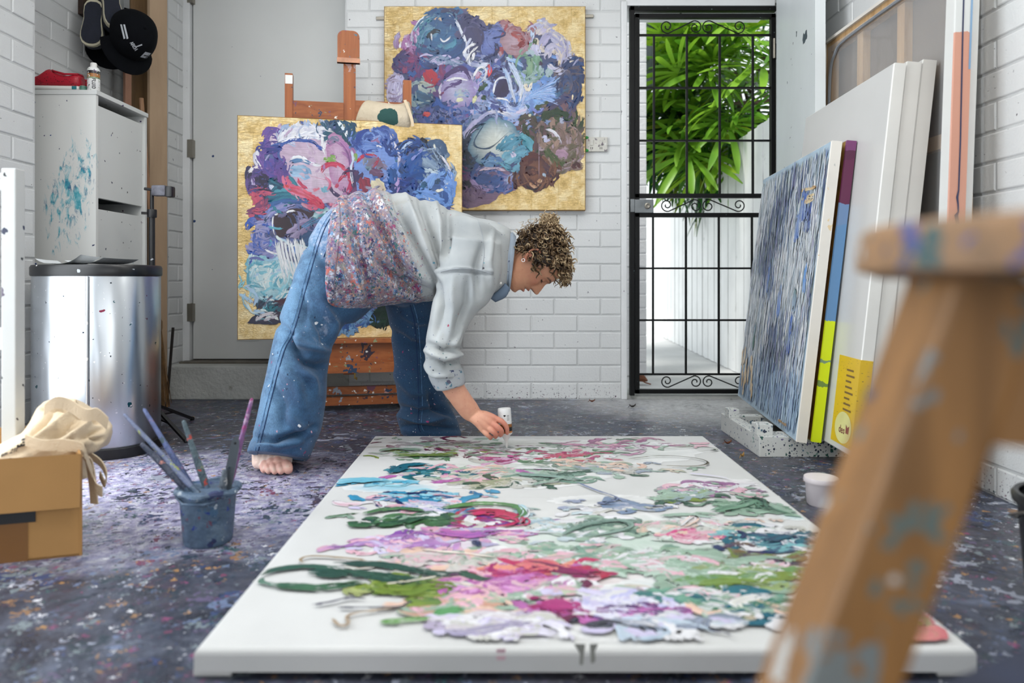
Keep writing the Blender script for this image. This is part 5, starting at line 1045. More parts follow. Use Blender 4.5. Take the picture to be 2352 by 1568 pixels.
# eyelids, lips, cheeks and nails as colour of the skin
loc = co-np.array(HO); fF = loc@np.array(hF); uU = loc@np.array(hU); yY = loc@np.array(hS); inh = (np.linalg.norm(loc, axis=1) < .2)
G = lambda x, s_: np.exp(-(x/s_)**2)
skin = np.tile(np.array(C(205, 152, 122)[:3]), (len(co), 1))
def tint(mask, col): 
    global skin
    m_ = np.clip(mask, 0, 1)[:, None]; skin = skin*(1-m_)+np.array(col[:3])*m_
pxy = to_px(co)
tint(inh*G(uU+.018, .022)*G(np.abs(yY)-.045, .022)*(fF > .03)*.5, C(204, 128, 104))
tint(inh*(G(uU+.0495, .0055)+G(uU+.067, .0055))*G(np.abs(yY), .017)*(fF > .09)*.85, C(168, 84, 78))
tint(inh*G(uU+.0588, .0018)*G(np.abs(yY), .022)*(fF > .085), C(84, 36, 34))
by = .0285+.004*G(np.abs(yY)-.038, .012)-.006*np.clip((np.abs(yY)-.044)/.02, 0, 1)
tint(inh*G(uU-by, .0038)*(np.abs(yY) > .012)*(np.abs(yY) < .054)*(fF > .06)*.95, C(74, 50, 36))
tint(inh*G(uU-.0125, .008)*G(np.abs(yY)-.034, .014)*(fF > .06)*.45, C(142, 92, 78))
tint(inh*G(uU-.0045, .0024)*(np.abs(yY) > .020)*(np.abs(yY) < .045)*(fF > .072), C(40, 26, 22))
tint(inh*G(uU+.0365, .003)*G(np.abs(yY)-.0075, .004)*(fF > .09)*.8, C(90, 44, 38))
tint(inh*(np.abs(yY) > .069)*G(fF+.006, .02)*.45, C(206, 120, 100))
hand = (co[:, 1] > 2.2)*(pxy[:, 0] > 990)*(pxy[:, 0] < 1185)*(pxy[:, 1] > 840)*(pxy[:, 1] < 1015); tint(hand*.75, C(222, 166, 142)); tint(hand*(1/(1+np.exp(-(pxy[:, 0]-1124)/5.0)))*.45, C(206, 120, 104)); 
foot = (co[:, 2] < .14)*(pxy[:, 0] < 720); tint(foot*.9, C(246, 220, 206)); tint(foot*(co[:, 1] < 2.278)*.55, C(228, 150, 130))  # foot paled: the strong side light is put into the skin colour
for a, b_, r0, r1 in TOES:
    t_ = np.array(fp(*b_))+np.array([0, -r1*.55, r1*.75]); tint(foot*G(np.linalg.norm(co-t_, axis=1), .007)*.8, C(244, 214, 200))
M_SKIN, nt, b_, tc = new_mat('fair_freckled_skin'); at = nd(nt, 'ShaderNodeVertexColor', layer_name='Col').outputs[0]
nz = noise(nt, tc, 60, 4); cs = mixc(nt, .12, at, ramp(nt, nz.outputs[0], [(.3, C(150, 90, 70)), (.7, C(250, 220, 200))]), 'OVERLAY'); cs = splat(nt, cs, tc, 120, .16, [C(160, 100, 76), C(172, 112, 86)], 3)
nt.links.new(cs, b_.inputs['Base Color']); b_.inputs['Roughness'].default_value = .48; b_.inputs['Subsurface Weight'].default_value = .12; b_.inputs['Subsurface Radius'].default_value = (.01, .004, .002); b_.inputs['Subsurface Scale'].default_value = .6
bump(nt, b_, noise(nt, tc, 350, 3).outputs[0], .08, .002)
bm_ = MB(); bm_.v = [tuple(p) for p in co]; bm_.f = fs; bm_.col = np.hstack([skin, np.ones((len(co), 1))])
obj('body', bm_, M_SKIN, person, True, 180)
obj('earring', MB().tube([HP(.002+.0055*math.cos(a), .0795, -.036+.0055*math.sin(a)) for a in np.linspace(0, 6.283, 17)], .0011, 6), pm('silver', C(210, 212, 214), .2, 1), person, True)
# eyelashes
m = MB()
for k in range(16):
    s_ = k/15; y = .021+.022*s_; f, _ = head_surface(.0045, math.asin(min(1, y/.0694))); m.tube([HP(f-.001, y, .0050), HP(f+.006, y+.001, .0015), HP(f+.010, y+.002, .0015)], [.0007, .0006, .0002], 4)
obj('eyelashes', m, pm('dark_lashes', C(30, 20, 16), .6), person)
# ---------- folds: grooves and ridges drawn along lines on the visible side of a garment
def seg_dist(p, line):
    best = np.full(len(p), 1e9); tt = np.zeros(len(p)); n = len(line)-1
    for i in range(n):
        a = np.array(line[i], float); b_ = np.array(line[i+1], float); ab = b_-a; t = np.clip(((p-a)@ab)/max(ab@ab, 1e-9), 0, 1); d = np.linalg.norm(p-(a+t[:, None]*ab), axis=1)
        m_ = d < best; best[m_] = d[m_]; tt[m_] = (i+t[m_])/n
    return best, tt
def folds(co, fs, lines, front=.25, k=1.0):
    n = normals(co, fs); p = to_px(co); w_ = 2.3*np.clip((front-n[:, 1])/.4, 0, 1); disp = np.zeros(len(co))
    for line, wid, amp in lines:
        wid = wid*.8; amp = amp*1.25*k
        d, t = seg_dist(p, line); disp += amp*np.exp(-(d/wid)**2)*np.sin(np.pi*np.clip(t*.86+.07, 0, 1))**.7*w_
    return co+n*disp[:, None]
def wrinkle(co, fs, amp, sc_, seed):
    n = normals(co, fs); o = np.array([seed*1.7, seed*.6, seed*2.3]); q = (co+o)*np.array(sc_)
    f = np.sin(q[:, 0]*1.0+1.3*np.sin(q[:, 2]*.8+q[:, 1]*.5))+.6*np.sin(q[:, 2]*1.7+1.1*np.sin(q[:, 0]*.9)+q[:, 1])+.4*np.sin(q[:, 1]*2.1+q[:, 0]*1.4)
    return co+n*(amp*f/2)[:, None]
# ---------- the calico tote in the box, folded the same way
bgm = cloth_blob(BAGR, dB, 1, 28, .06, 2); bc_, bf_, be_ = vox(bgm, .005, 3)
bc_ = folds(bc_, bf_, [([(62, 1004), (100, 975), (122, 945)], 7, -.008), ([(80, 1006), (130, 980), (160, 950), (170, 930)], 8, .008), ([(110, 1010), (150, 990), (185, 960)], 7, -.008), ([(150, 1008), (190, 985), (210, 965)], 7, .008), ([(185, 1005), (215, 990), (236, 985)], 6, -.009), ([(100, 938), (140, 936), (180, 950), (200, 955)], 5, -.010), ([(105, 930), (150, 926), (190, 944)], 5, .006), ([(196, 952), (204, 962), (230, 968)], 5, -.009), ([(60, 1012), (120, 1024), (190, 1030)], 5, -.008), ([(0, 1050), (60, 1020), (80, 1015)], 10, .005), ([(205, 1000), (222, 1010), (240, 1006)], 4, -.01)], .4)
bc_ = wrinkle(bc_, bf_, .003, (40, 30, 44), 4); bc_ = lap(bc_, be_, 1, .4); q = MB(); q.v = [tuple(p) for p in bc_]; q.f = bf_; bgo_ = obj('bag_body', q, M_CALICO, bag, True, 180)
tbv = BVHTree.FromPolygons([tuple(p) for p in bc_], bf_)
dec(bag, 'print', decal_text(tbv, 'JE', (40, 1026), (1, -.28), (.25, -1), 15, 4.5, .003), M_INK); dec(bag, 'print', decal_text(tbv, 'em 211', (2, 1048), (1, -.34), (.3, -1), 9, 1.6, .003), M_INK); dec(bag, 'print', decal_text(tbv, 'n or', (-6, 1066), (1, -.25), (.3, -1), 12, 1.6, .003), M_INK)
# ---------- jeans
J = MB()
RL = [(800, 452, 900, 560, 2.56, .12), (748, 492, 892, 610, 2.53, .125), (713, 545, 868, 690, 2.50, .125), (692, 595, 820, 738, 2.47, .12), (667, 662, 790, 746, 2.435, .112), (645, 730, 772, 778, 2.40, .11), (628, 792, 758, 812, 2.385, .102), (613, 858, 750, 862, 2.37, .10), (599, 920, 748, 916, 2.35, .10), (587, 980, 738, 978, 2.335, .105, .01), (577, 1022, 717, 1028, 2.325, .112, .03), (571, 1043, 703, 1054, 2.32, .118, .045)]
loft(J, dense(RL, 5), 44)
LL = [(850, 470, 990, 560, 2.58, .15), (862, 570, 1012, 630, 2.62, .15), (876, 650, 1016, 685, 2.66, .14), (889, 712, 1012, 722, 2.70, .122), (899, 770, 1010, 775, 2.72, .11), (906, 840, 1013, 840, 2.74, .10), (912, 900, 1020, 900, 2.755, .098), (916, 935, 1034, 936, 2.765, .103), (913, 962, 1050, 966, 2.775, .11), (922, 996, 1062, 1001, 2.785, .112, .0)]
loft(J, dense(LL, 5), 44)
loft(J, dense([(790, 470, 870, 690, 2.54, .16), (850, 462, 930, 705, 2.57, .16), (930, 480, 985, 690, 2.60, .14)], 4), 36)
jc, jf, je = vox(J, .0055, 6, .5)
JL = [([(640, 742), (668, 770), (672, 800), (700, 812)], 11, -.008), ([(655, 765), (690, 790), (735, 800), (756, 806)], 9, .007), ([(668, 800), (705, 835), (735, 842), (752, 838)], 12, -.010), ([(690, 850), (715, 870), (725, 905)], 12, .007), ([(640, 830), (680, 880), (695, 930)], 16, .007), ([(625, 880), (650, 930), (652, 975)], 14, -.006), ([(700, 560), (735, 590), (770, 640)], 14, -.006), ([(680, 650), (700, 700), (698, 745)], 12, -.006), ([(585, 1005), (630, 1012), (680, 1000), (722, 980)], 9, -.010), ([(590, 1022), (640, 1024), (690, 1012)], 8, .007), ([(660, 950), (690, 985), (720, 990)], 10, .006), ([(735, 690), (765, 740), (762, 780)], 14, .006), ([(715, 720), (745, 760), (748, 800)], 11, -.006),
      ([(900, 760), (940, 790), (990, 800)], 12, -.006), ([(915, 935), (960, 950), (1010, 940)], 9, -.009), ([(918, 955), (970, 968), (1030, 958)], 8, .007), ([(925, 980), (980, 982), (1050, 985)], 7, -.007), ([(910, 860), (950, 900), (990, 905)], 14, .005), ([(985, 900), (1000, 935), (1040, 955)], 10, -.008), ([(925, 720), (960, 740), (1000, 738)], 10, .005)]
jc = folds(jc, jf, JL, k=1.4); jc = wrinkle(jc, jf, .0022, (26, 20, 30), 1); jc = lap(jc, je, 1, .4)
jn = normals(jc, jf); jp = to_px(jc)
pd = np.zeros((len(jc), 4)); pd[:, 3] = 1
wear = np.clip(G(seg_dist(jp, [(735, 520), (700, 600), (665, 700), (640, 800), (612, 900), (596, 990)])[0], 45), 0, 1)*(jc[:, 1] < 2.6)
pd[:, 0] = wear                                                            # faded front of the near leg
pd[:, 1] = np.clip(G(np.linalg.norm((jp-np.array([748, 520]))/np.array([55, 85]), axis=1), 1.0)*1.2, 0, 1)+.55*G(np.linalg.norm((jp-np.array([735, 760]))/np.array([60, 70]), axis=1), 1.0)  # dabbed with paint at the hip and knee
pd[:, 2] = np.clip((jp[:, 0]-840)/30, 0, 1)*(jc[:, 1] > 2.55)  # far leg darkened: its shade is put into the denim colour
M_DEN, nt, b_, tc = new_mat('washed_blue_denim'); vc = nd(nt, 'ShaderNodeSeparateColor', {0: nd(nt, 'ShaderNodeVertexColor', layer_name='Col').outputs[0]}).outputs
n1 = noise(nt, tc, 7, 5); n2 = noise(nt, mapped(nt, tc, (1, 1, .35)), 420, 3, .7); n3 = noise(nt, tc, 26, 5, .7)
base = ramp(nt, n1.outputs[0], [(.3, C(40, 76, 112)), (.7, C(64, 108, 148))])
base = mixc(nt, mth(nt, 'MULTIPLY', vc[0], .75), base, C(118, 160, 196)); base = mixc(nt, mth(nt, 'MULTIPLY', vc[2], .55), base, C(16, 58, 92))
base = mixc(nt, ramp(nt, noise(nt, tc, 13, 6, .7).outputs[0], [(.45, (0, 0, 0, 1)), (.62, (.55, .55, .55, 1))]), base, C(30, 60, 98))
base = mixc(nt, .4, base, ramp(nt, n2.outputs[0], [(.3, C(40, 40, 40)), (.7, C(215, 215, 215))]), 'OVERLAY')
pf = ramp(nt, mth(nt, 'ADD', mth(nt, 'MULTIPLY', vc[1], .55), mth(nt, 'MULTIPLY', n3.outputs[0], .75)), [(.66, (0, 0, 0, 1)), (.80, (.7, .7, .7, 1))])
base = mixc(nt, pf, base, ramp(nt, noise(nt, tc, 60, 5, .75).outputs[0], [(.32, C(50, 76, 134)), (.45, C(120, 150, 186)), (.6, C(176, 186, 206)), (.72, C(150, 130, 170))]))
base = splat(nt, base, tc, 45, .22, [C(225, 228, 232), C(30, 50, 90), C(190, 150, 170), C(150, 60, 110), C(20, 40, 70)], 1); base = splat(nt, base, tc, 110, .28, [C(232, 234, 236), C(30, 50, 100), C(200, 170, 180), C(235, 235, 235)], 2, mask=mth(nt, 'MULTIPLY_ADD', vc[2], .35, .35))
nt.links.new(base, b_.inputs['Base Color']); b_.inputs['Roughness'].default_value = .85; b_.inputs['Sheen Weight'].default_value = .15
bump(nt, b_, mth(nt, 'ADD', n2.outputs[0], mth(nt, 'MULTIPLY', n3.outputs[0], .8)), .30, .004)
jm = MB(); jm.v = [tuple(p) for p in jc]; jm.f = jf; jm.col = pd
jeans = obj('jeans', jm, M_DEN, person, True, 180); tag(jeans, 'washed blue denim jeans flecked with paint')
jb = BVHTree.FromPolygons([tuple(p) for p in jc], jf)
def onto(bvh, line, lift=.0015, k=6):
    out = []
    pl_ = smooth_pts([Vector((x, y, 0)) for x, y in line], k)
    for p in pl_:
        dv_ = (P(p.x, p.y, 1.0)-Vector((0, 0, H))).normalized(); hit = bvh.ray_cast(Vector((0, 0, H)), dv_)
        if hit[0] is not None: out.append(hit[0]-dv_*lift)
    return out
def seam(par, bvh, line, r, mat, nm='seam', lift=.001):
    pts = onto(bvh, line, lift)
    if len(pts) > 3: return obj(nm, MB().tube(pts, r, 6), mat, par, True)
M_SEAM = pm('dark_denim_seam', C(24, 52, 92), .9); M_SEAML = pm('pale_denim_seam', C(84, 122, 162), .9, var=.5, vs=90)
seam(jeans, jb, [(775, 478), (748, 520), (728, 575), (706, 650), (690, 710), (672, 768), (655, 800), (640, 850), (622, 920), (606, 985), (592, 1040)], .0018, M_SEAM); seam(jeans, jb, [(768, 478), (740, 520), (720, 575), (698, 650), (682, 710), (664, 768), (647, 800), (632, 850), (614, 920), (598, 985), (584, 1040)], .0014, M_SEAML)
seam(jeans, jb, [(942, 700), (952, 740), (957, 800), (960, 870), (962, 930), (960, 975), (966, 992)], .0018, M_SEAM); seam(jeans, jb, [(950, 700), (960, 740), (965, 800), (968, 870), (970, 930), (968, 975), (974, 990)], .0014, M_SEAML)
seam(jeans, jb, [(786, 540), (770, 552), (752, 572), (744, 590)], .0020, M_SEAM, 'pocket_seam'); 
seam(jeans, jb, [(573, 1041), (600, 1044), (640, 1049), (698, 1056)], .0016, M_SEAML, 'hem_stitching')
# ---------- shirt
S = MB()
TR_ = [(784, 470, 774, 718, 2.47, .155), (783, 452, 768, 730, 2.47, .175), (800, 444, 798, 726, 2.48, .195), (860, 437, 880, 703, 2.51, .205), (920, 443, 950, 695, 2.55, .195), (980, 461, 1003, 688, 2.56, .19), (1040, 481, 1035, 652, 2.57, .185), (1090, 497, 1088, 662, 2.57, .185), (1130, 506, 1125, 684, 2.57, .160), (1158, 518, 1150, 676, 2.57, .115), (1174, 530, 1164, 664, 2.565, .082)]
loft(S, dense(TR_, 5), 52)
SL = [(1000, 540, 1155, 560, 2.49, .13), (1004, 600, 1148, 640, 2.44, .105), (1000, 660, 1124, 692, 2.405, .088), (990, 715, 1093, 722, 2.388, .076), (980, 770, 1067, 768, 2.378, .070), (976, 812, 1057, 815, 2.373, .066), (981, 848, 1060, 842, 2.376, .061), (992, 872, 1062, 860, 2.38, .056)]
loft(S, dense(SL, 5), 36)
loft(S, dense([(1060, 530, 1160, 570, 2.66, .10), (1030, 600, 1120, 640, 2.78, .08), (1005, 620, 1060, 660, 2.80, .06), (985, 640, 1020, 672, 2.75, .045)], 4), 28)
c1_, f1_, e1_ = vox(S, .0055, 7, .5)
FL = [([(800, 446), (812, 520), (828, 600), (850, 700)], 10, -.006), ([(840, 440), (868, 500), (905, 580), (945, 660)], 10, -.009), ([(860, 440), (890, 500), (925, 570), (985, 640)], 9, .007), ([(900, 442), (925, 500), (960, 570), (1000, 630)], 9, -.009), ([(930, 448), (955, 510), (985, 580), (1010, 640)], 9, .008), ([(965, 458), (985, 520), (1002, 580), (1012, 615)], 8, -.009), ([(1000, 468), (1010, 520), (1015, 580), (1012, 620)], 8, .007), ([(1030, 478), (1030, 530), (1022, 590)], 9, -.006), ([(780, 560), (815, 600), (840, 690)], 14, .006), ([(870, 600), (920, 650), (990, 672)], 10, -.008), ([(840, 590), (890, 660), (960, 690)], 10, .006), ([(900, 560), (950, 620), (1000, 655)], 9, .006),
      ([(1010, 622), (1050, 616), (1090, 618), (1130, 625)], 3.2, .0035), ([(1010, 628), (1050, 622), (1090, 624), (1130, 632)], 4, -.003), ([(1005, 640), (1012, 700), (1000, 770)], 9, -.008), ([(1040, 640), (1042, 710), (1030, 780)], 12, .007), ([(1075, 640), (1070, 700), (1050, 750)], 10, -.007), ([(1110, 560), (1095, 610), (1100, 680)], 10, -.006), ([(1130, 540), (1120, 600), (1128, 660)], 8, .005), ([(985, 790), (1020, 805), (1056, 800)], 7, -.011), ([(980, 805), (1020, 822), (1058, 815)], 7, .008), ([(990, 828), (1025, 838), (1058, 826)], 6, -.010), ([(978, 835), (1000, 858), (1040, 862)], 7, .007), ([(1060, 752), (1040, 790), (1056, 812)], 7, .006), ([(1050, 500), (1100, 520), (1140, 530)], 12, .006), ([(1085, 500), (1125, 515), (1150, 530)], 6, -.006)]
c1_ = folds(c1_, f1_, FL, .3, 1.25); c1_ = wrinkle(c1_, f1_, .0022, (30, 24, 26), 3); c1_ = lap(c1_, e1_, 1, .4)
sp_px = to_px(c1_)
# how thickly the cloth is crusted with paint: the back tail nearly solid, thinning towards the shoulders
edge = np.interp(sp_px[:, 1], [430, 480, 540, 600, 650, 700], [905, 925, 955, 985, 1003, 1010]); crust = np.clip((edge-sp_px[:, 0])/75+.15, 0, 1)*(c1_[:, 0] < (1012-CX)*2.45/F+.03)
slv = (sp_px[:, 1] > 640)*(sp_px[:, 0] > 970)*(c1_[:, 1] < 2.47)
crust = np.where(slv, .0, crust)
sc4 = np.zeros((len(c1_), 4)); sc4[:, 3] = 1; sc4[:, 0] = crust; sc4[:, 1] = np.clip(G(np.linalg.norm((sp_px-np.array([1030, 850]))/np.array([60, 60]), axis=1), 1), 0, 1)
M_SH, nt, b_, tc = new_mat('pale_cotton_crusted_with_paint'); vc = nd(nt, 'ShaderNodeSeparateColor', {0: nd(nt, 'ShaderNodeVertexColor', layer_name='Col').outputs[0]}).outputs
n1 = noise(nt, tc, 6, 4); base = ramp(nt, n1.outputs[0], [(.3, C(158, 164, 168)), (.7, C(188, 192, 192))])
base = mixc(nt, ramp(nt, noise(nt, tc, 11, 5).outputs[0], [(.62, (0, 0, 0, 1)), (.8, (.4, .4, .4, 1))]), base, C(158, 150, 134))
PAL = [C(44, 60, 110), C(190, 196, 214), C(110, 90, 130), C(196, 110, 100), C(70, 110, 150), C(150, 150, 170), C(150, 70, 110), C(60, 70, 96), C(200, 160, 140), C(110, 150, 190), C(60, 110, 110), C(214, 214, 220)]
crs = vc[0]
n4 = noise(nt, tc, 22, 5, .75)
film = ramp(nt, mth(nt, 'ADD', mth(nt, 'MULTIPLY', crs, .62), mth(nt, 'MULTIPLY', n4.outputs[0], .55)), [(.60, (0, 0, 0, 1)), (.74, (.9, .9, .9, 1))])
base = mixc(nt, film, base, ramp(nt, noise(nt, tc, 34, 5, .75).outputs[0], [(.3, C(70, 78, 116)), (.42, C(120, 116, 140)), (.52, C(160, 130, 140)), (.6, C(130, 130, 120)), (.72, C(190, 180, 186))]))
for i, (sc_, th, rg) in enumerate(((22, .55, 1.3), (48, .8, 1.2), (85, .9, 1.1), (150, .9, 1.0))): base = splat(nt, base, tc, sc_, th, PAL if i % 2 else PAL[::-1], 20+i, mask=crs, ragged=rg, aniso=(1, 1, .8))
base = splat(nt, base, tc, 36, .17, [C(40, 70, 130), C(60, 60, 70), C(150, 50, 80), C(90, 150, 170), C(40, 50, 90)], 31); base = splat(nt, base, tc, 90, .24, [C(40, 60, 110), C(60, 66, 80), C(60, 110, 110), C(30, 40, 60)], 32, mask=mth(nt, 'ADD', .55, vc[1]))
nt.links.new(base, b_.inputs['Base Color']); b_.inputs['Roughness'].default_value = .8; b_.inputs['Sheen Weight'].default_value = .1
hgt = mth(nt, 'ADD', mth(nt, 'MULTIPLY', noise(nt, tc, 70, 5, .75).outputs[0], mth(nt, 'MULTIPLY_ADD', crs, 1.4, .05)), mth(nt, 'MULTIPLY', noise(nt, tc, 600, 2).outputs[0], .12)); bump(nt, b_, hgt, .55, .006)
sm = MB(); sm.v = [tuple(p) for p in c1_]; sm.f = f1_; sm.col = sc4
shirt = obj('shirt', sm, M_SH, person, True, 180); tag(shirt, 'loose pale cotton shirt thickly spattered with paint at the back')
sb = BVHTree.FromPolygons([tuple(p) for p in c1_], f1_)
M_SEAMS = pm('shirt_seam_cotton', C(166, 172, 178), .85); M_CUFF = pm('spattered_cuff_cotton', C(172, 177, 182), .8, var=.05, spots=[(30, .5, [C(60, 80, 120), C(50, 60, 90), C(110, 150, 170), C(90, 90, 110)], dict(ragged=.8)), (70, .5, [C(50, 60, 100), C(80, 120, 140)], dict(ragged=.6))], bmp=.3, bs=60)
seam(shirt, sb, [(1012, 624), (1040, 618), (1070, 617), (1100, 620), (1128, 628)], .0016, M_SEAMS, 'shoulder_seam'); seam(shirt, sb, [(779, 462), (781, 520), (775, 580), (768, 640), (770, 715)], .0011, pm('paint_stained_hem', C(120, 112, 126), .85), 'hem_seam'); seam(shirt, sb, [(1096, 500), (1108, 540), (1112, 580), (1106, 622)], .0012, M_SEAMS, 'yoke_seam')
# rolled cuff and collar as doubled cloth
cm = MB(); loft(cm, dense([(986, 850, 1062, 843, 2.376, .060), (983, 862, 1066, 852, 2.378, .064), (994, 884, 1069, 872, 2.38, .062), (1003, 896, 1068, 882, 2.381, .056), (1005, 893, 1062, 880, 2.381, .046)], 3), 32)
cc_, cf_, ce_ = vox(cm, .004, 3); cc_ = wrinkle(cc_, cf_, .002, (60, 50, 60), 5); q = MB(); q.v = [tuple(p) for p in cc_]; q.f = cf_; obj('cuff', q, M_CUFF, shirt, True, 180)
M_COL = pm('pale_blue_collar_cotton', C(160, 174, 190), .85, var=.08, vs=14, bmp=.3, bs=50, spots=[(30, .2, [C(60, 70, 100), C(150, 60, 60), C(120, 130, 150)])])
cl = MB(); vs = []; n = 30
for j, (pa, pb_, dd, rd) in enumerate([((1176, 531), (1166, 668), 2.562, .078), ((1184, 540), (1170, 672), 2.56, .072), ((1187, 546), (1173, 664), 2.558, .066), ((1180, 540), (1165, 658), 2.562, .072), ((1160, 522), (1150, 664), 2.566, .094), ((1143, 511), (1134, 672), 2.568, .110)]):
    A = P(*pa, dd); B = P(*pb_, dd); c_ = (A+B)/2; e1 = (B-A)/2
    for k in range(n): a = 2*math.pi*k/n; vs.append(c_+e1*math.cos(a)*(1+.01*math.sin(6*a))+Vector((0, rd*math.sin(a), 0)))
cl.add(vs, [(i*n+k, i*n+(k+1) % n, (i+1)*n+(k+1) % n, (i+1)*n+k) for i in range(5) for k in range(n)])
ob = obj('collar', cl, M_COL, shirt, True, 180); md = ob.modifiers.new('t', 'SOLIDIFY'); md.thickness = .0022; subdiv(ob, 2)
m = MB(); loft(m, dense([(1160, 650, 1172, 662, 2.50, .012), (1142, 668, 1162, 682, 2.50, .016), (1120, 680, 1138, 694, 2.505, .014)], 3), 14); obj('collar_point', m, pm('denim_blue_lining', C(104, 122, 144), .85, spots=[(50, .3, [C(190, 196, 204), C(40, 60, 90)])]), shirt, True, 180)
hits = onto(sb, [(1150, 650), (1152, 655)], .002, 2)
for p in hits[:1]: obj('button', MB().ball(p, (.0045, .002, .0045), 12, 6), M_SOLE, shirt, True)
# ---------- hair: dark cap under several hundred curls
def hair_f(u): return np.interp(u, [-.075, -.055, -.033, -.02, .0, .02, .049, .07, .085, .12], [-.080, -.055, -.036, -.030, .022, .040, .058, .080, .092, .1])
Hm = MB(); vs = []; us2 = np.linspace(-.06, .1195, 44)
inside = []
for u in us2:
    for k in range(80):
        f, y = head_surface(u, 2*math.pi*k/80, .009); lim = hair_f(u); 
        if f > lim: 
            f2, y2 = head_surface(u, 2*math.pi*k/80, -.004); f, y = f2, y2
        vs.append(HP(f, y, u+(.006 if u > .1 else 0)))
Hm.add(vs, [(i*80+k, i*80+(k+1) % 80, (i+1)*80+(k+1) % 80, (i+1)*80+k) for i in range(43) for k in range(80)]+[tuple(43*80+k for k in range(80))])
cols = [C(40, 28, 20)]*len(Hm.v)
rh = random.Random(11); DK, MD, LT = np.array(C(40, 29, 21)[:3]), np.array(C(104, 80, 54)[:3]), np.array(C(206, 182, 144)[:3])
def curl(root, axis, L_, R_, turns, r0, shade, seg=26):
    axis = axis.normalized(); a = axis.orthogonal().normalized(); b_ = axis.cross(a); ph = rh.uniform(0, 6.28); sg = rh.choice((-1, 1)); pts = []; n0 = len(Hm.v)
    for i in range(seg):
        s_ = i/(seg-1); rad = R_*min(1, .25+s_*2.2)*(1-.25*s_); an = ph+sg*turns*6.283*s_
        pts.append(root+axis*L_*s_+(a*math.cos(an)+b_*math.sin(an))*rad+Vector((0, 0, -.10*L_*s_*s_)))
    Hm.tube(pts, [r0*(.7+.5*math.sin(math.pi*min(1, .15+i/(seg-1)*.8)))*(1 if i < seg-2 else .5) for i in range(seg)], 5, flat=1.5)
    nn = len(Hm.v)-n0
    for i in range(nn):
        s_ = (i//5)/(seg-1); t = np.clip(shade+.45*s_+.25*math.sin(s_*turns*6.28+ph), 0, 1); c_ = DK*(1-t*2)+MD*t*2 if t < .5 else MD*(2-2*t)+LT*(2*t-1); cols.append(tuple(c_)+(1,))
cnt = 0; tries = 0
while cnt < 520 and tries < 9000:
    tries += 1
    u = rh.uniform(-.055, .119); k = rh.uniform(0, 6.283); f, y = head_surface(u, k, .006)
    if f > hair_f(u)-.004: continue
    if u < -.02 and f > -.03: continue
    root = HP(f, y, u); cen_ = HP(.0, 0, .02); out = (root-cen_).normalized()
    flow = (hF*rh.uniform(.2, .9)+hU*rh.uniform(-.2, .6)+Vector((0, 0, -.25))).normalized()
    tang = (flow-out*flow.dot(out)); tang = tang.normalized() if tang.length > .05 else out.orthogonal()
    ax_ = out*rh.uniform(.30, .75)+tang*rh.uniform(.5, 1.0)+Vector((rh.uniform(-.3, .3), rh.uniform(-.3, .3), rh.uniform(-.3, .3)))
    lt = -.05+.40*max(0, (u-.02)/.1)*rh.random()+rh.choice((0, 0, 0, .2, .42))
    Lc = rh.uniform(.030, .056) if u > .0 else rh.uniform(.022, .038)
    curl(root, ax_, Lc, rh.uniform(.0045, .0085), rh.uniform(1.2, 2.6), rh.uniform(.0011, .0021), lt); cnt += 1
# fringe falling over the brow, sideburn wisps, frizzy bun on the crown
for k in range(70):
    y = rh.uniform(-.06, .06); u = rh.uniform(.078, .108); f, _ = head_surface(u, math.asin(max(-1, min(1, y/.08))), .004); curl(HP(min(f, .1), y, u), hF*.8-hU*rh.uniform(.0, .5)+Vector((0, rh.uniform(-.3, .3), 0))+hU*rh.uniform(0, .5), rh.uniform(.028, .046), rh.uniform(.005, .009), rh.uniform(1, 2.2), .0016, rh.uniform(.2, .6))
for k in range(10): curl(HP(.022+rh.uniform(-.004, .012), .073, .002+rh.uniform(-.006, .012)), hF*.7-hU*.7+Vector((0, rh.uniform(-.2, .0), 0)), rh.uniform(.02, .035), .004, 1.5, .0008, .5)
bun = HP(-.098, 0, .098)
for k in range(190):
    d_ = Vector((rh.gauss(0, 1), rh.gauss(0, 1), rh.gauss(0, 1))).normalized(); d_ = (d_+(HP(-.2, 0, .16)-bun).normalized()*.5).normalized(); curl(bun+d_*rh.uniform(.004, .02), d_+Vector((rh.uniform(-.6, .6), rh.uniform(-.6, .6), rh.uniform(-.6, .6))), rh.uniform(.014, .034), rh.uniform(.004, .010), rh.uniform(1, 2.2), rh.uniform(.0006, .0013), rh.uniform(.30, .65), 20)
for k in range(60):
    u = rh.uniform(0, .118); a = rh.uniform(1.2, 5.0); f, y = head_surface(u, a, .03)
    if f < hair_f(u): curl(HP(f, y, u), (HP(f, y, u)-HP(0, 0, .02)).normalized()+Vector((rh.uniform(-1, 1), rh.uniform(-1, 1), rh.uniform(-1, 1)))*.8, rh.uniform(.015, .03), rh.uniform(.005, .009), 1.5, .00045, .6, 16)
M_HAIR, nt, b_, tc = new_mat('curly_highlighted_hair'); at = nd(nt, 'ShaderNodeVertexColor', layer_name='Col').outputs[0]; nt.links.new(at, b_.inputs['Base Color']); b_.inputs['Roughness'].default_value = .42; b_.inputs['Specular IOR Level'].default_value = .35
Hm.col = np.array(cols)
hair = obj('hair', Hm, M_HAIR, person, True, 180); tag(hair, 'short curly dark blonde hair tied up in a frizzy bun')
tp = [bun+(hF*.55-hU*.4)*.012+(hS*math.cos(a)+(hF*.6+hU*.8)*math.sin(a))*.022 for a in np.linspace(0, 6.283, 25)]
obj('hair_tie', MB().tube(tp, [.006+.0015*math.sin(i*2.1) for i in range(25)], 8), pm('dark_red_hair_tie', C(52, 18, 24), .8), hair, True)
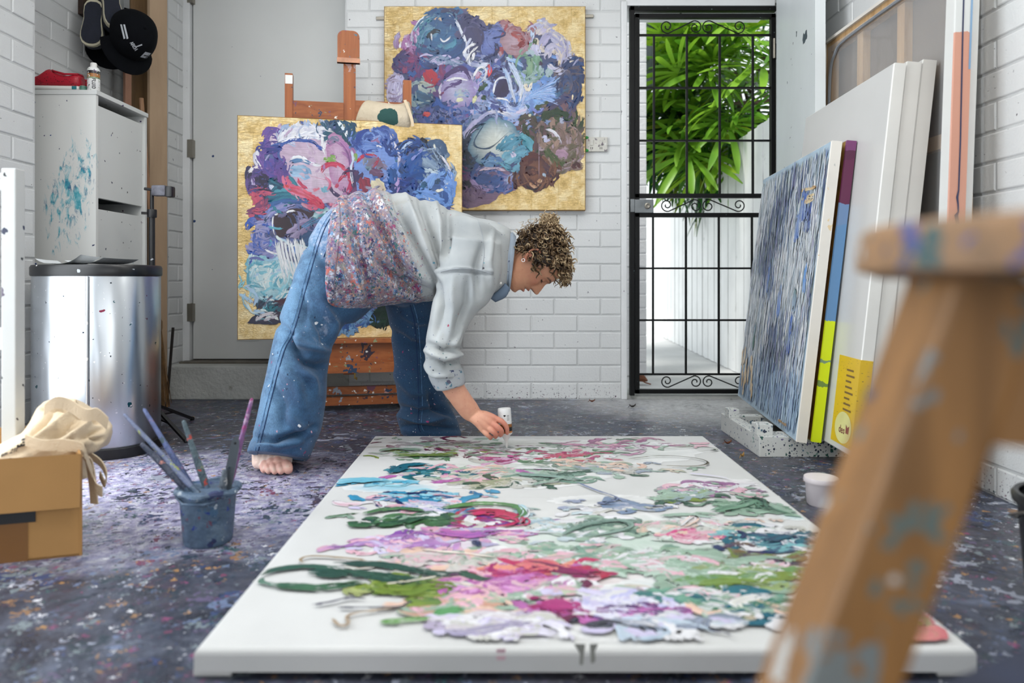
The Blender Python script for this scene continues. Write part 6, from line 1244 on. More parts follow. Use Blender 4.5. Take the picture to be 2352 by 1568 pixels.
# ---------- paint bottle held upside down
tip = PZ(1165, 1036, ZC1+.006); tip.y = 2.402; tip.x = (1164-CX)*2.402/F; topb = P(1158, 937, 2.41); ax = (topb-tip).normalized(); LB = (topb-tip).length
Mb = ax.to_track_quat('Z', 'Y').to_matrix()
pbt = thing('paint_bottle', tip, 'white squeeze bottle of paint held upside down over the floor canvas', 'bottle')
rb2 = .0225
obj('nozzle', MB().lathe([(.0018, 0), (.0035, .006), (.0055, .022), (.0095, .030), (.0105, .034)], tip, 20, M=Mb), M_SOLE, pbt, True)
obj('shoulder', MB().lathe([(.0105, .032), (.014, .040), (rb2*.98, .047), (rb2, .050)], tip, 28, M=Mb), M_SOLE, pbt, True)
mbot, nt, b_, tc = new_mat('squeeze_bottle_label'); pz = nd(nt, 'ShaderNodeVectorMath', {0: tc, 1: tuple(ax)}, operation='DOT_PRODUCT').outputs['Value']
cB = ramp(nt, mth(nt, 'MULTIPLY', pz, 5.0), [(0, C(236, 236, 236)), (.25, C(186, 120, 56)), (.28, C(26, 22, 24)), (.345, C(150, 96, 44)), (.40, C(234, 236, 236))], 'CONSTANT'); cB = splat(nt, cB, tc, 130, .28, [C(90, 90, 96), C(150, 150, 156), C(200, 200, 204)], 2, aniso=(1, 1, 2.5))
nt.links.new(cB, b_.inputs['Base Color']); b_.inputs['Roughness'].default_value = .3
obj('bottle_body', MB().lathe([(rb2, .049), (rb2, LB-.014), (rb2*.99, LB-.003), (rb2*.93, LB), (rb2*.8, LB-.002), (.001, LB-.003)], tip, 32, M=Mb), mbot, pbt, True, 50)
def onb(x, y): a = x/rb2; return tip+Mb @ Vector((math.cos(a)*(rb2+.0005), math.sin(a)*(rb2+.0005), LB-.022-y))
xa = -1
m = MB(); best = min(range(360), key=lambda k: (tip+Mb @ Vector((math.cos(math.radians(k)), math.sin(math.radians(k)), 0))).y); a0 = math.radians(best)*rb2
m.add([onb(a0+x, y) for x, y in ((-.004, 0), (-.002, -.002), (0, -.001), (.002, -.002), (.004, 0), (.0035, .002), (0, .005), (-.0035, .002))], [tuple(range(8))])
for k in range(5): m.add([onb(a0+.007, .004*k), onb(a0+.016, .004*k), onb(a0+.016, .004*k+.0012), onb(a0+.007, .004*k+.0012)], [(0, 1, 2, 3)])
obj('print', m, M_INK, pbt)
# ================================================================== paintings: every stroke is a ribbon of paint with its own relief
CAMV = np.array([0, 0, H])
class Canvas:
    def __init__(s, O, U, V, N, seed, box): s.O, s.U, s.V, s.N = [np.array(x, float) for x in (O, U, V, N)]; s.v = []; s.f = []; s.c = []; s.st = []; s.nv = 0; s.lift = .0004; s.dl = 2.5e-6; s.fat = 1.25; s.r = np.random.default_rng(seed); s.id = 0; s.box = box
    def loc(s, pts):                                     # pixels of the photograph -> metres on the canvas plane
        pts = np.asarray(pts, float); d = np.stack([(pts[:, 0]-CX)/F, np.ones(len(pts)), -(pts[:, 1]-CY)/F], 1)
        t = ((s.O-CAMV)@s.N)/(d@s.N); q = CAMV+d*t[:, None]-s.O; return np.stack([q@s.U, q@s.V], 1)
    def _add(s, P2, h, col, st, faces):
        x0, y0, x1, y1 = s.box; ok = (P2[:, 0] > x0) & (P2[:, 0] < x1) & (P2[:, 1] > y0) & (P2[:, 1] < y1); faces = faces[ok[faces].all(1)]
        s.v.append(s.O+P2[:, :1]*s.U+P2[:, 1:2]*s.V+h[:, None]*s.N); s.c.append(np.clip(col, 0, 1)); s.st.append(st); s.f.append(faces+s.nv); s.nv += len(P2)
    def stroke(s, pts, w_, col, col2=None, local=False, na=8, relief=.0009, ragged=.20, taper=.5, var=.14, seglen=.010, dry=.30):
        p = np.asarray(pts, float); w_ = w_ if local else w_*s.fat; p = p if local else s.loc(p); r = s.r
        k = 6; dn = [p[0]] if len(p) < 2 else []
        for i in range(len(p)-1):
            p0, p1, p2, p3 = p[max(i-1, 0)], p[i], p[i+1], p[min(i+2, len(p)-1)]
            for j in range(k): t = j/k; dn.append(.5*((2*p1)+(p2-p0)*t+(2*p0-5*p1+4*p2-p3)*t*t+(3*p1-p0-3*p2+p3)*t**3))
        dn.append(p[-1]); dn = np.array(dn); sl = np.concatenate([[0], np.cumsum(np.linalg.norm(np.diff(dn, axis=0), axis=1))]); L_ = sl[-1]
        if L_ < 1e-4: return
        n = int(np.clip(L_/seglen, 5, 60)); T = np.linspace(0, 1, n+1)
        off = np.linspace(-.5, .5, na); s0 = r.uniform(0, ragged, na)*np.minimum(1, .3*w_/L_*6+.4); s1 = 1-r.uniform(0, ragged, na); 
        tt = s0[None, :]+(s1-s0)[None, :]*T[:, None]; x = np.interp(tt*L_, sl, dn[:, 0]); y = np.interp(tt*L_, sl, dn[:, 1])
        dx = np.interp(np.minimum(1, tt+.01)*L_, sl, dn[:, 0])-np.interp(np.maximum(0, tt-.01)*L_, sl, dn[:, 0]); dy = np.interp(np.minimum(1, tt+.01)*L_, sl, dn[:, 1])-np.interp(np.maximum(0, tt-.01)*L_, sl, dn[:, 1]); ln = np.maximum(np.hypot(dx, dy), 1e-9)
        ww = w_*(np.minimum(1, (T/.10+.15))**taper*np.minimum(1, ((1-T)/.16+.12))**taper)[:, None]*(1+.10*np.sin(T*r.uniform(6, 14)+r.uniform(0, 6)))[:, None]
        wob = off[None, :]+r.normal(0, .035, (n+1, na)); P2 = np.stack([x-dy/ln*ww*wob, y+dx/ln*ww*wob], -1).reshape(-1, 2)
        edge = np.abs(off*2)[None, :]**3; h = s.lift+relief*(.35+.65*edge)*np.ones((n+1, 1))*r.uniform(.6, 1.2, na)[None, :]; h[:, 0] = h[:, -1] = s.lift; h[0, :] = h[-1, :] = s.lift
        c1 = np.array(col[:3]); c2 = np.array((col2 or col)[:3]); m_ = np.clip(r.uniform(-.2, 1.0, na)[None, :]+.35*np.sin(T*r.uniform(2, 7)+r.uniform(0, 6))[:, None], 0, 1)[..., None]
        cc = (c1*(1-m_)+c2*m_)*(1+r.uniform(-var, var, na))[None, :, None]; cc = np.concatenate([cc, np.ones(cc.shape[:2]+(1,))], -1).reshape(-1, 4)
        st = np.stack([np.broadcast_to(tt*L_, (n+1, na)), np.broadcast_to(off[None, :]*w_, (n+1, na)), np.full((n+1, na), s.id*.37 % 50)], -1).reshape(-1, 3)
        i = np.arange(n)[:, None]*na+np.arange(na-1)[None, :]; fc_ = np.stack([i, i+1, i+na+1, i+na], -1)
        kn = r.uniform(0, 1, (7, na-1)); g_ = np.array([np.interp(T[:-1]*6, range(7), kn[:, j]) for j in range(na-1)]).T; dry_ = dry*(.25+.9*T[:-1, None]**2+.5*np.abs(np.linspace(-1, 1, na-1))[None, :]**4); fc_ = fc_[g_ > dry_].reshape(-1, 4)
        if len(fc_) == 0: return
        s._add(P2, h.reshape(-1), cc, st, fc_); s.lift += s.dl; s.id += 1
    def blob(s, poly, c0, c1, jit=.06, local=False, relief=.0, rings=(1, .86, .62, .36, .12)):
        p = np.asarray(poly, float); p = p if local else s.loc(p); r = s.r; n = 56
        q = np.vstack([p, p[:1]]); sl = np.concatenate([[0], np.cumsum(np.linalg.norm(np.diff(q, axis=0), axis=1))]); t = np.linspace(0, sl[-1], n, endpoint=False)
        b_ = np.stack([np.interp(t, sl, q[:, 0]), np.interp(t, sl, q[:, 1])], 1)
        b_ = (b_+np.roll(b_, 1, 0)+np.roll(b_, -1, 0))/3; cen_ = b_.mean(0); b_ = cen_+(b_-cen_)*(1+r.normal(0, jit, n))[:, None]
        P2 = np.concatenate([cen_+(b_-cen_)*k for k in rings]+[cen_[None]]); m_ = np.array([k for k in rings for _ in range(n)]+[0.0])[:, None]**1.5
        cc = (np.array(c0[:3])*(1-m_)+np.array(c1[:3])*m_)*(1+r.normal(0, .05, len(P2)))[:, None]; cc = np.hstack([cc, np.ones((len(P2), 1))])
        R_ = len(rings); fs = []
        for j in range(R_-1):
            a = np.arange(n); fs.append(np.stack([j*n+a, j*n+(a+1) % n, (j+1)*n+(a+1) % n, (j+1)*n+a], 1))
        a = np.arange(n); fs.append(np.stack([(R_-1)*n+a, (R_-1)*n+(a+1) % n, np.full(n, R_*n), np.full(n, R_*n)], 1))
        h = np.full(len(P2), s.lift);  st = np.stack([P2[:, 0], P2[:, 1], np.full(len(P2), s.id*.37 % 50)], 1); s._add(P2, h, cc, st, np.vstack(fs)); s.lift += s.dl; s.id += 1
    def dabs(s, c, sp, pal, n, L_, w_, ang, dang=.5, curve=.3, inside=None, local=False, shape='g', **kw):
        r = s.r; c = np.asarray(c, float); k = 0; g = 0
        while k < n and g < n*6:
            g += 1
            o = r.normal(0, .5, 2)*sp if shape == 'g' else r.uniform(-1, 1, 2)*sp
            p = c+o
            if inside is not None and not in_poly(p, inside): continue
            q = p if local else s.loc(p[None])[0]; a = ang+r.normal(0, dang) if not callable(ang) else ang(p)+r.normal(0, dang)
            l = L_*r.uniform(.5, 1.4); d = np.array([math.cos(a), math.sin(a)]); e = np.array([-d[1], d[0]])*l*r.normal(0, curve)*.5
            i, j = r.integers(len(pal)), r.integers(len(pal)); s.stroke([q-d*l/2, q+e, q+d*l/2], w_*r.uniform(.5, 1.4), pal[i], pal[j] if r.random() < .45 else None, True, na=5, **kw); k += 1
    def patchwork(s, mass, seeds, n, L_, w_):
        """short strokes filling a shape, each in the colours of the nearest bloom"""
        r = s.r; M_ = np.array(mass, float); lo, hi = M_.min(0), M_.max(0); S_ = np.array([(a, b) for a, b, _ in seeds], float); k = 0
        E_ = [M_[i]+(M_[(i+1) % len(M_)]-M_[i])*t for i in range(len(M_)) for t in np.arange(0, 1, .18)]
        while k < n:
            if k < len(E_): p = M_.mean(0)+(E_[k]-M_.mean(0))*.955+r.normal(0, 2.5, 2)
            else:
                p = r.uniform(lo, hi)
                if not in_poly(p, mass): continue
            d = np.linalg.norm(S_-p, axis=1); j = int(np.argmin(d*r.uniform(.75, 1.25, len(d)))); pal = seeds[j][2]; a_ = C(*pal[r.integers(len(pal))]); b_ = C(*pal[r.integers(len(pal))])
            v = p-S_[j]; an = math.atan2(-v[1], v[0])+math.pi/2+r.normal(0, .45); q = s.loc(p[None])[0]; l = L_*r.uniform(.5, 1.5); dv_ = np.array([math.cos(an), math.sin(an)]); e = np.array([-dv_[1], dv_[0]])*l*r.normal(-.12, .12)
            s.stroke([q-dv_*l/2, q+e, q+dv_*l/2], w_*r.uniform(.5, 1.5), a_, b_, True, na=6); k += 1
    def build(s, name, mat, parent):
        m = MB(); V = np.vstack(s.v); m.v = V; FA = np.vstack(s.f); m.f = [tuple(int(x) for x in (f if f[2] != f[3] else f[:3])) for f in FA]; m.col = np.vstack(s.c); m.uv = np.vstack(s.st)
        return tag(obj(name, m, mat, parent, True, 180), kind='stuff')
def in_poly(p, poly):
    x, y = p; c = False; n = len(poly); j = n-1
    for i in range(n):
        xi, yi = poly[i]; xj, yj = poly[j]
        if (yi > y) != (yj > y) and x < (xj-xi)*(y-yi)/(yj-yi)+xi: c = not c
        j = i
    return c
def mat_paint(name, rough=.34, streak=.22):
    m, nt, b, tc = new_mat(name); at = nd(nt, 'ShaderNodeVertexColor', layer_name='Col').outputs[0]; st = nd(nt, 'ShaderNodeAttribute', attribute_name='st').outputs['Vector']
    n1 = noise(nt, mapped(nt, st, (14, 420, 9)), 1.0, 3, .6); n2 = noise(nt, tc, 38, 4)
    c = mixc(nt, streak, at, ramp(nt, n1.outputs[0], [(.3, C(40, 40, 46)), (.7, C(240, 240, 240))]), 'OVERLAY'); c = mixc(nt, .10, c, ramp(nt, n2.outputs[0], [(.3, C(60, 60, 70)), (.7, C(250, 250, 250))]), 'OVERLAY')
    nt.links.new(c, b.inputs['Base Color']); b.inputs['Roughness'].default_value = rough; bump(nt, b, n1.outputs[0], .35, .0015); return m
M_OIL = mat_paint('oil_paint'); M_WET = mat_paint('wet_acrylic_paint', .30, .16)
def mat_gold(name):
    m, nt, b, tc = new_mat(name); n1 = noise(nt, tc, 5, 3); n2 = noise(nt, mapped(nt, tc, (1, 1, 2.2), rot=(0, .6, 0)), 55, 5, .7, 1.2); n3 = noise(nt, tc, 16, 5, .7)
    ck = nd(nt, 'ShaderNodeTexBrick', {'Vector': mapped(nt, tc, (1, 1, 1), (.03, 0, .02), (math.radians(90), 0, 0)), 'Color1': (.46, .46, .46, 1), 'Color2': (.56, .56, .56, 1), 'Mortar': (.40, .40, .40, 1), 'Scale': 1.0, 'Mortar Size': .0015, 'Brick Width': .135, 'Row Height': .135})
    f = mth(nt, 'ADD', mth(nt, 'MULTIPLY', n3.outputs[0], .55), mth(nt, 'MULTIPLY', nd(nt, 'ShaderNodeSeparateColor', {0: ck.outputs[0]}).outputs[0], .5))
    c = ramp(nt, f, [(.36, C(170, 138, 84)), (.50, C(226, 196, 136)), (.62, C(248, 230, 186))])
    c = mixc(nt, ramp(nt, noise(nt, tc, 30, 6, .75).outputs[0], [(.66, (0, 0, 0, 1)), (.74, (.8, .8, .8, 1))]), c, C(110, 84, 46))
    nt.links.new(c, b.inputs['Base Color']); b.inputs['Metallic'].default_value = .88
    nt.links.new(ramp(nt, n3.outputs[0], [(.3, (.30,)*3+(1,)), (.7, (.46,)*3+(1,))]), b.inputs['Roughness']); bump(nt, b, n2.outputs[0], .6, .008); return m
M_GOLD = mat_gold('gold_leaf'); M_GEDGE = pm('gold_canvas_edge', C(168, 124, 60), .45, .5, var=.25, vs=12)
def framed(name, label, A, B, z0, z1, th, mat_face, mat_edge):
    """canvas standing upright between floor points A and B, from z0 to z1"""
    A = Vector((A[0], A[1], z0)); B = Vector((B[0], B[1], z0)); U = (B-A); W_ = U.length; U.normalize(); V = Vector((0, 0, 1)); N = Vector((U.y, -U.x, 0)); h = z1-z0
    t_ = thing(name, (A+B)/2-N*th/2, label, 'painting'); Q = lambda s_, t, k: A+U*s_+V*t-N*k; e = .003
    obj('canvas_face', MB().add([Q(e, e, 0), Q(W_-e, e, 0), Q(W_-e, h-e, 0), Q(e, h-e, 0)], [(0, 1, 2, 3)]), mat_face, t_)
    m = MB(); m.add([Q(e, e, 0), Q(W_-e, e, 0), Q(W_-e, h-e, 0), Q(e, h-e, 0), Q(0, 0, e), Q(W_, 0, e), Q(W_, h, e), Q(0, h, e), Q(0, 0, th), Q(W_, 0, th), Q(W_, h, th), Q(0, h, th)], [(i, 4+i, 4+(i+1) % 4, (i+1) % 4) for i in range(4)]+[(4+i, 8+i, 8+(i+1) % 4, 4+(i+1) % 4) for i in range(4)]+[(8, 11, 10, 9)])
    obj('canvas_edge', m, mat_edge, t_); return t_, Canvas(A, U, V, N, 5, (.002, .002, W_-.002, h-.002))
c_ = lambda r, g, b: C(r, g, b)
WHT, LIL, NAV, PERI, TEAL, CRIM, MAUV, SLATE = C(226, 226, 230), C(176, 170, 204), C(28, 44, 92), C(108, 146, 208), C(52, 112, 136), C(176, 46, 78), C(146, 104, 148), C(74, 90, 130)
# ---------------- painting on the back wall
yW = YB-.045; wl0, wr0 = (882-CX)*yW/F, (1345-CX)*yW/F; wz1, wz0 = H-(14-CY)*yW/F, H-(483-CY)*yW/F
pw, K = framed('flower_painting', 'square flower painting on gold leaf hanging on the back brick wall', (wl0, yW), (wr0, yW), wz0, wz1, .035, M_GOLD, M_GEDGE)
for px, py in ((874, 43), (1353, 38)):
    q = P(px, py, YB-.006); obj('hanging_clip', MB().box(q-Vector((.022, .010, .008)), q+Vector((.022, .001, .008)), None, .002), M_STEEL, pw)
mass = [(908, 150), (935, 90), (960, 50), (1000, 28), (1045, 26), (1090, 48), (1112, 66), (1150, 62), (1180, 64), (1212, 90), (1228, 58), (1250, 48), (1268, 66), (1296, 90), (1304, 128), (1330, 140), (1330, 200), (1312, 250), (1322, 290), (1334, 345), (1322, 384), (1275, 392), (1262, 420), (1238, 434), (1200, 418), (1150, 436), (1096, 446), (1062, 470), (1058, 300), (955, 292), (893, 240), (893, 190)]
K.blob(mass, C(70, 84, 128), C(56, 66, 106), .012, rings=(1, .9, .75, .5, .25))
K.blob([(1055, 290), (1060, 480), (1120, 470), (1190, 430), (1160, 380), (1090, 330)], C(96, 80, 118), C(122, 96, 120), .03)
K.blob([(1190, 290), (1240, 262), (1300, 275), (1330, 340), (1335, 385), (1270, 395), (1215, 380)], C(112, 92, 96), C(150, 122, 110), .02)
K.blob([(1165, 270), (1230, 250), (1250, 300), (1240, 350), (1190, 350)], C(92, 66, 74), C(96, 70, 80), .03)
K.dabs((1100, 220), (150, 120), [SLATE, LIL, NAV, C(96, 110, 150), PERI, C(120, 140, 180), C(50, 70, 110), C(60, 100, 130)], 190, .10, .026, .6, 1.2, .5, inside=mass)
SEEDW = [(1010,80,[(40,92,136),(28,70,124),(90,130,156)]),(1085,80,[(52,54,96),(38,44,88),(80,80,120)]),(920,95,[(150,100,150),(190,170,200)]),(930,138,[(58,50,100),(46,60,116),(110,50,96)]),(905,205,[(188,184,214),(160,150,190),(120,90,110)]),(990,180,[(150,40,62),(120,50,90),(90,60,120)]),(965,215,[(140,160,164),(100,120,140),(60,90,120)]),(1045,205,[(150,140,190),(180,178,206),(110,90,150)]),(1020,270,[(44,84,160),(90,100,160),(40,60,110)]),(1100,140,[(70,84,150),(140,150,190),(30,40,84),(200,205,220)]),(1135,95,[(90,110,170),(40,50,100),(120,130,180)]),(1180,95,[(165,140,150),(150,110,120),(140,60,70)]),(1260,100,[(185,185,210),(160,160,195),(210,200,188)]),(1220,150,[(120,155,135),(100,140,120),(160,180,190)]),(1240,210,[(126,168,222),(150,180,225),(100,140,200)]),(1315,200,[(28,46,90),(40,70,120),(90,80,90)]),(1280,245,[(80,70,100),(60,80,120),(110,80,90)]),(1155,205,[(40,30,70),(70,80,140),(150,170,215)]),(1180,230,[(150,170,215),(110,140,200),(190,200,225)]),(1100,290,[(120,140,180),(60,90,130),(160,165,200)]),(1075,350,[(28,42,62),(50,70,100),(40,60,90)]),(1180,350,[(90,150,172),(110,165,185),(70,120,150)]),(1220,310,[(90,66,72),(70,60,56),(50,62,44)]),(1290,320,[(140,116,106),(116,98,90),(96,90,70),(160,140,150)]),(1270,270,[(40,60,38),(60,76,50),(110,90,90)]),(1228,400,[(80,42,44),(60,30,38),(120,80,60)]),(1120,410,[(56,86,146),(44,70,126),(130,125,170)]),(1085,450,[(110,88,116),(120,96,120),(90,70,110)])]
K.patchwork(mass, SEEDW, 620, .085, .030)
# the big blue rose
K.blob([(948, 88), (962, 55), (1000, 34), (1040, 40), (1070, 70), (1075, 110), (1050, 132), (1000, 134), (962, 120)], C(44, 92, 136), C(36, 78, 124), .02)
K.blob([(1045, 45), (1085, 48), (1112, 80), (1108, 115), (1070, 125), (1060, 85)], C(52, 54, 96), C(38, 44, 88), .03)
for p, w_, a, b_ in [([(952, 112), (954, 80), (972, 56), (1000, 42)], .034, TEAL, C(80, 140, 160)), ([(965, 120), (966, 92), (980, 70), (1004, 58)], .03, C(90, 130, 156), TEAL), ([(1000, 128), (1030, 130), (1058, 112), (1066, 80)], .04, C(28, 70, 124), C(24, 56, 104)), ([(1012, 50), (1040, 52), (1060, 76)], .036, C(28, 76, 124), C(30, 60, 110)), ([(1085, 56), (1102, 84), (1098, 112)], .04, C(58, 56, 96), C(46, 46, 86)),
                         ([(984, 96), (988, 80), (1002, 70), (1014, 78)], .022, C(18, 34, 52), None), ([(984, 110), (996, 118), (1012, 120)], .02, C(30, 44, 78), None), ([(1006, 100), (1016, 108), (1034, 106), (1046, 96), (1040, 84)], .02, C(80, 142, 168), C(64, 120, 150)), ([(1010, 86), (1018, 96), (1030, 90), (1036, 82)], .007, WHT, None), ([(946, 100), (950, 72), (970, 46), (992, 36)], .016, C(196, 206, 214), WHT), ([(1042, 38), (1056, 66), (1068, 92), (1072, 112)], .012, WHT, C(190, 200, 216)), ([(1010, 28), (1030, 24), (1056, 30)], .018, C(54, 60, 96), None), ([(1018, 34), (1040, 36)], .012, WHT, None), ([(990, 72), (992, 96)], .006, WHT, None), ([(1100, 52), (1110, 80), (1108, 108)], .010, NAV, None), ([(996, 46), (1008, 42), (1016, 50)], .010, C(206, 180, 150), None)]: K.stroke(p, w_, a, b_)
K.dabs((1030, 140), (50, 10), [C(120, 140, 170), LIL, C(90, 116, 150)], 24, .07, .018, .2, .4)
# left petals and drips
for p, w_, a, b_ in [([(912, 116), (910, 92), (920, 72)], .022, MAUV, LIL), ([(926, 118), (930, 96), (936, 84)], .024, C(168, 110, 166), MAUV), ([(918, 112), (920, 94)], .009, WHT, None), ([(934, 110), (932, 94)], .008, WHT, None), ([(940, 108), (952, 128)], .012, MAUV, None), ([(898, 148), (920, 136), (944, 128)], .032, C(58, 50, 100), C(46, 60, 116)), ([(930, 140), (950, 138), (962, 150)], .03, C(130, 50, 96), C(60, 50, 110)), ([(960, 132), (980, 148), (1010, 156)], .034, C(36, 74, 140), NAV), ([(976, 160), (988, 174), (1000, 196)], .05, C(168, 40, 60), C(140, 40, 70)), ([(1004, 172), (998, 196)], .03, C(160, 36, 56), None), ([(944, 160), (950, 178)], .034, C(34, 80, 146), None), ([(900, 176), (894, 210), (892, 234)], .022, C(196, 190, 214), LIL), ([(912, 168), (906, 200), (902, 236)], .03, C(188, 184, 214), LIL), ([(924, 170), (918, 205), (916, 236)], .024, C(170, 166, 204), WHT), ([(932, 150), (926, 172)], .02, C(130, 60, 100), None), ([(960, 190), (985, 206), (1000, 214)], .05, C(150, 168, 170), C(170, 170, 156)), ([(950, 215), (980, 226), (1000, 236)], .05, C(44, 74, 110), C(60, 100, 130))]: K.stroke(p, w_, a, b_)
# violet rose in the middle
K.blob([(1012, 200), (1030, 172), (1060, 162), (1085, 180), (1092, 215), (1075, 245), (1040, 252), (1015, 235)], C(176, 176, 204), C(140, 124, 176), .03)
for p, w_, a, b_ in [([(1016, 182), (1040, 164), (1066, 158), (1080, 186)], .020, C(62, 44, 98), None), ([(1022, 188), (1048, 180), (1078, 184)], .010, WHT, None), ([(1030, 196), (1052, 192), (1060, 186), (1040, 184)], .014, C(80, 60, 116), None), ([(1018, 212), (1030, 200), (1050, 200)], .008, C(86, 66, 120), None), ([(1016, 190), (1010, 208), (1014, 236)], .010, WHT, LIL), ([(1086, 180), (1100, 156), (1116, 160), (1112, 182), (1096, 196)], .009, WHT, None), ([(1092, 184), (1102, 168), (1108, 172)], .02, C(170, 100, 130), C(190, 170, 200)), ([(1040, 222), (1060, 212), (1080, 222)], .03, C(120, 150, 200), C(200, 206, 190)), ([(1046, 232), (1066, 228)], .02, C(206, 208, 170), None), ([(1095, 210), (1112, 198), (1118, 184)], .018, C(44, 78, 52), C(24, 50, 40)), ([(1104, 228), (1118, 222)], .02, C(30, 60, 42), None), ([(1084, 226), (1096, 230)], .03, C(206, 206, 160), None), ([(1000, 218), (1010, 238), (1030, 250), (1060, 250)], .018, C(44, 84, 160), None), ([(1040, 262), (1060, 268), (1084, 262)], .016, C(120, 60, 120), MAUV), ([(970, 262), (990, 264)], .02, C(210, 84, 84), None)]: K.stroke(p, w_, a, b_)
K.dabs((1030, 270), (60, 18), [C(54, 90, 160), LIL, NAV, C(110, 120, 170)], 30, .07, .02, 1.0, .9)
# blue ribbon, mauve petal, pale tulip, feather
K.blob([(1105, 70), (1150, 62), (1160, 80), (1140, 100), (1136, 122), (1108, 130)], C(104, 120, 176), C(80, 96, 160), .05)
for p, w_, a, b_ in [([(1124, 50), (1126, 72), (1122, 84)], .014, NAV, C(20, 26, 60)), ([(1128, 90), (1150, 84), (1160, 78), (1150, 64)], .009, NAV, None), ([(1134, 96), (1142, 110), (1136, 132)], .018, C(24, 34, 78), None), ([(1110, 136), (1128, 128), (1140, 122)], .010, NAV, None), ([(1062, 126), (1076, 108), (1096, 100)], .010, WHT, None), ([(1070, 144), (1082, 122), (1100, 104)], .008, WHT, None), ([(1090, 120), (1084, 140)], .012, WHT, None), ([(1118, 150), (1126, 158), (1120, 178)], .016, C(206, 64, 70), None)]: K.stroke(p, w_, a, b_)
K.blob([(1146, 95), (1160, 68), (1185, 62), (1210, 84), (1216, 112), (1196, 128), (1165, 126)], C(170, 146, 160), C(150, 116, 126), .03)
for p, w_, a, b_ in [([(1170, 72), (1190, 84), (1206, 104)], .026, C(146, 56, 60), C(170, 110, 110)), ([(1190, 112), (1206, 96), (1212, 106)], .024, C(120, 24, 36), None), ([(1220, 92), (1226, 66), (1248, 50), (1256, 66)], .020, C(176, 196, 224), WHT), ([(1232, 82), (1252, 66), (1266, 78)], .030, C(206, 196, 186), LIL), ([(1240, 110), (1262, 80), (1290, 92), (1300, 120), (1296, 150)], .030, C(150, 150, 186), LIL), ([(1256, 140), (1262, 112), (1278, 106), (1288, 130), (1286, 158)], .034, C(190, 186, 206), C(160, 160, 196)), ([(1272, 108), (1286, 126), (1284, 152)], .014, C(222, 206, 176), None), ([(1230, 88), (1228, 104)], .018, C(44, 74, 44), None), ([(1218, 130), (1216, 160), (1212, 180)], .026, C(110, 146, 124), C(140, 170, 140)), ([(1232, 124), (1230, 156), (1226, 178)], .028, C(120, 160, 136), C(90, 130, 110)), ([(1240, 140), (1242, 152)], .018, C(60, 44, 74), None)]: K.stroke(p, w_, a, b_)
for i in range(16):
    y = 150+i*5.2; K.stroke([(1186+i*.4, 246-i*.8), (1240, 205+i*1.2), (1290+2*math.sin(i), 168+i*5)], .016, C(126, 168, 222) if i % 3 else C(150, 170, 216), C(176, 200, 232) if i % 2 else C(100, 140, 200))
for p, w_, a, b_ in [([(1290, 158), (1320, 140), (1330, 150)], .03, C(30, 52, 98), None), ([(1318, 140), (1330, 170), (1326, 220), (1308, 256)], .030, C(26, 42, 84), C(36, 70, 120)), ([(1300, 160), (1312, 190), (1304, 216)], .022, C(120, 100, 100), C(50, 70, 110)), ([(1270, 220), (1300, 206), (1316, 200)], .026, C(64, 76, 100), C(60, 110, 150)), ([(1252, 250), (1290, 232), (1312, 226)], .03, C(70, 60, 90), C(40, 60, 110)), ([(1316, 216), (1314, 232)], .006, C(240, 226, 190), None)]: K.stroke(p, w_, a, b_)
K.blob([(1134, 208), (1146, 184), (1166, 180), (1174, 200), (1164, 222), (1142, 228)], C(36, 28, 66), C(44, 38, 84), .03)
for p, w_, a, b_ in [([(1132, 216), (1140, 186), (1158, 178), (1174, 188)], .009, WHT, C(190, 200, 220)), ([(1136, 226), (1160, 228), (1174, 240)], .008, WHT, None), ([(1152, 150), (1166, 176), (1176, 216), (1182, 246)], .016, C(206, 210, 222), C(150, 180, 220)), ([(1164, 140), (1180, 160), (1196, 200), (1190, 240)], .022, C(170, 190, 222), WHT), ([(1160, 134), (1186, 142), (1204, 156)], .016, C(130, 170, 220), WHT), ([(1206, 190), (1212, 210), (1222, 188)], .014, C(224, 216, 200), None), ([(1180, 262), (1214, 250)], .012, C(206, 196, 220), None), ([(1218, 246), (1236, 258), (1252, 246)], .012, C(120, 130, 196), None)]: K.stroke(p, w_, a, b_)
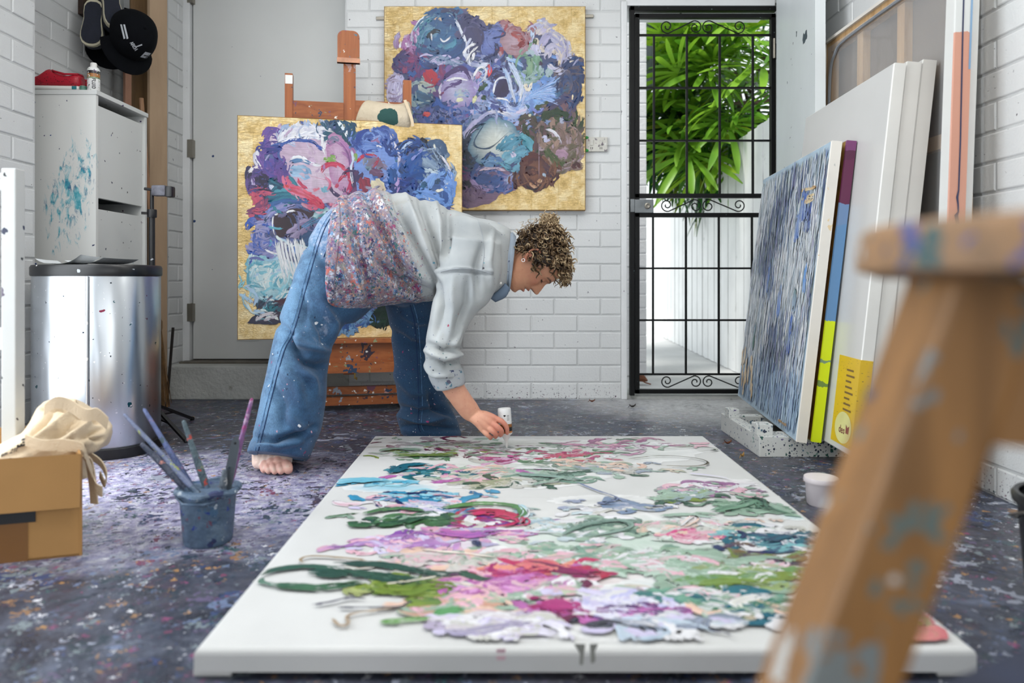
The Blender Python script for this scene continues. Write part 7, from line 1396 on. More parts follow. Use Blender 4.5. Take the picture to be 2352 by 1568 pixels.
# pale orb, teal petals
K.blob([(1072, 345), (1090, 298), (1130, 268), (1172, 278), (1196, 310), (1188, 352), (1150, 378), (1100, 378)], C(222, 226, 218), C(70, 116, 142), .02, rings=(1, .9, .75, .55, .3))
for p, w_, a, b_ in [([(1066, 320), (1082, 290), (1118, 262), (1160, 256)], .018, LIL, C(130, 150, 190)), ([(1068, 350), (1070, 318), (1090, 296), (1120, 284)], .024, C(30, 44, 66), C(40, 60, 84)), ([(1068, 340), (1076, 368), (1092, 382)], .034, C(24, 36, 52), C(34, 50, 70)), ([(1116, 258), (1150, 258), (1178, 268)], .012, WHT, LIL), ([(1112, 286), (1092, 318), (1090, 336), (1120, 342), (1140, 330), (1172, 300)], .004, C(40, 70, 100), None), ([(1140, 350), (1180, 322), (1200, 312)], .05, C(90, 150, 176), TEAL), ([(1150, 372), (1190, 352), (1218, 342)], .05, C(80, 140, 166), C(120, 170, 190)), ([(1190, 312), (1212, 326), (1220, 350)], .04, C(96, 160, 178), C(60, 130, 150)), ([(1100, 370), (1130, 372), (1160, 380)], .05, C(104, 146, 186), C(70, 110, 160)), ([(1172, 346), (1186, 366)], .024, LIL, WHT), ([(1092, 392), (1130, 386), (1165, 392)], .012, C(200, 180, 196), None), ([(1084, 402), (1120, 414), (1160, 404)], .05, C(50, 80, 140), C(40, 64, 120)), ([(1082, 408), (1096, 428), (1130, 436)], .02, C(150, 130, 176), None), ([(1160, 424), (1172, 408), (1180, 396)], .03, C(130, 150, 186), LIL), ([(1062, 380), (1072, 408), (1078, 424)], .04, C(110, 60, 100), C(80, 60, 110)), ([(1064, 412), (1074, 436)], .045, C(20, 28, 44), None)]: K.stroke(p, w_, a, b_)
# dark foliage and the maroon bloom
K.blob([(1192, 372), (1212, 358), (1240, 358), (1266, 386), (1262, 408), (1228, 436), (1196, 416)], C(120, 76, 56), C(64, 32, 40), .03)
for p, w_, a, b_ in [([(1198, 380), (1220, 362), (1248, 368)], .04, C(82, 36, 36), C(60, 26, 34)), ([(1204, 398), (1222, 392), (1236, 404)], .04, C(52, 24, 34), C(90, 50, 46)), ([(1246, 376), (1262, 392), (1258, 408)], .024, C(40, 34, 64), C(80, 50, 60)), ([(1206, 424), (1226, 436), (1250, 418)], .007, C(24, 20, 28), None), ([(1216, 416), (1228, 426), (1244, 410)], .022, C(176, 126, 90), C(196, 160, 130)), ([(1246, 398), (1256, 406)], .014, C(160, 180, 200), None),
                     ([(1238, 278), (1262, 262), (1296, 262)], .034, C(36, 60, 36), C(26, 48, 30)), ([(1262, 252), (1296, 262), (1322, 294)], .030, C(26, 58, 36), C(20, 46, 30)), ([(1200, 282), (1206, 300), (1218, 316)], .024, C(40, 60, 36), None), ([(1250, 340), (1270, 362), (1292, 384)], .035, C(60, 76, 44), C(84, 92, 60)), ([(1214, 262), (1220, 268)], .012, C(214, 214, 190), None), ([(1250, 296), (1270, 302), (1286, 322), (1290, 336)], .012, C(190, 186, 206), WHT), ([(1242, 316), (1254, 314), (1252, 326), (1266, 320), (1270, 328)], .012, C(186, 186, 214), None), ([(1284, 278), (1296, 276)], .026, C(170, 176, 200), None), ([(1272, 360), (1290, 352), (1306, 362)], .034, C(176, 140, 166), C(160, 130, 150)), ([(1280, 376), (1304, 376)], .02, C(70, 84, 50), None), ([(1238, 284), (1238, 420)], .0022, C(170, 150, 170), None)]: K.stroke(p, w_, a, b_)
K.dabs((1290, 330), (45, 50), [C(150, 124, 112), C(120, 100, 92), C(96, 90, 70)], 22, .06, .02, .8, .8)
K.patchwork(mass, SEEDW, 260, .055, .010)
K.build('paint_strokes', M_OIL, pw)
# ---------------- painting on the easel
zE0, zE1 = .343, 1.367
pe, K = framed('flower_painting', 'blue and pink flower painting on gold leaf standing on the easel', (eA.x, eA.y), (eB.x, eB.y), zE0, zE1, .035, M_GOLD, M_GEDGE)
mass = [(578, 400), (600, 345), (628, 305), (690, 292), (755, 280), (790, 290), (820, 326), (868, 298), (892, 302), (916, 348), (950, 330), (975, 322), (1012, 350), (1036, 400), (1040, 450), (1030, 520), (1000, 700), (960, 745), (850, 740), (760, 775), (660, 730), (600, 700), (572, 650), (580, 600), (592, 560), (588, 520), (586, 480), (600, 465), (576, 430)]
K.blob(mass, C(96, 110, 160), C(80, 92, 144), .015, rings=(1, .92, .8, .55, .25))
K.dabs((790, 450), (220, 160), [C(60, 80, 140), LIL, C(40, 60, 110), MAUV, PERI, C(60, 120, 140)], 150, .11, .03, .5, 1.2, .5, inside=mass)
SEEDE = [(690,350,[(196,178,194),(184,160,186),(170,150,180)]),(700,310,[(224,224,230),(190,190,206),(150,170,200)]),(770,290,[(20,60,96),(30,80,100),(60,90,120)]),(785,370,[(180,140,176),(166,118,158),(150,100,150)]),(620,370,[(90,70,140),(60,60,130),(110,80,150)]),(600,415,[(34,28,58),(90,70,130),(60,60,110)]),(650,450,[(50,120,140),(30,90,116),(80,140,156)]),(720,430,[(200,150,170),(190,90,120),(186,170,190)]),(590,455,[(186,80,106),(120,60,100)]),(660,510,[(50,34,50),(110,110,150),(60,70,110)]),(600,540,[(46,84,170),(100,110,170),(150,148,186)]),(620,640,[(130,190,204),(180,206,212),(90,160,180)]),(700,580,[(60,90,130),(110,100,140),(40,70,100)]),(640,720,[(34,34,60),(40,90,110),(120,110,130)]),(850,330,[(60,84,156),(110,140,200),(40,66,140)]),(855,400,[(110,100,130),(100,60,90),(150,150,170)]),(905,390,[(30,66,136),(70,110,180)]),(950,370,[(26,62,130),(40,84,150),(20,30,60)]),(990,380,[(84,106,140),(60,84,116),(140,160,184)]),(1010,440,[(104,146,208),(90,130,196),(130,160,210)]),(930,440,[(24,52,120),(30,64,140)]),(820,420,[(60,48,88),(100,60,100)]),(820,750,[(50,90,150),(30,60,110),(110,150,186)]),(900,740,[(24,46,36),(20,36,30)])]
K.patchwork(mass, SEEDE, 620, .09, .032)
K.blob([(640, 345), (670, 322), (720, 318), (760, 330), (790, 380), (805, 440), (770, 470), (720, 460), (680, 420), (650, 380)], C(196, 178, 194), C(184, 160, 184), .02)
K.blob([(746, 320), (770, 298), (800, 330), (812, 400), (800, 450), (760, 420)], C(190, 164, 188), C(166, 118, 158), .03)
K.blob([(816, 350), (850, 322), (900, 340), (918, 400), (900, 460), (830, 460), (812, 400)], C(116, 140, 196), C(110, 142, 206), .03)
K.blob([(926, 380), (960, 345), (1000, 350), (1030, 400), (1036, 460), (990, 500), (930, 480)], C(70, 96, 140), C(40, 78, 146), .03)
ST = [([(634, 330), (668, 308), (720, 302), (760, 312)], .04, C(226, 226, 230), C(190, 190, 206)), ([(660, 318), (710, 300), (752, 296)], .026, WHT, None), ([(690, 312), (740, 296), (770, 304)], .014, WHT, C(200, 206, 220)), ([(592, 340), (588, 370), (606, 384)], .020, WHT, C(200, 196, 214)), ([(570, 396), (590, 386), (612, 384)], .018, WHT, C(226, 206, 190)),
      ([(606, 342), (634, 332), (662, 322), (690, 322), (720, 326), (742, 346)], .012, C(44, 74, 150), C(90, 120, 180)), ([(644, 342), (652, 328), (676, 322)], .012, C(60, 90, 160), None), ([(642, 344), (640, 360), (660, 376)], .008, C(70, 90, 150), None), ([(724, 332), (744, 346)], .014, C(60, 84, 160), None),
      ([(664, 366), (688, 360), (712, 374), (740, 380)], .014, WHT, C(210, 216, 222)), ([(664, 374), (690, 368), (722, 378)], .016, C(64, 100, 150), C(90, 130, 170)), ([(664, 390), (700, 396), (716, 406)], .05, C(150, 180, 206), C(100, 140, 180)), ([(740, 310), (742, 340), (746, 358)], .012, WHT, None), ([(752, 318), (742, 350)], .008, WHT, None),
      ([(758, 288), (768, 276), (784, 284)], .04, C(20, 60, 96), C(14, 50, 80)), ([(774, 276), (792, 300), (806, 330)], .016, WHT, C(200, 214, 220)), ([(764, 300), (790, 310), (806, 340)], .022, C(20, 70, 90), C(40, 60, 80)), ([(778, 322), (800, 350), (808, 400)], .02, C(160, 110, 160), C(120, 80, 130)), ([(750, 334), (768, 320), (776, 330)], .026, C(160, 104, 150), C(90, 120, 140)),
      ([(604, 350), (630, 342), (654, 344)], .03, C(40, 60, 130), C(70, 50, 120)), ([(612, 362), (620, 390), (640, 410)], .05, C(96, 70, 140), C(70, 70, 150)), ([(640, 380), (648, 410), (652, 430)], .05, C(80, 64, 136), C(110, 70, 140)), ([(580, 400), (600, 388), (624, 392)], .016, C(60, 70, 150), C(150, 110, 170)), ([(578, 404), (582, 424), (590, 436)], .018, C(150, 110, 170), LIL), ([(596, 396), (604, 414), (618, 424)], .05, C(30, 24, 54), C(40, 34, 70)), ([(612, 410), (640, 426), (660, 436)], .03, C(24, 60, 90), C(40, 110, 130)), ([(616, 424), (634, 436)], .018, C(150, 170, 206), WHT),
      ([(652, 394), (660, 424), (680, 440), (710, 452)], .034, C(196, 90, 120), C(206, 120, 150)), ([(682, 408), (692, 424), (708, 436)], .012, C(186, 64, 96), None), ([(736, 400), (744, 384), (764, 376), (786, 384), (800, 402)], .020, CRIM, C(196, 70, 100)), ([(786, 402), (798, 394), (806, 416), (800, 440), (792, 452)], .020, CRIM, C(170, 40, 96)), ([(776, 420), (788, 404), (800, 410)], .010, CRIM, None), ([(770, 432), (778, 420)], .012, C(186, 70, 100), None), ([(652, 430), (690, 440), (720, 456), (748, 480)], .030, C(186, 60, 84), C(206, 110, 130)), ([(700, 462), (726, 464), (752, 482)], .022, CRIM, None), ([(646, 426), (668, 430)], .016, C(200, 60, 60), None), ([(578, 440), (590, 458), (600, 468)], .030, C(190, 80, 106), C(176, 60, 90)), ([(600, 438), (624, 446), (638, 440)], .018, C(180, 80, 110), None), ([(718, 438), (736, 432)], .012, C(200, 110, 130), None), ([(746, 426), (748, 444)], .028, C(110, 160, 180), None), ([(744, 372), (762, 364), (776, 370)], .028, C(96, 140, 70), C(140, 170, 96)), ([(786, 452), (800, 448)], .03, MAUV, None),
      ([(606, 460), (650, 448), (690, 452)], .034, C(40, 116, 136), C(30, 80, 110)), ([(620, 446), (660, 440), (676, 450)], .03, C(70, 140, 156), TEAL), ([(594, 478), (600, 500), (604, 520)], .040, C(24, 60, 100), C(20, 44, 80)), ([(606, 478), (640, 464), (690, 462), (730, 474)], .020, C(48, 100, 150), C(60, 70, 140)),
      ([(600, 580), (596, 540), (612, 500), (650, 474), (700, 468)], .034, C(150, 148, 186), C(110, 120, 180)), ([(592, 580), (590, 550), (600, 520)], .03, C(46, 84, 170), C(60, 90, 170))]
for p, w_, a, b_ in ST: K.stroke(p, w_, a, b_)
K.blob([(626, 500), (646, 482), (690, 478), (716, 490), (704, 516), (664, 540), (636, 548)], C(36, 22, 34), C(52, 32, 46), .03)
ST = [([(628, 494), (626, 520), (634, 546)], .005, WHT, None), ([(656, 488), (670, 484), (682, 486)], .008, WHT, None), ([(630, 494), (640, 490)], .008, WHT, None), ([(664, 548), (690, 524), (716, 510)], .05, C(150, 140, 172), C(120, 100, 140)), ([(690, 528), (716, 510), (740, 502)], .022, C(100, 140, 190), C(24, 70, 90)), ([(690, 560), (712, 548), (730, 560)], .06, C(44, 84, 126), C(30, 60, 100)), ([(712, 500), (740, 488), (760, 484)], .03, C(60, 130, 140), C(190, 214, 220)),
      ([(600, 564), (616, 556), (640, 572)], .012, C(40, 84, 190), WHT), ([(604, 570), (630, 582), (650, 584)], .008, WHT, None)]
for p, w_, a, b_ in ST: K.stroke(p, w_, a, b_)
K.blob([(572, 640), (580, 605), (605, 588), (640, 590), (668, 612), (672, 650), (650, 680), (610, 694), (582, 676)], C(196, 214, 216), C(120, 176, 192), .03)
K.dabs((622, 640), (80, 80), [C(130, 190, 204), C(200, 214, 214), C(90, 160, 180), C(160, 190, 214), C(214, 220, 218)], 70, .09, .012, lambda p: math.atan2(-(p[1]-640), p[0]-622)+1.57, .5, .4)
for i in range(26): x = 640+i*2.6; K.stroke([(x-8, 548+6*math.sin(i)), (x+4*math.sin(i*2), 590), (x+14+6*math.cos(i*1.7), 650+10*math.sin(i*1.3))], .0055, WHT, C(200, 206, 206))
K.blob([(566, 742), (590, 718), (640, 704), (680, 700), (680, 735), (620, 746)], C(50, 40, 60), C(30, 36, 64), .03)
ST = [([(584, 738), (604, 724), (636, 716)], .014, C(196, 190, 196), None), ([(604, 736), (640, 724)], .010, C(190, 186, 196), None), ([(604, 704), (640, 708), (690, 700)], .034, C(30, 110, 124), C(24, 60, 84)), ([(626, 698), (660, 690), (690, 676)], .03, C(70, 30, 46), C(40, 60, 90)), ([(650, 690), (670, 670)], .012, WHT, None),
      ([(836, 326), (866, 304), (886, 306), (894, 330)], .030, C(44, 74, 146), C(60, 84, 150)), ([(850, 322), (880, 308)], .010, C(140, 160, 210), None), ([(818, 332), (850, 334), (884, 338)], .026, C(50, 84, 156), C(110, 140, 200)), ([(880, 318), (892, 340), (908, 364)], .034, C(36, 66, 140), C(30, 56, 120)), ([(892, 304), (904, 330), (916, 352), (914, 390)], .012, WHT, LIL), ([(862, 334), (878, 338)], .007, WHT, None), ([(818, 376), (832, 360), (850, 356), (868, 360)], .012, C(176, 44, 70), None), ([(868, 358), (866, 372), (850, 392)], .012, C(160, 44, 70), None), ([(836, 380), (860, 376), (884, 384)], .05, C(110, 130, 146), C(120, 96, 120)), ([(846, 388), (866, 398), (884, 396)], .036, C(90, 60, 90), C(110, 80, 110)), ([(832, 404), (840, 430), (850, 444)], .045, C(100, 44, 66), C(140, 44, 66)), ([(856, 410), (870, 430), (878, 446)], .045, C(206, 198, 166), C(190, 170, 160)), ([(810, 384), (816, 410), (814, 436)], .035, C(50, 44, 84), C(84, 50, 90)), ([(806, 342), (812, 366), (806, 384), (808, 410), (812, 440)], .010, WHT, C(170, 190, 220)), ([(816, 350), (818, 372)], .014, C(130, 160, 90), None),
      ([(894, 380), (902, 400), (900, 430)], .04, C(24, 70, 130), C(36, 84, 150)), ([(910, 400), (912, 430), (906, 446)], .022, C(160, 130, 186), C(190, 190, 214)), ([(926, 352), (950, 334), (976, 326)], .032, C(30, 62, 126), C(20, 30, 60)), ([(962, 326), (972, 322), (980, 332)], .022, C(16, 14, 26), None), ([(930, 400), (946, 372), (972, 350)], .045, C(24, 66, 140), C(40, 84, 150)), ([(940, 374), (960, 352), (976, 336)], .010, C(130, 140, 200), None), ([(920, 350), (940, 330), (956, 326)], .016, C(170, 190, 216), None), ([(980, 338), (1004, 360), (1020, 388)], .030, C(52, 66, 88), C(64, 84, 110)), ([(966, 360), (990, 376), (1010, 392)], .05, C(90, 116, 150), C(150, 170, 190)), ([(970, 390), (1000, 394), (1012, 402)], .016, C(190, 206, 216), C(110, 140, 170)), ([(930, 420), (950, 400), (980, 396)], .05, C(20, 74, 144), C(28, 60, 120)), ([(912, 440), (930, 420), (950, 416), (952, 440)], .034, C(22, 50, 120), C(26, 64, 140)), ([(890, 436), (920, 440), (944, 450)], .05, C(24, 56, 126), C(24, 44, 100)), ([(984, 438), (994, 410), (1014, 396), (1030, 392)], .022, PERI, C(120, 160, 214)), ([(1020, 384), (1034, 410), (1036, 450), (1032, 476)], .034, PERI, C(96, 140, 206)), ([(1000, 440), (1020, 432), (1034, 410)], .010, C(226, 222, 206), None), ([(944, 444), (980, 446), (1020, 470)], .045, C(96, 140, 204), PERI), ([(966, 450), (990, 458), (1012, 468)], .010, C(230, 224, 206), None), ([(1008, 352), (1030, 384), (1038, 420)], .010, WHT, LIL), ([(966, 420), (980, 430)], .03, C(36, 84, 120), None), ([(1000, 424), (1010, 410)], .022, C(44, 72, 100), None),
      ([(780, 750), (800, 726), (830, 716)], .05, C(60, 110, 160), C(24, 50, 110)), ([(846, 742), (880, 730), (905, 740)], .07, C(24, 50, 36), C(20, 36, 30)), ([(790, 768), (820, 756)], .03, C(110, 150, 186), None), ([(870, 720), (892, 722)], .05, C(30, 44, 40), None), ([(996, 330), (1000, 345)], .008, C(214, 216, 206), None)]
for p, w_, a, b_ in ST: K.stroke(p, w_, a, b_)
K.patchwork(mass, SEEDE, 240, .055, .010)
K.build('paint_strokes', M_OIL, pe)
# ---------------- blue abstract leaning at the right: hundreds of vertical drags of the knife
K = Canvas(QA(0, 0, 0), uA, vA, nA, 9, (.002, .002, WA-.002, 1.02)); PA = [C(222, 228, 234), C(200, 212, 224), C(176, 192, 210), C(146, 162, 186), C(234, 236, 238), C(180, 192, 190), C(190, 190, 208), C(212, 220, 226), C(150, 164, 170), C(130, 154, 198), C(228, 231, 235)]
r_ = np.random.default_rng(3)
def dens(): return None
for layer, (n, L_, w_) in enumerate(((420, .22, .030), (620, .16, .016), (900, .10, .010), (500, .16, .005))):
    for i in range(n):
        s_, t = r_.uniform(.015, WA-.015), r_.uniform(.04, .99); pal = PA if t > .25 else [C(150, 176, 204), C(176, 204, 226), C(120, 140, 176), C(190, 210, 226), C(140, 160, 190)]
        l = L_*r_.uniform(.5, 1.3); y0_, y1_ = max(.01, t-l/2), min(1.012, t+l/2); dx = r_.normal(0, .012); k = r_.integers(len(pal)); v_ = math.sin(s_*9+1.3*math.sin(t*7))+math.sin(t*11+s_*5)*.8+r_.normal(0, .6)
        if t > .2: pal = [C(240, 242, 243), C(222, 228, 234), C(206, 216, 226), C(190, 204, 214)] if v_ > .55 else ([C(96, 112, 140), C(110, 128, 128), C(84, 104, 150), C(130, 144, 166), C(140, 140, 176)] if v_ < -.75 else PA); k = r_.integers(len(pal))
        K.stroke([(s_, y0_), (s_+dx*.5, (y0_+y1_)/2), (s_+dx, y1_)], w_*r_.uniform(.5, 1.4), pal[k], pal[r_.integers(len(pal))] if r_.random() < .5 else None, True, na=5, relief=.0016, seglen=.02)
for px, py, l, w_, col in [(1852, 470, .15, .05, C(40, 84, 170)), (1838, 520, .13, .04, C(60, 110, 190)), (1862, 500, .12, .04, C(36, 66, 140)), (1845, 430, .16, .012, C(84, 84, 130)), (1830, 400, .15, .014, C(110, 116, 160)), (1795, 690, .16, .03, C(60, 110, 190)), (1820, 760, .14, .02, C(44, 96, 190)), (1770, 640, .15, .02, C(70, 110, 180)), (1855, 640, .12, .02, C(84, 150, 220)), (1815, 800, .07, .03, C(30, 70, 150)), (1830, 690, .10, .03, C(70, 120, 110)), (1735, 780, .14, .02, C(60, 110, 100)), (1750, 840, .12, .02, C(70, 90, 110)), (1880, 660, .06, .02, C(90, 130, 110)), (1748, 905, .07, .012, C(60, 90, 140))]:
    q = K.loc([(px, py)])[0]; K.stroke([(q[0], q[1]-l/2), (q[0]+.004, q[1]), (q[0]+.002, q[1]+l/2)], w_*1.6, col, C(150, 170, 200), True, relief=.002)
GO = C(206, 160, 96)
for a, b_, w_ in [((1846, 440), (1884, 428), .010), ((1846, 466), (1878, 452), .026)]: K.stroke([a, b_], w_, C(222, 206, 170), GO, relief=.001)
for i in range(16): x = 1708+r_.uniform(0, 24); y = 860+r_.uniform(-40, 45); K.stroke([(x, y-22), (x-2, y), (x-4, y+24)], .022, C(226, 208, 180), C(206, 170, 116))
K.stroke([(1790, 965), (1815, 982)], .008, C(176, 140, 96), None)
K.build('paint_strokes', M_OIL, tA)
# ---------------- the canvas on the floor
K = Canvas((0, 0, ZC1), (1, 0, 0), (0, 1, 0), (0, 0, 1), 21, (xL0+.012, yN+.012, xR0-.012, yF-.008)); K.fat = 1.0; CW = C(232, 233, 233)
GRN, OLV, SAGE, DGR, MAG, MAR, PNK, PCH, ORC, CYN, PTEAL, GRY, LLA = C(76, 118, 80), C(122, 142, 58), C(150, 176, 158), C(42, 82, 66), C(156, 36, 104), C(104, 30, 72), C(222, 178, 192), C(228, 196, 178), C(182, 104, 172), C(54, 146, 186), C(28, 96, 116), C(196, 196, 190), C(206, 200, 228)
for c0, rx, ry, col in [((1450, 1250), 420, 70, C(200, 216, 206)), ((1250, 1330), 300, 50, C(222, 206, 206)), ((1600, 1380), 260, 60, C(206, 218, 216)), ((1150, 1085), 260, 40, C(206, 212, 206)), ((1350, 1040), 260, 30, C(200, 206, 200)), ((900, 1120), 110, 12, C(150, 206, 226)), ((1000, 1260), 150, 36, C(222, 206, 224)), ((1180, 1440), 170, 34, C(214, 210, 222)), ((1650, 1120), 130, 22, C(220, 210, 220)), ((1840, 1180), 60, 16, C(160, 206, 206)), ((1390, 1150), 130, 14, C(212, 214, 212)), ((1420, 1448), 110, 28, C(190, 192, 188)), ((2080, 1420), 110, 46, C(190, 186, 176)), ((1120, 1020), 220, 14, C(196, 198, 190))]:
    K.blob([(c0[0]+rx*math.cos(a), c0[1]+ry*math.sin(a)) for a in np.linspace(0, 6.28, 40, endpoint=False)], col, CW, .05, rings=(1, .9, .75, .5, .25))
CL = [((1010, 1020), (150, 14), [C(176, 160, 170), MAR, SAGE, C(190, 186, 186)], 46), ((1085, 1036), (150, 14), [MAR, MAG, OLV, WHT, GRY, SAGE], 50), ((960, 1046), (120, 10), [SAGE, OLV, GRN, C(200, 206, 200)], 30), ((1130, 1052), (70, 14), [MAG, C(176, 50, 120), MAR, C(200, 160, 190)], 30), ((960, 1080), (90, 14), [PTEAL, C(36, 120, 140), DGR, C(90, 160, 170)], 34), ((1090, 1085), (170, 22), [PNK, GRY, PCH, SAGE, ORC, WHT], 60), ((1150, 1112), (110, 10), [C(150, 160, 130), DGR, GRY, C(190, 190, 170)], 30), ((1250, 1040), (200, 26), [SAGE, GRN, GRY, C(110, 130, 116), WHT], 60), ((1320, 1046), (90, 12), [C(170, 60, 100), MAG, C(190, 110, 130), CRIM], 26), ((1270, 1095), (140, 14), [C(110, 144, 130), SAGE, DGR, C(170, 190, 180)], 34), ((1430, 1022), (150, 14), [C(176, 110, 150), PNK, WHT, SAGE, C(150, 90, 130)], 46), ((1380, 1075), (130, 16), [GRY, SAGE, C(150, 160, 176), PCH], 30), ((880, 1110), (110, 6), [C(90, 176, 206), C(150, 206, 222), CYN], 16),
      ((975, 1140), (130, 12), [CYN, C(30, 110, 156), PNK, C(150, 206, 222), NAV], 44), ((960, 1163), (120, 14), [CYN, PNK, LLA, C(40, 120, 160), WHT], 44), ((990, 1195), (170, 14), [DGR, GRN, C(60, 100, 60), SAGE], 34), ((1130, 1196), (100, 18), [CRIM, MAG, C(170, 60, 130), C(110, 60, 140)], 44), ((1060, 1226), (150, 16), [ORC, C(130, 80, 160), LIL, PNK], 44), ((950, 1252), (140, 22), [C(186, 140, 196), PNK, LLA, C(160, 116, 176)], 46), ((1270, 1210), (150, 34), [C(196, 212, 218), C(160, 184, 196), SAGE, WHT, GRY], 60), ((1400, 1220), (130, 22), [C(96, 124, 112), SAGE, C(130, 156, 146), WHT], 34), ((1440, 1165), (130, 12), [GRY, C(150, 160, 186), WHT, C(120, 140, 170)], 26), ((1640, 1126), (110, 14), [C(150, 96, 146), C(176, 130, 170), SAGE, WHT, PNK], 40), ((1560, 1140), (90, 12), [SAGE, OLV, C(150, 170, 180)], 24), ((1730, 1165), (140, 18), [C(110, 146, 120), SAGE, DGR, C(150, 180, 160)], 44), ((1620, 1215), (180, 24), [WHT, PNK, PCH, SAGE, GRY, C(214, 220, 216)], 70), ((1600, 1230), (70, 8), [C(200, 70, 130), PNK, C(220, 140, 170)], 16), ((1790, 1245), (110, 26), [PTEAL, NAV, WHT, C(120, 180, 186), C(60, 84, 110)], 60), ((1730, 1280), (120, 16), [C(120, 96, 60), C(80, 60, 84), SAGE, OLV], 34),
      ((1080, 1290), (260, 22), [PCH, PNK, GRY, C(206, 196, 196), SAGE], 70), ((1330, 1280), (200, 26), [SAGE, C(120, 156, 140), PNK, WHT, C(150, 176, 150)], 70), ((1540, 1300), (220, 30), [C(186, 206, 194), SAGE, WHT, C(150, 180, 160), PNK], 90), ((1740, 1330), (150, 28), [OLV, C(110, 150, 90), SAGE, C(150, 170, 110), WHT], 60), ((950, 1352), (150, 16), [OLV, C(96, 124, 44), GRN, C(160, 170, 110)], 46), ((1220, 1316), (130, 18), [C(190, 50, 100), MAG, C(226, 150, 130), ORC], 50), ((1300, 1325), (90, 12), [MAR, MAG, CRIM], 24), ((1170, 1345), (150, 16), [ORC, C(206, 150, 200), C(170, 90, 160), PNK], 50), ((1300, 1360), (160, 18), [C(190, 200, 176), SAGE, WHT, PNK], 44), ((1040, 1395), (140, 12), [PCH, C(196, 150, 130), PNK, SAGE], 34), ((1290, 1404), (80, 14), [MAG, C(176, 50, 120), ORC, MAR], 36), ((1440, 1392), (160, 26), [LLA, WHT, C(190, 190, 226), C(222, 222, 236)], 70), ((1500, 1408), (70, 12), [C(120, 50, 120), C(96, 60, 120), ORC, NAV], 24), ((1640, 1380), (170, 24), [SAGE, C(110, 160, 140), WHT, PNK, C(60, 120, 120)], 60), ((1740, 1400), (140, 24), [PTEAL, C(60, 120, 90), PCH, WHT, SAGE], 50), ((1150, 1440), (160, 22), [C(206, 200, 206), LLA, WHT, GRY, C(176, 166, 190)], 50), ((1560, 1440), (150, 14), [C(190, 206, 222), LLA, WHT, C(140, 150, 170)], 30), ((2070, 1410), (70, 22), [C(190, 120, 130), PNK, OLV, GRY, C(150, 150, 110)], 40), ((2080, 1450), (50, 10), [C(196, 110, 116), C(206, 140, 130)], 14)]
for c0, sp_, pal, n in CL:
    z = (c0[1]-CY)/360.0; K.dabs(c0, np.array(sp_, float), pal, int(n*1.0), .085/z**.25, .026/z**.1, 0.0, .5, .5, relief=.0014)
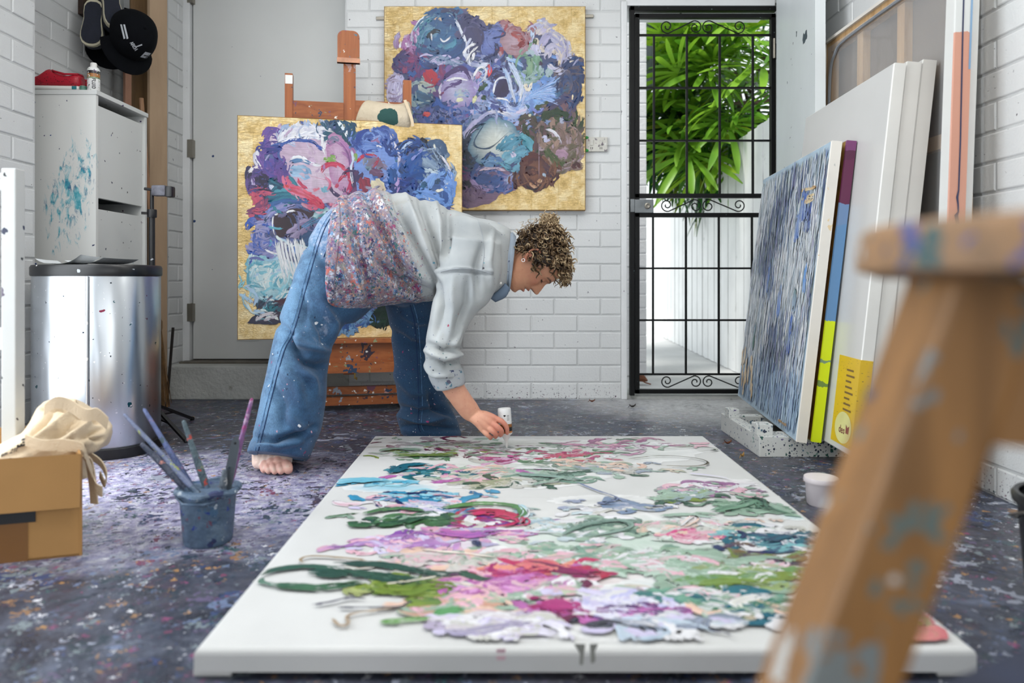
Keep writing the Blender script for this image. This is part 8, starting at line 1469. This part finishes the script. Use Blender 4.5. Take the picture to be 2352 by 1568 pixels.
SG = [([(868, 1040), (900, 1034), (990, 1036)], .030, C(130, 160, 140), SAGE), ([(896, 1052), (960, 1048), (1060, 1050)], .026, OLV, GRN), ([(900, 1092), (930, 1074), (990, 1068)], .05, PTEAL, C(30, 110, 130)), ([(760, 1112), (820, 1106), (900, 1108)], .05, C(110, 190, 214), C(180, 216, 226)), ([(1170, 1090), (1220, 1094), (1290, 1100), (1350, 1108)], .030, C(110, 146, 134), C(150, 180, 170)), ([(1180, 1078), (1260, 1080), (1292, 1086)], .012, WHT, None), ([(1190, 1028), (1240, 1030)], .012, WHT, None), ([(1210, 1120), (1290, 1104), (1340, 1102)], .024, C(120, 150, 140), SAGE),
      ([(830, 1186), (900, 1172), (980, 1178)], .026, GRN, C(110, 150, 100)), ([(782, 1202), (840, 1210), (920, 1204), (980, 1190)], .034, DGR, C(60, 104, 66)), ([(1010, 1172), (1100, 1160), (1180, 1166), (1200, 1186), (1170, 1196)], .026, C(62, 116, 66), C(90, 140, 84)), ([(1190, 1160), (1208, 1180), (1190, 1202)], .020, C(150, 200, 214), WHT), ([(1060, 1186), (1130, 1180), (1200, 1202), (1140, 1216)], .045, C(190, 40, 96), CRIM), ([(1000, 1225), (1080, 1232), (1160, 1222)], .040, C(150, 90, 170), ORC), ([(1290, 1236), (1340, 1210), (1420, 1200), (1450, 1212), (1400, 1228), (1330, 1240)], .022, C(96, 128, 116), C(140, 166, 156)), ([(1630, 1180), (1700, 1164), (1740, 1150), (1760, 1172), (1830, 1190)], .036, C(110, 150, 124), DGR), ([(1510, 1190), (1580, 1186), (1650, 1196)], .02, SAGE, C(176, 206, 196)), ([(1560, 1214), (1590, 1190), (1600, 1200), (1560, 1220)], .012, WHT, PCH), ([(1760, 1250), (1800, 1236), (1830, 1232)], .026, C(50, 70, 96), PTEAL), ([(1690, 1222), (1710, 1232), (1700, 1242)], .012, NAV, None),
      ([(700, 1300), (690, 1290), (715, 1283), (780, 1286), (860, 1294)], .008, C(150, 128, 92), None), ([(585, 1334), (640, 1312), (720, 1306), (800, 1316), (900, 1330), (1000, 1334)], .020, DGR, C(60, 96, 80)), ([(620, 1350), (660, 1352), (740, 1354), (840, 1344)], .026, C(44, 84, 62), C(70, 110, 80)), ([(610, 1330), (600, 1342), (640, 1352)], .012, C(90, 124, 108), None), ([(700, 1322), (780, 1322), (880, 1330), (950, 1344), (1010, 1340)], .040, C(44, 80, 68), DGR), ([(760, 1300), (880, 1302), (960, 1318), (1020, 1326), (1080, 1320)], .030, C(40, 74, 66), C(60, 96, 84)), ([(850, 1352), (930, 1362), (980, 1350), (1060, 1358)], .045, OLV, C(90, 120, 40)), ([(920, 1384), (980, 1388), (1010, 1376)], .040, C(70, 116, 76), OLV), ([(710, 1396), (760, 1390), (800, 1380), (850, 1384)], .008, C(50, 50, 76), None), ([(770, 1402), (860, 1402), (920, 1400), (944, 1388), (944, 1404)], .006, C(70, 74, 90), None), ([(762, 1424), (780, 1444), (800, 1440), (800, 1420), (850, 1410), (920, 1402)], .007, C(170, 150, 126), None), ([(870, 1436), (940, 1430), (1000, 1424)], .016, C(96, 150, 80), C(130, 170, 110)), ([(990, 1418), (1040, 1408), (1070, 1412)], .026, C(90, 150, 96), None), ([(1006, 1460), (1080, 1458), (1160, 1444), (1230, 1430)], .024, C(170, 164, 186), C(140, 134, 170)), ([(1050, 1318), (1110, 1336), (1140, 1330)], .022, C(60, 90, 76), DGR), ([(1200, 1296), (1280, 1312), (1340, 1326), (1384, 1330)], .036, MAR, MAG), ([(1180, 1302), (1240, 1300), (1300, 1318)], .05, C(206, 90, 110), C(226, 160, 140)), ([(1340, 1336), (1350, 1352), (1330, 1350)], .022, MAR, None), ([(1240, 1404), (1290, 1396), (1340, 1406)], .045, C(160, 40, 110), C(180, 60, 130)), ([(1590, 1350), (1680, 1340), (1780, 1350)], .030, C(120, 150, 76), OLV), ([(1660, 1370), (1720, 1362), (1780, 1376)], .04, C(40, 110, 124), PTEAL), ([(1700, 1404), (1690, 1390), (1740, 1376), (1790, 1374)], .022, C(222, 222, 214), WHT), ([(1340, 1440), (1400, 1434), (1450, 1446), (1500, 1450), (1512, 1470)], .010, C(50, 54, 66), C(70, 74, 86)), ([(1336, 1442), (1380, 1446), (1420, 1442)], .014, C(60, 66, 80), None), ([(1620, 1452), (1660, 1460), (1694, 1472)], .007, C(60, 64, 90), None), ([(1310, 1424), (1330, 1432), (1300, 1430)], .010, C(50, 54, 70), None),
      ([(1440, 1058), (1520, 1050), (1600, 1056), (1628, 1068), (1580, 1075), (1480, 1070)], .004, C(140, 134, 120), None), ([(1500, 1036), (1600, 1030), (1650, 1036), (1600, 1040)], .004, C(170, 176, 166), None), ([(1380, 1082), (1450, 1090), (1498, 1100)], .004, C(150, 150, 140), None), ([(1580, 1090), (1650, 1098), (1680, 1106)], .010, WHT, LLA), ([(1320, 1110), (1370, 1130), (1420, 1150), (1370, 1160), (1430, 1164)], .008, C(110, 124, 160), None), ([(1090, 1243), (1098, 1262)], .018, NAV, C(60, 70, 90)), ([(880, 1348), (960, 1338), (1030, 1324)], .006, C(206, 200, 184), None), ([(1020, 1340), (1090, 1352), (1130, 1366)], .006, C(222, 206, 190), None), ([(960, 1268), (1060, 1276), (1150, 1288)], .007, C(236, 226, 216), None), ([(1170, 1048), (1176, 1054)], .02, C(190, 60, 140), None)]
for p, w_, a, b_ in SG: K.stroke(p, w_, a, b_, relief=.0014, seglen=.008)
K.build('paint_strokes', M_WET, fc)
# paint that ran over the front edge
m = MB(); yf = yN-.0006
def fx(px): return (px-CX)*yN/F
def fz(py): return H-(py-CY)*yN/F
for poly in ([(1318, 1478), (1345, 1478), (1341, 1500), (1339, 1526), (1331, 1526), (1332, 1500)], [(1354, 1478), (1374, 1478), (1366, 1496), (1368, 1514), (1364, 1522), (1357, 1522), (1356, 1500)]):
    m.prism([Vector((fx(x), yf, max(ZC0+.001, fz(y)))) for x, y in poly], Vector((0, .0005, 0)))
obj('edge_drip', m, pm('grey_green_drip', C(150, 152, 146), .35), fc)
m = MB()
for x, y in ((1140, 1490), (1140, 1506)): m.prism([Vector((fx(x), yf, fz(y))), Vector((fx(x+22), yf, fz(y-1))), Vector((fx(x+20), yf, fz(y+9))), Vector((fx(x+1), yf, fz(y+9)))], Vector((0, .0005, 0)))
obj('edge_dab', m, pm('pink_dab', C(214, 180, 190), .4), fc)
# wall socket beside the hanging painting
q = P(1370, 332, YB-.008); so_ = thing('power_point', q, 'paint-dabbed white power point on the brick wall beside the painting', 'socket'); M_SOC = pm('paint_dabbed_socket', C(206, 204, 196), .4, var=.1, spots=[(60, .5, [C(150, 130, 140), C(226, 226, 220), C(110, 100, 110)], dict(ragged=.8))])
obj('plate', MB().box(q-Vector((.056, .010, .037)), q+Vector((.056, .006, .037)), None, .003), M_SOC, so_)
for dx in (-.026, .022):
    sw = obj('switch', MB().box(q+Vector((dx-.009, -.014, -.006)), q+Vector((dx+.009, -.0095, .022)), None, .002), M_SOC, so_)
    obj('pin_slot', MB().box(q+Vector((dx-.006, -.0108, -.026)), q+Vector((dx-.003, -.0098, -.014))).box(q+Vector((dx+.003, -.0108, -.026)), q+Vector((dx+.006, -.0098, -.014))), M_INK, sw)
for dz in (.034, -.032): obj('paint_dab', MB().ball(q+Vector((-.052, -.011, dz)), (.0105, .003, .008), 8, 6), pm('green_dab', C(40, 150, 70), .4), so_, True)
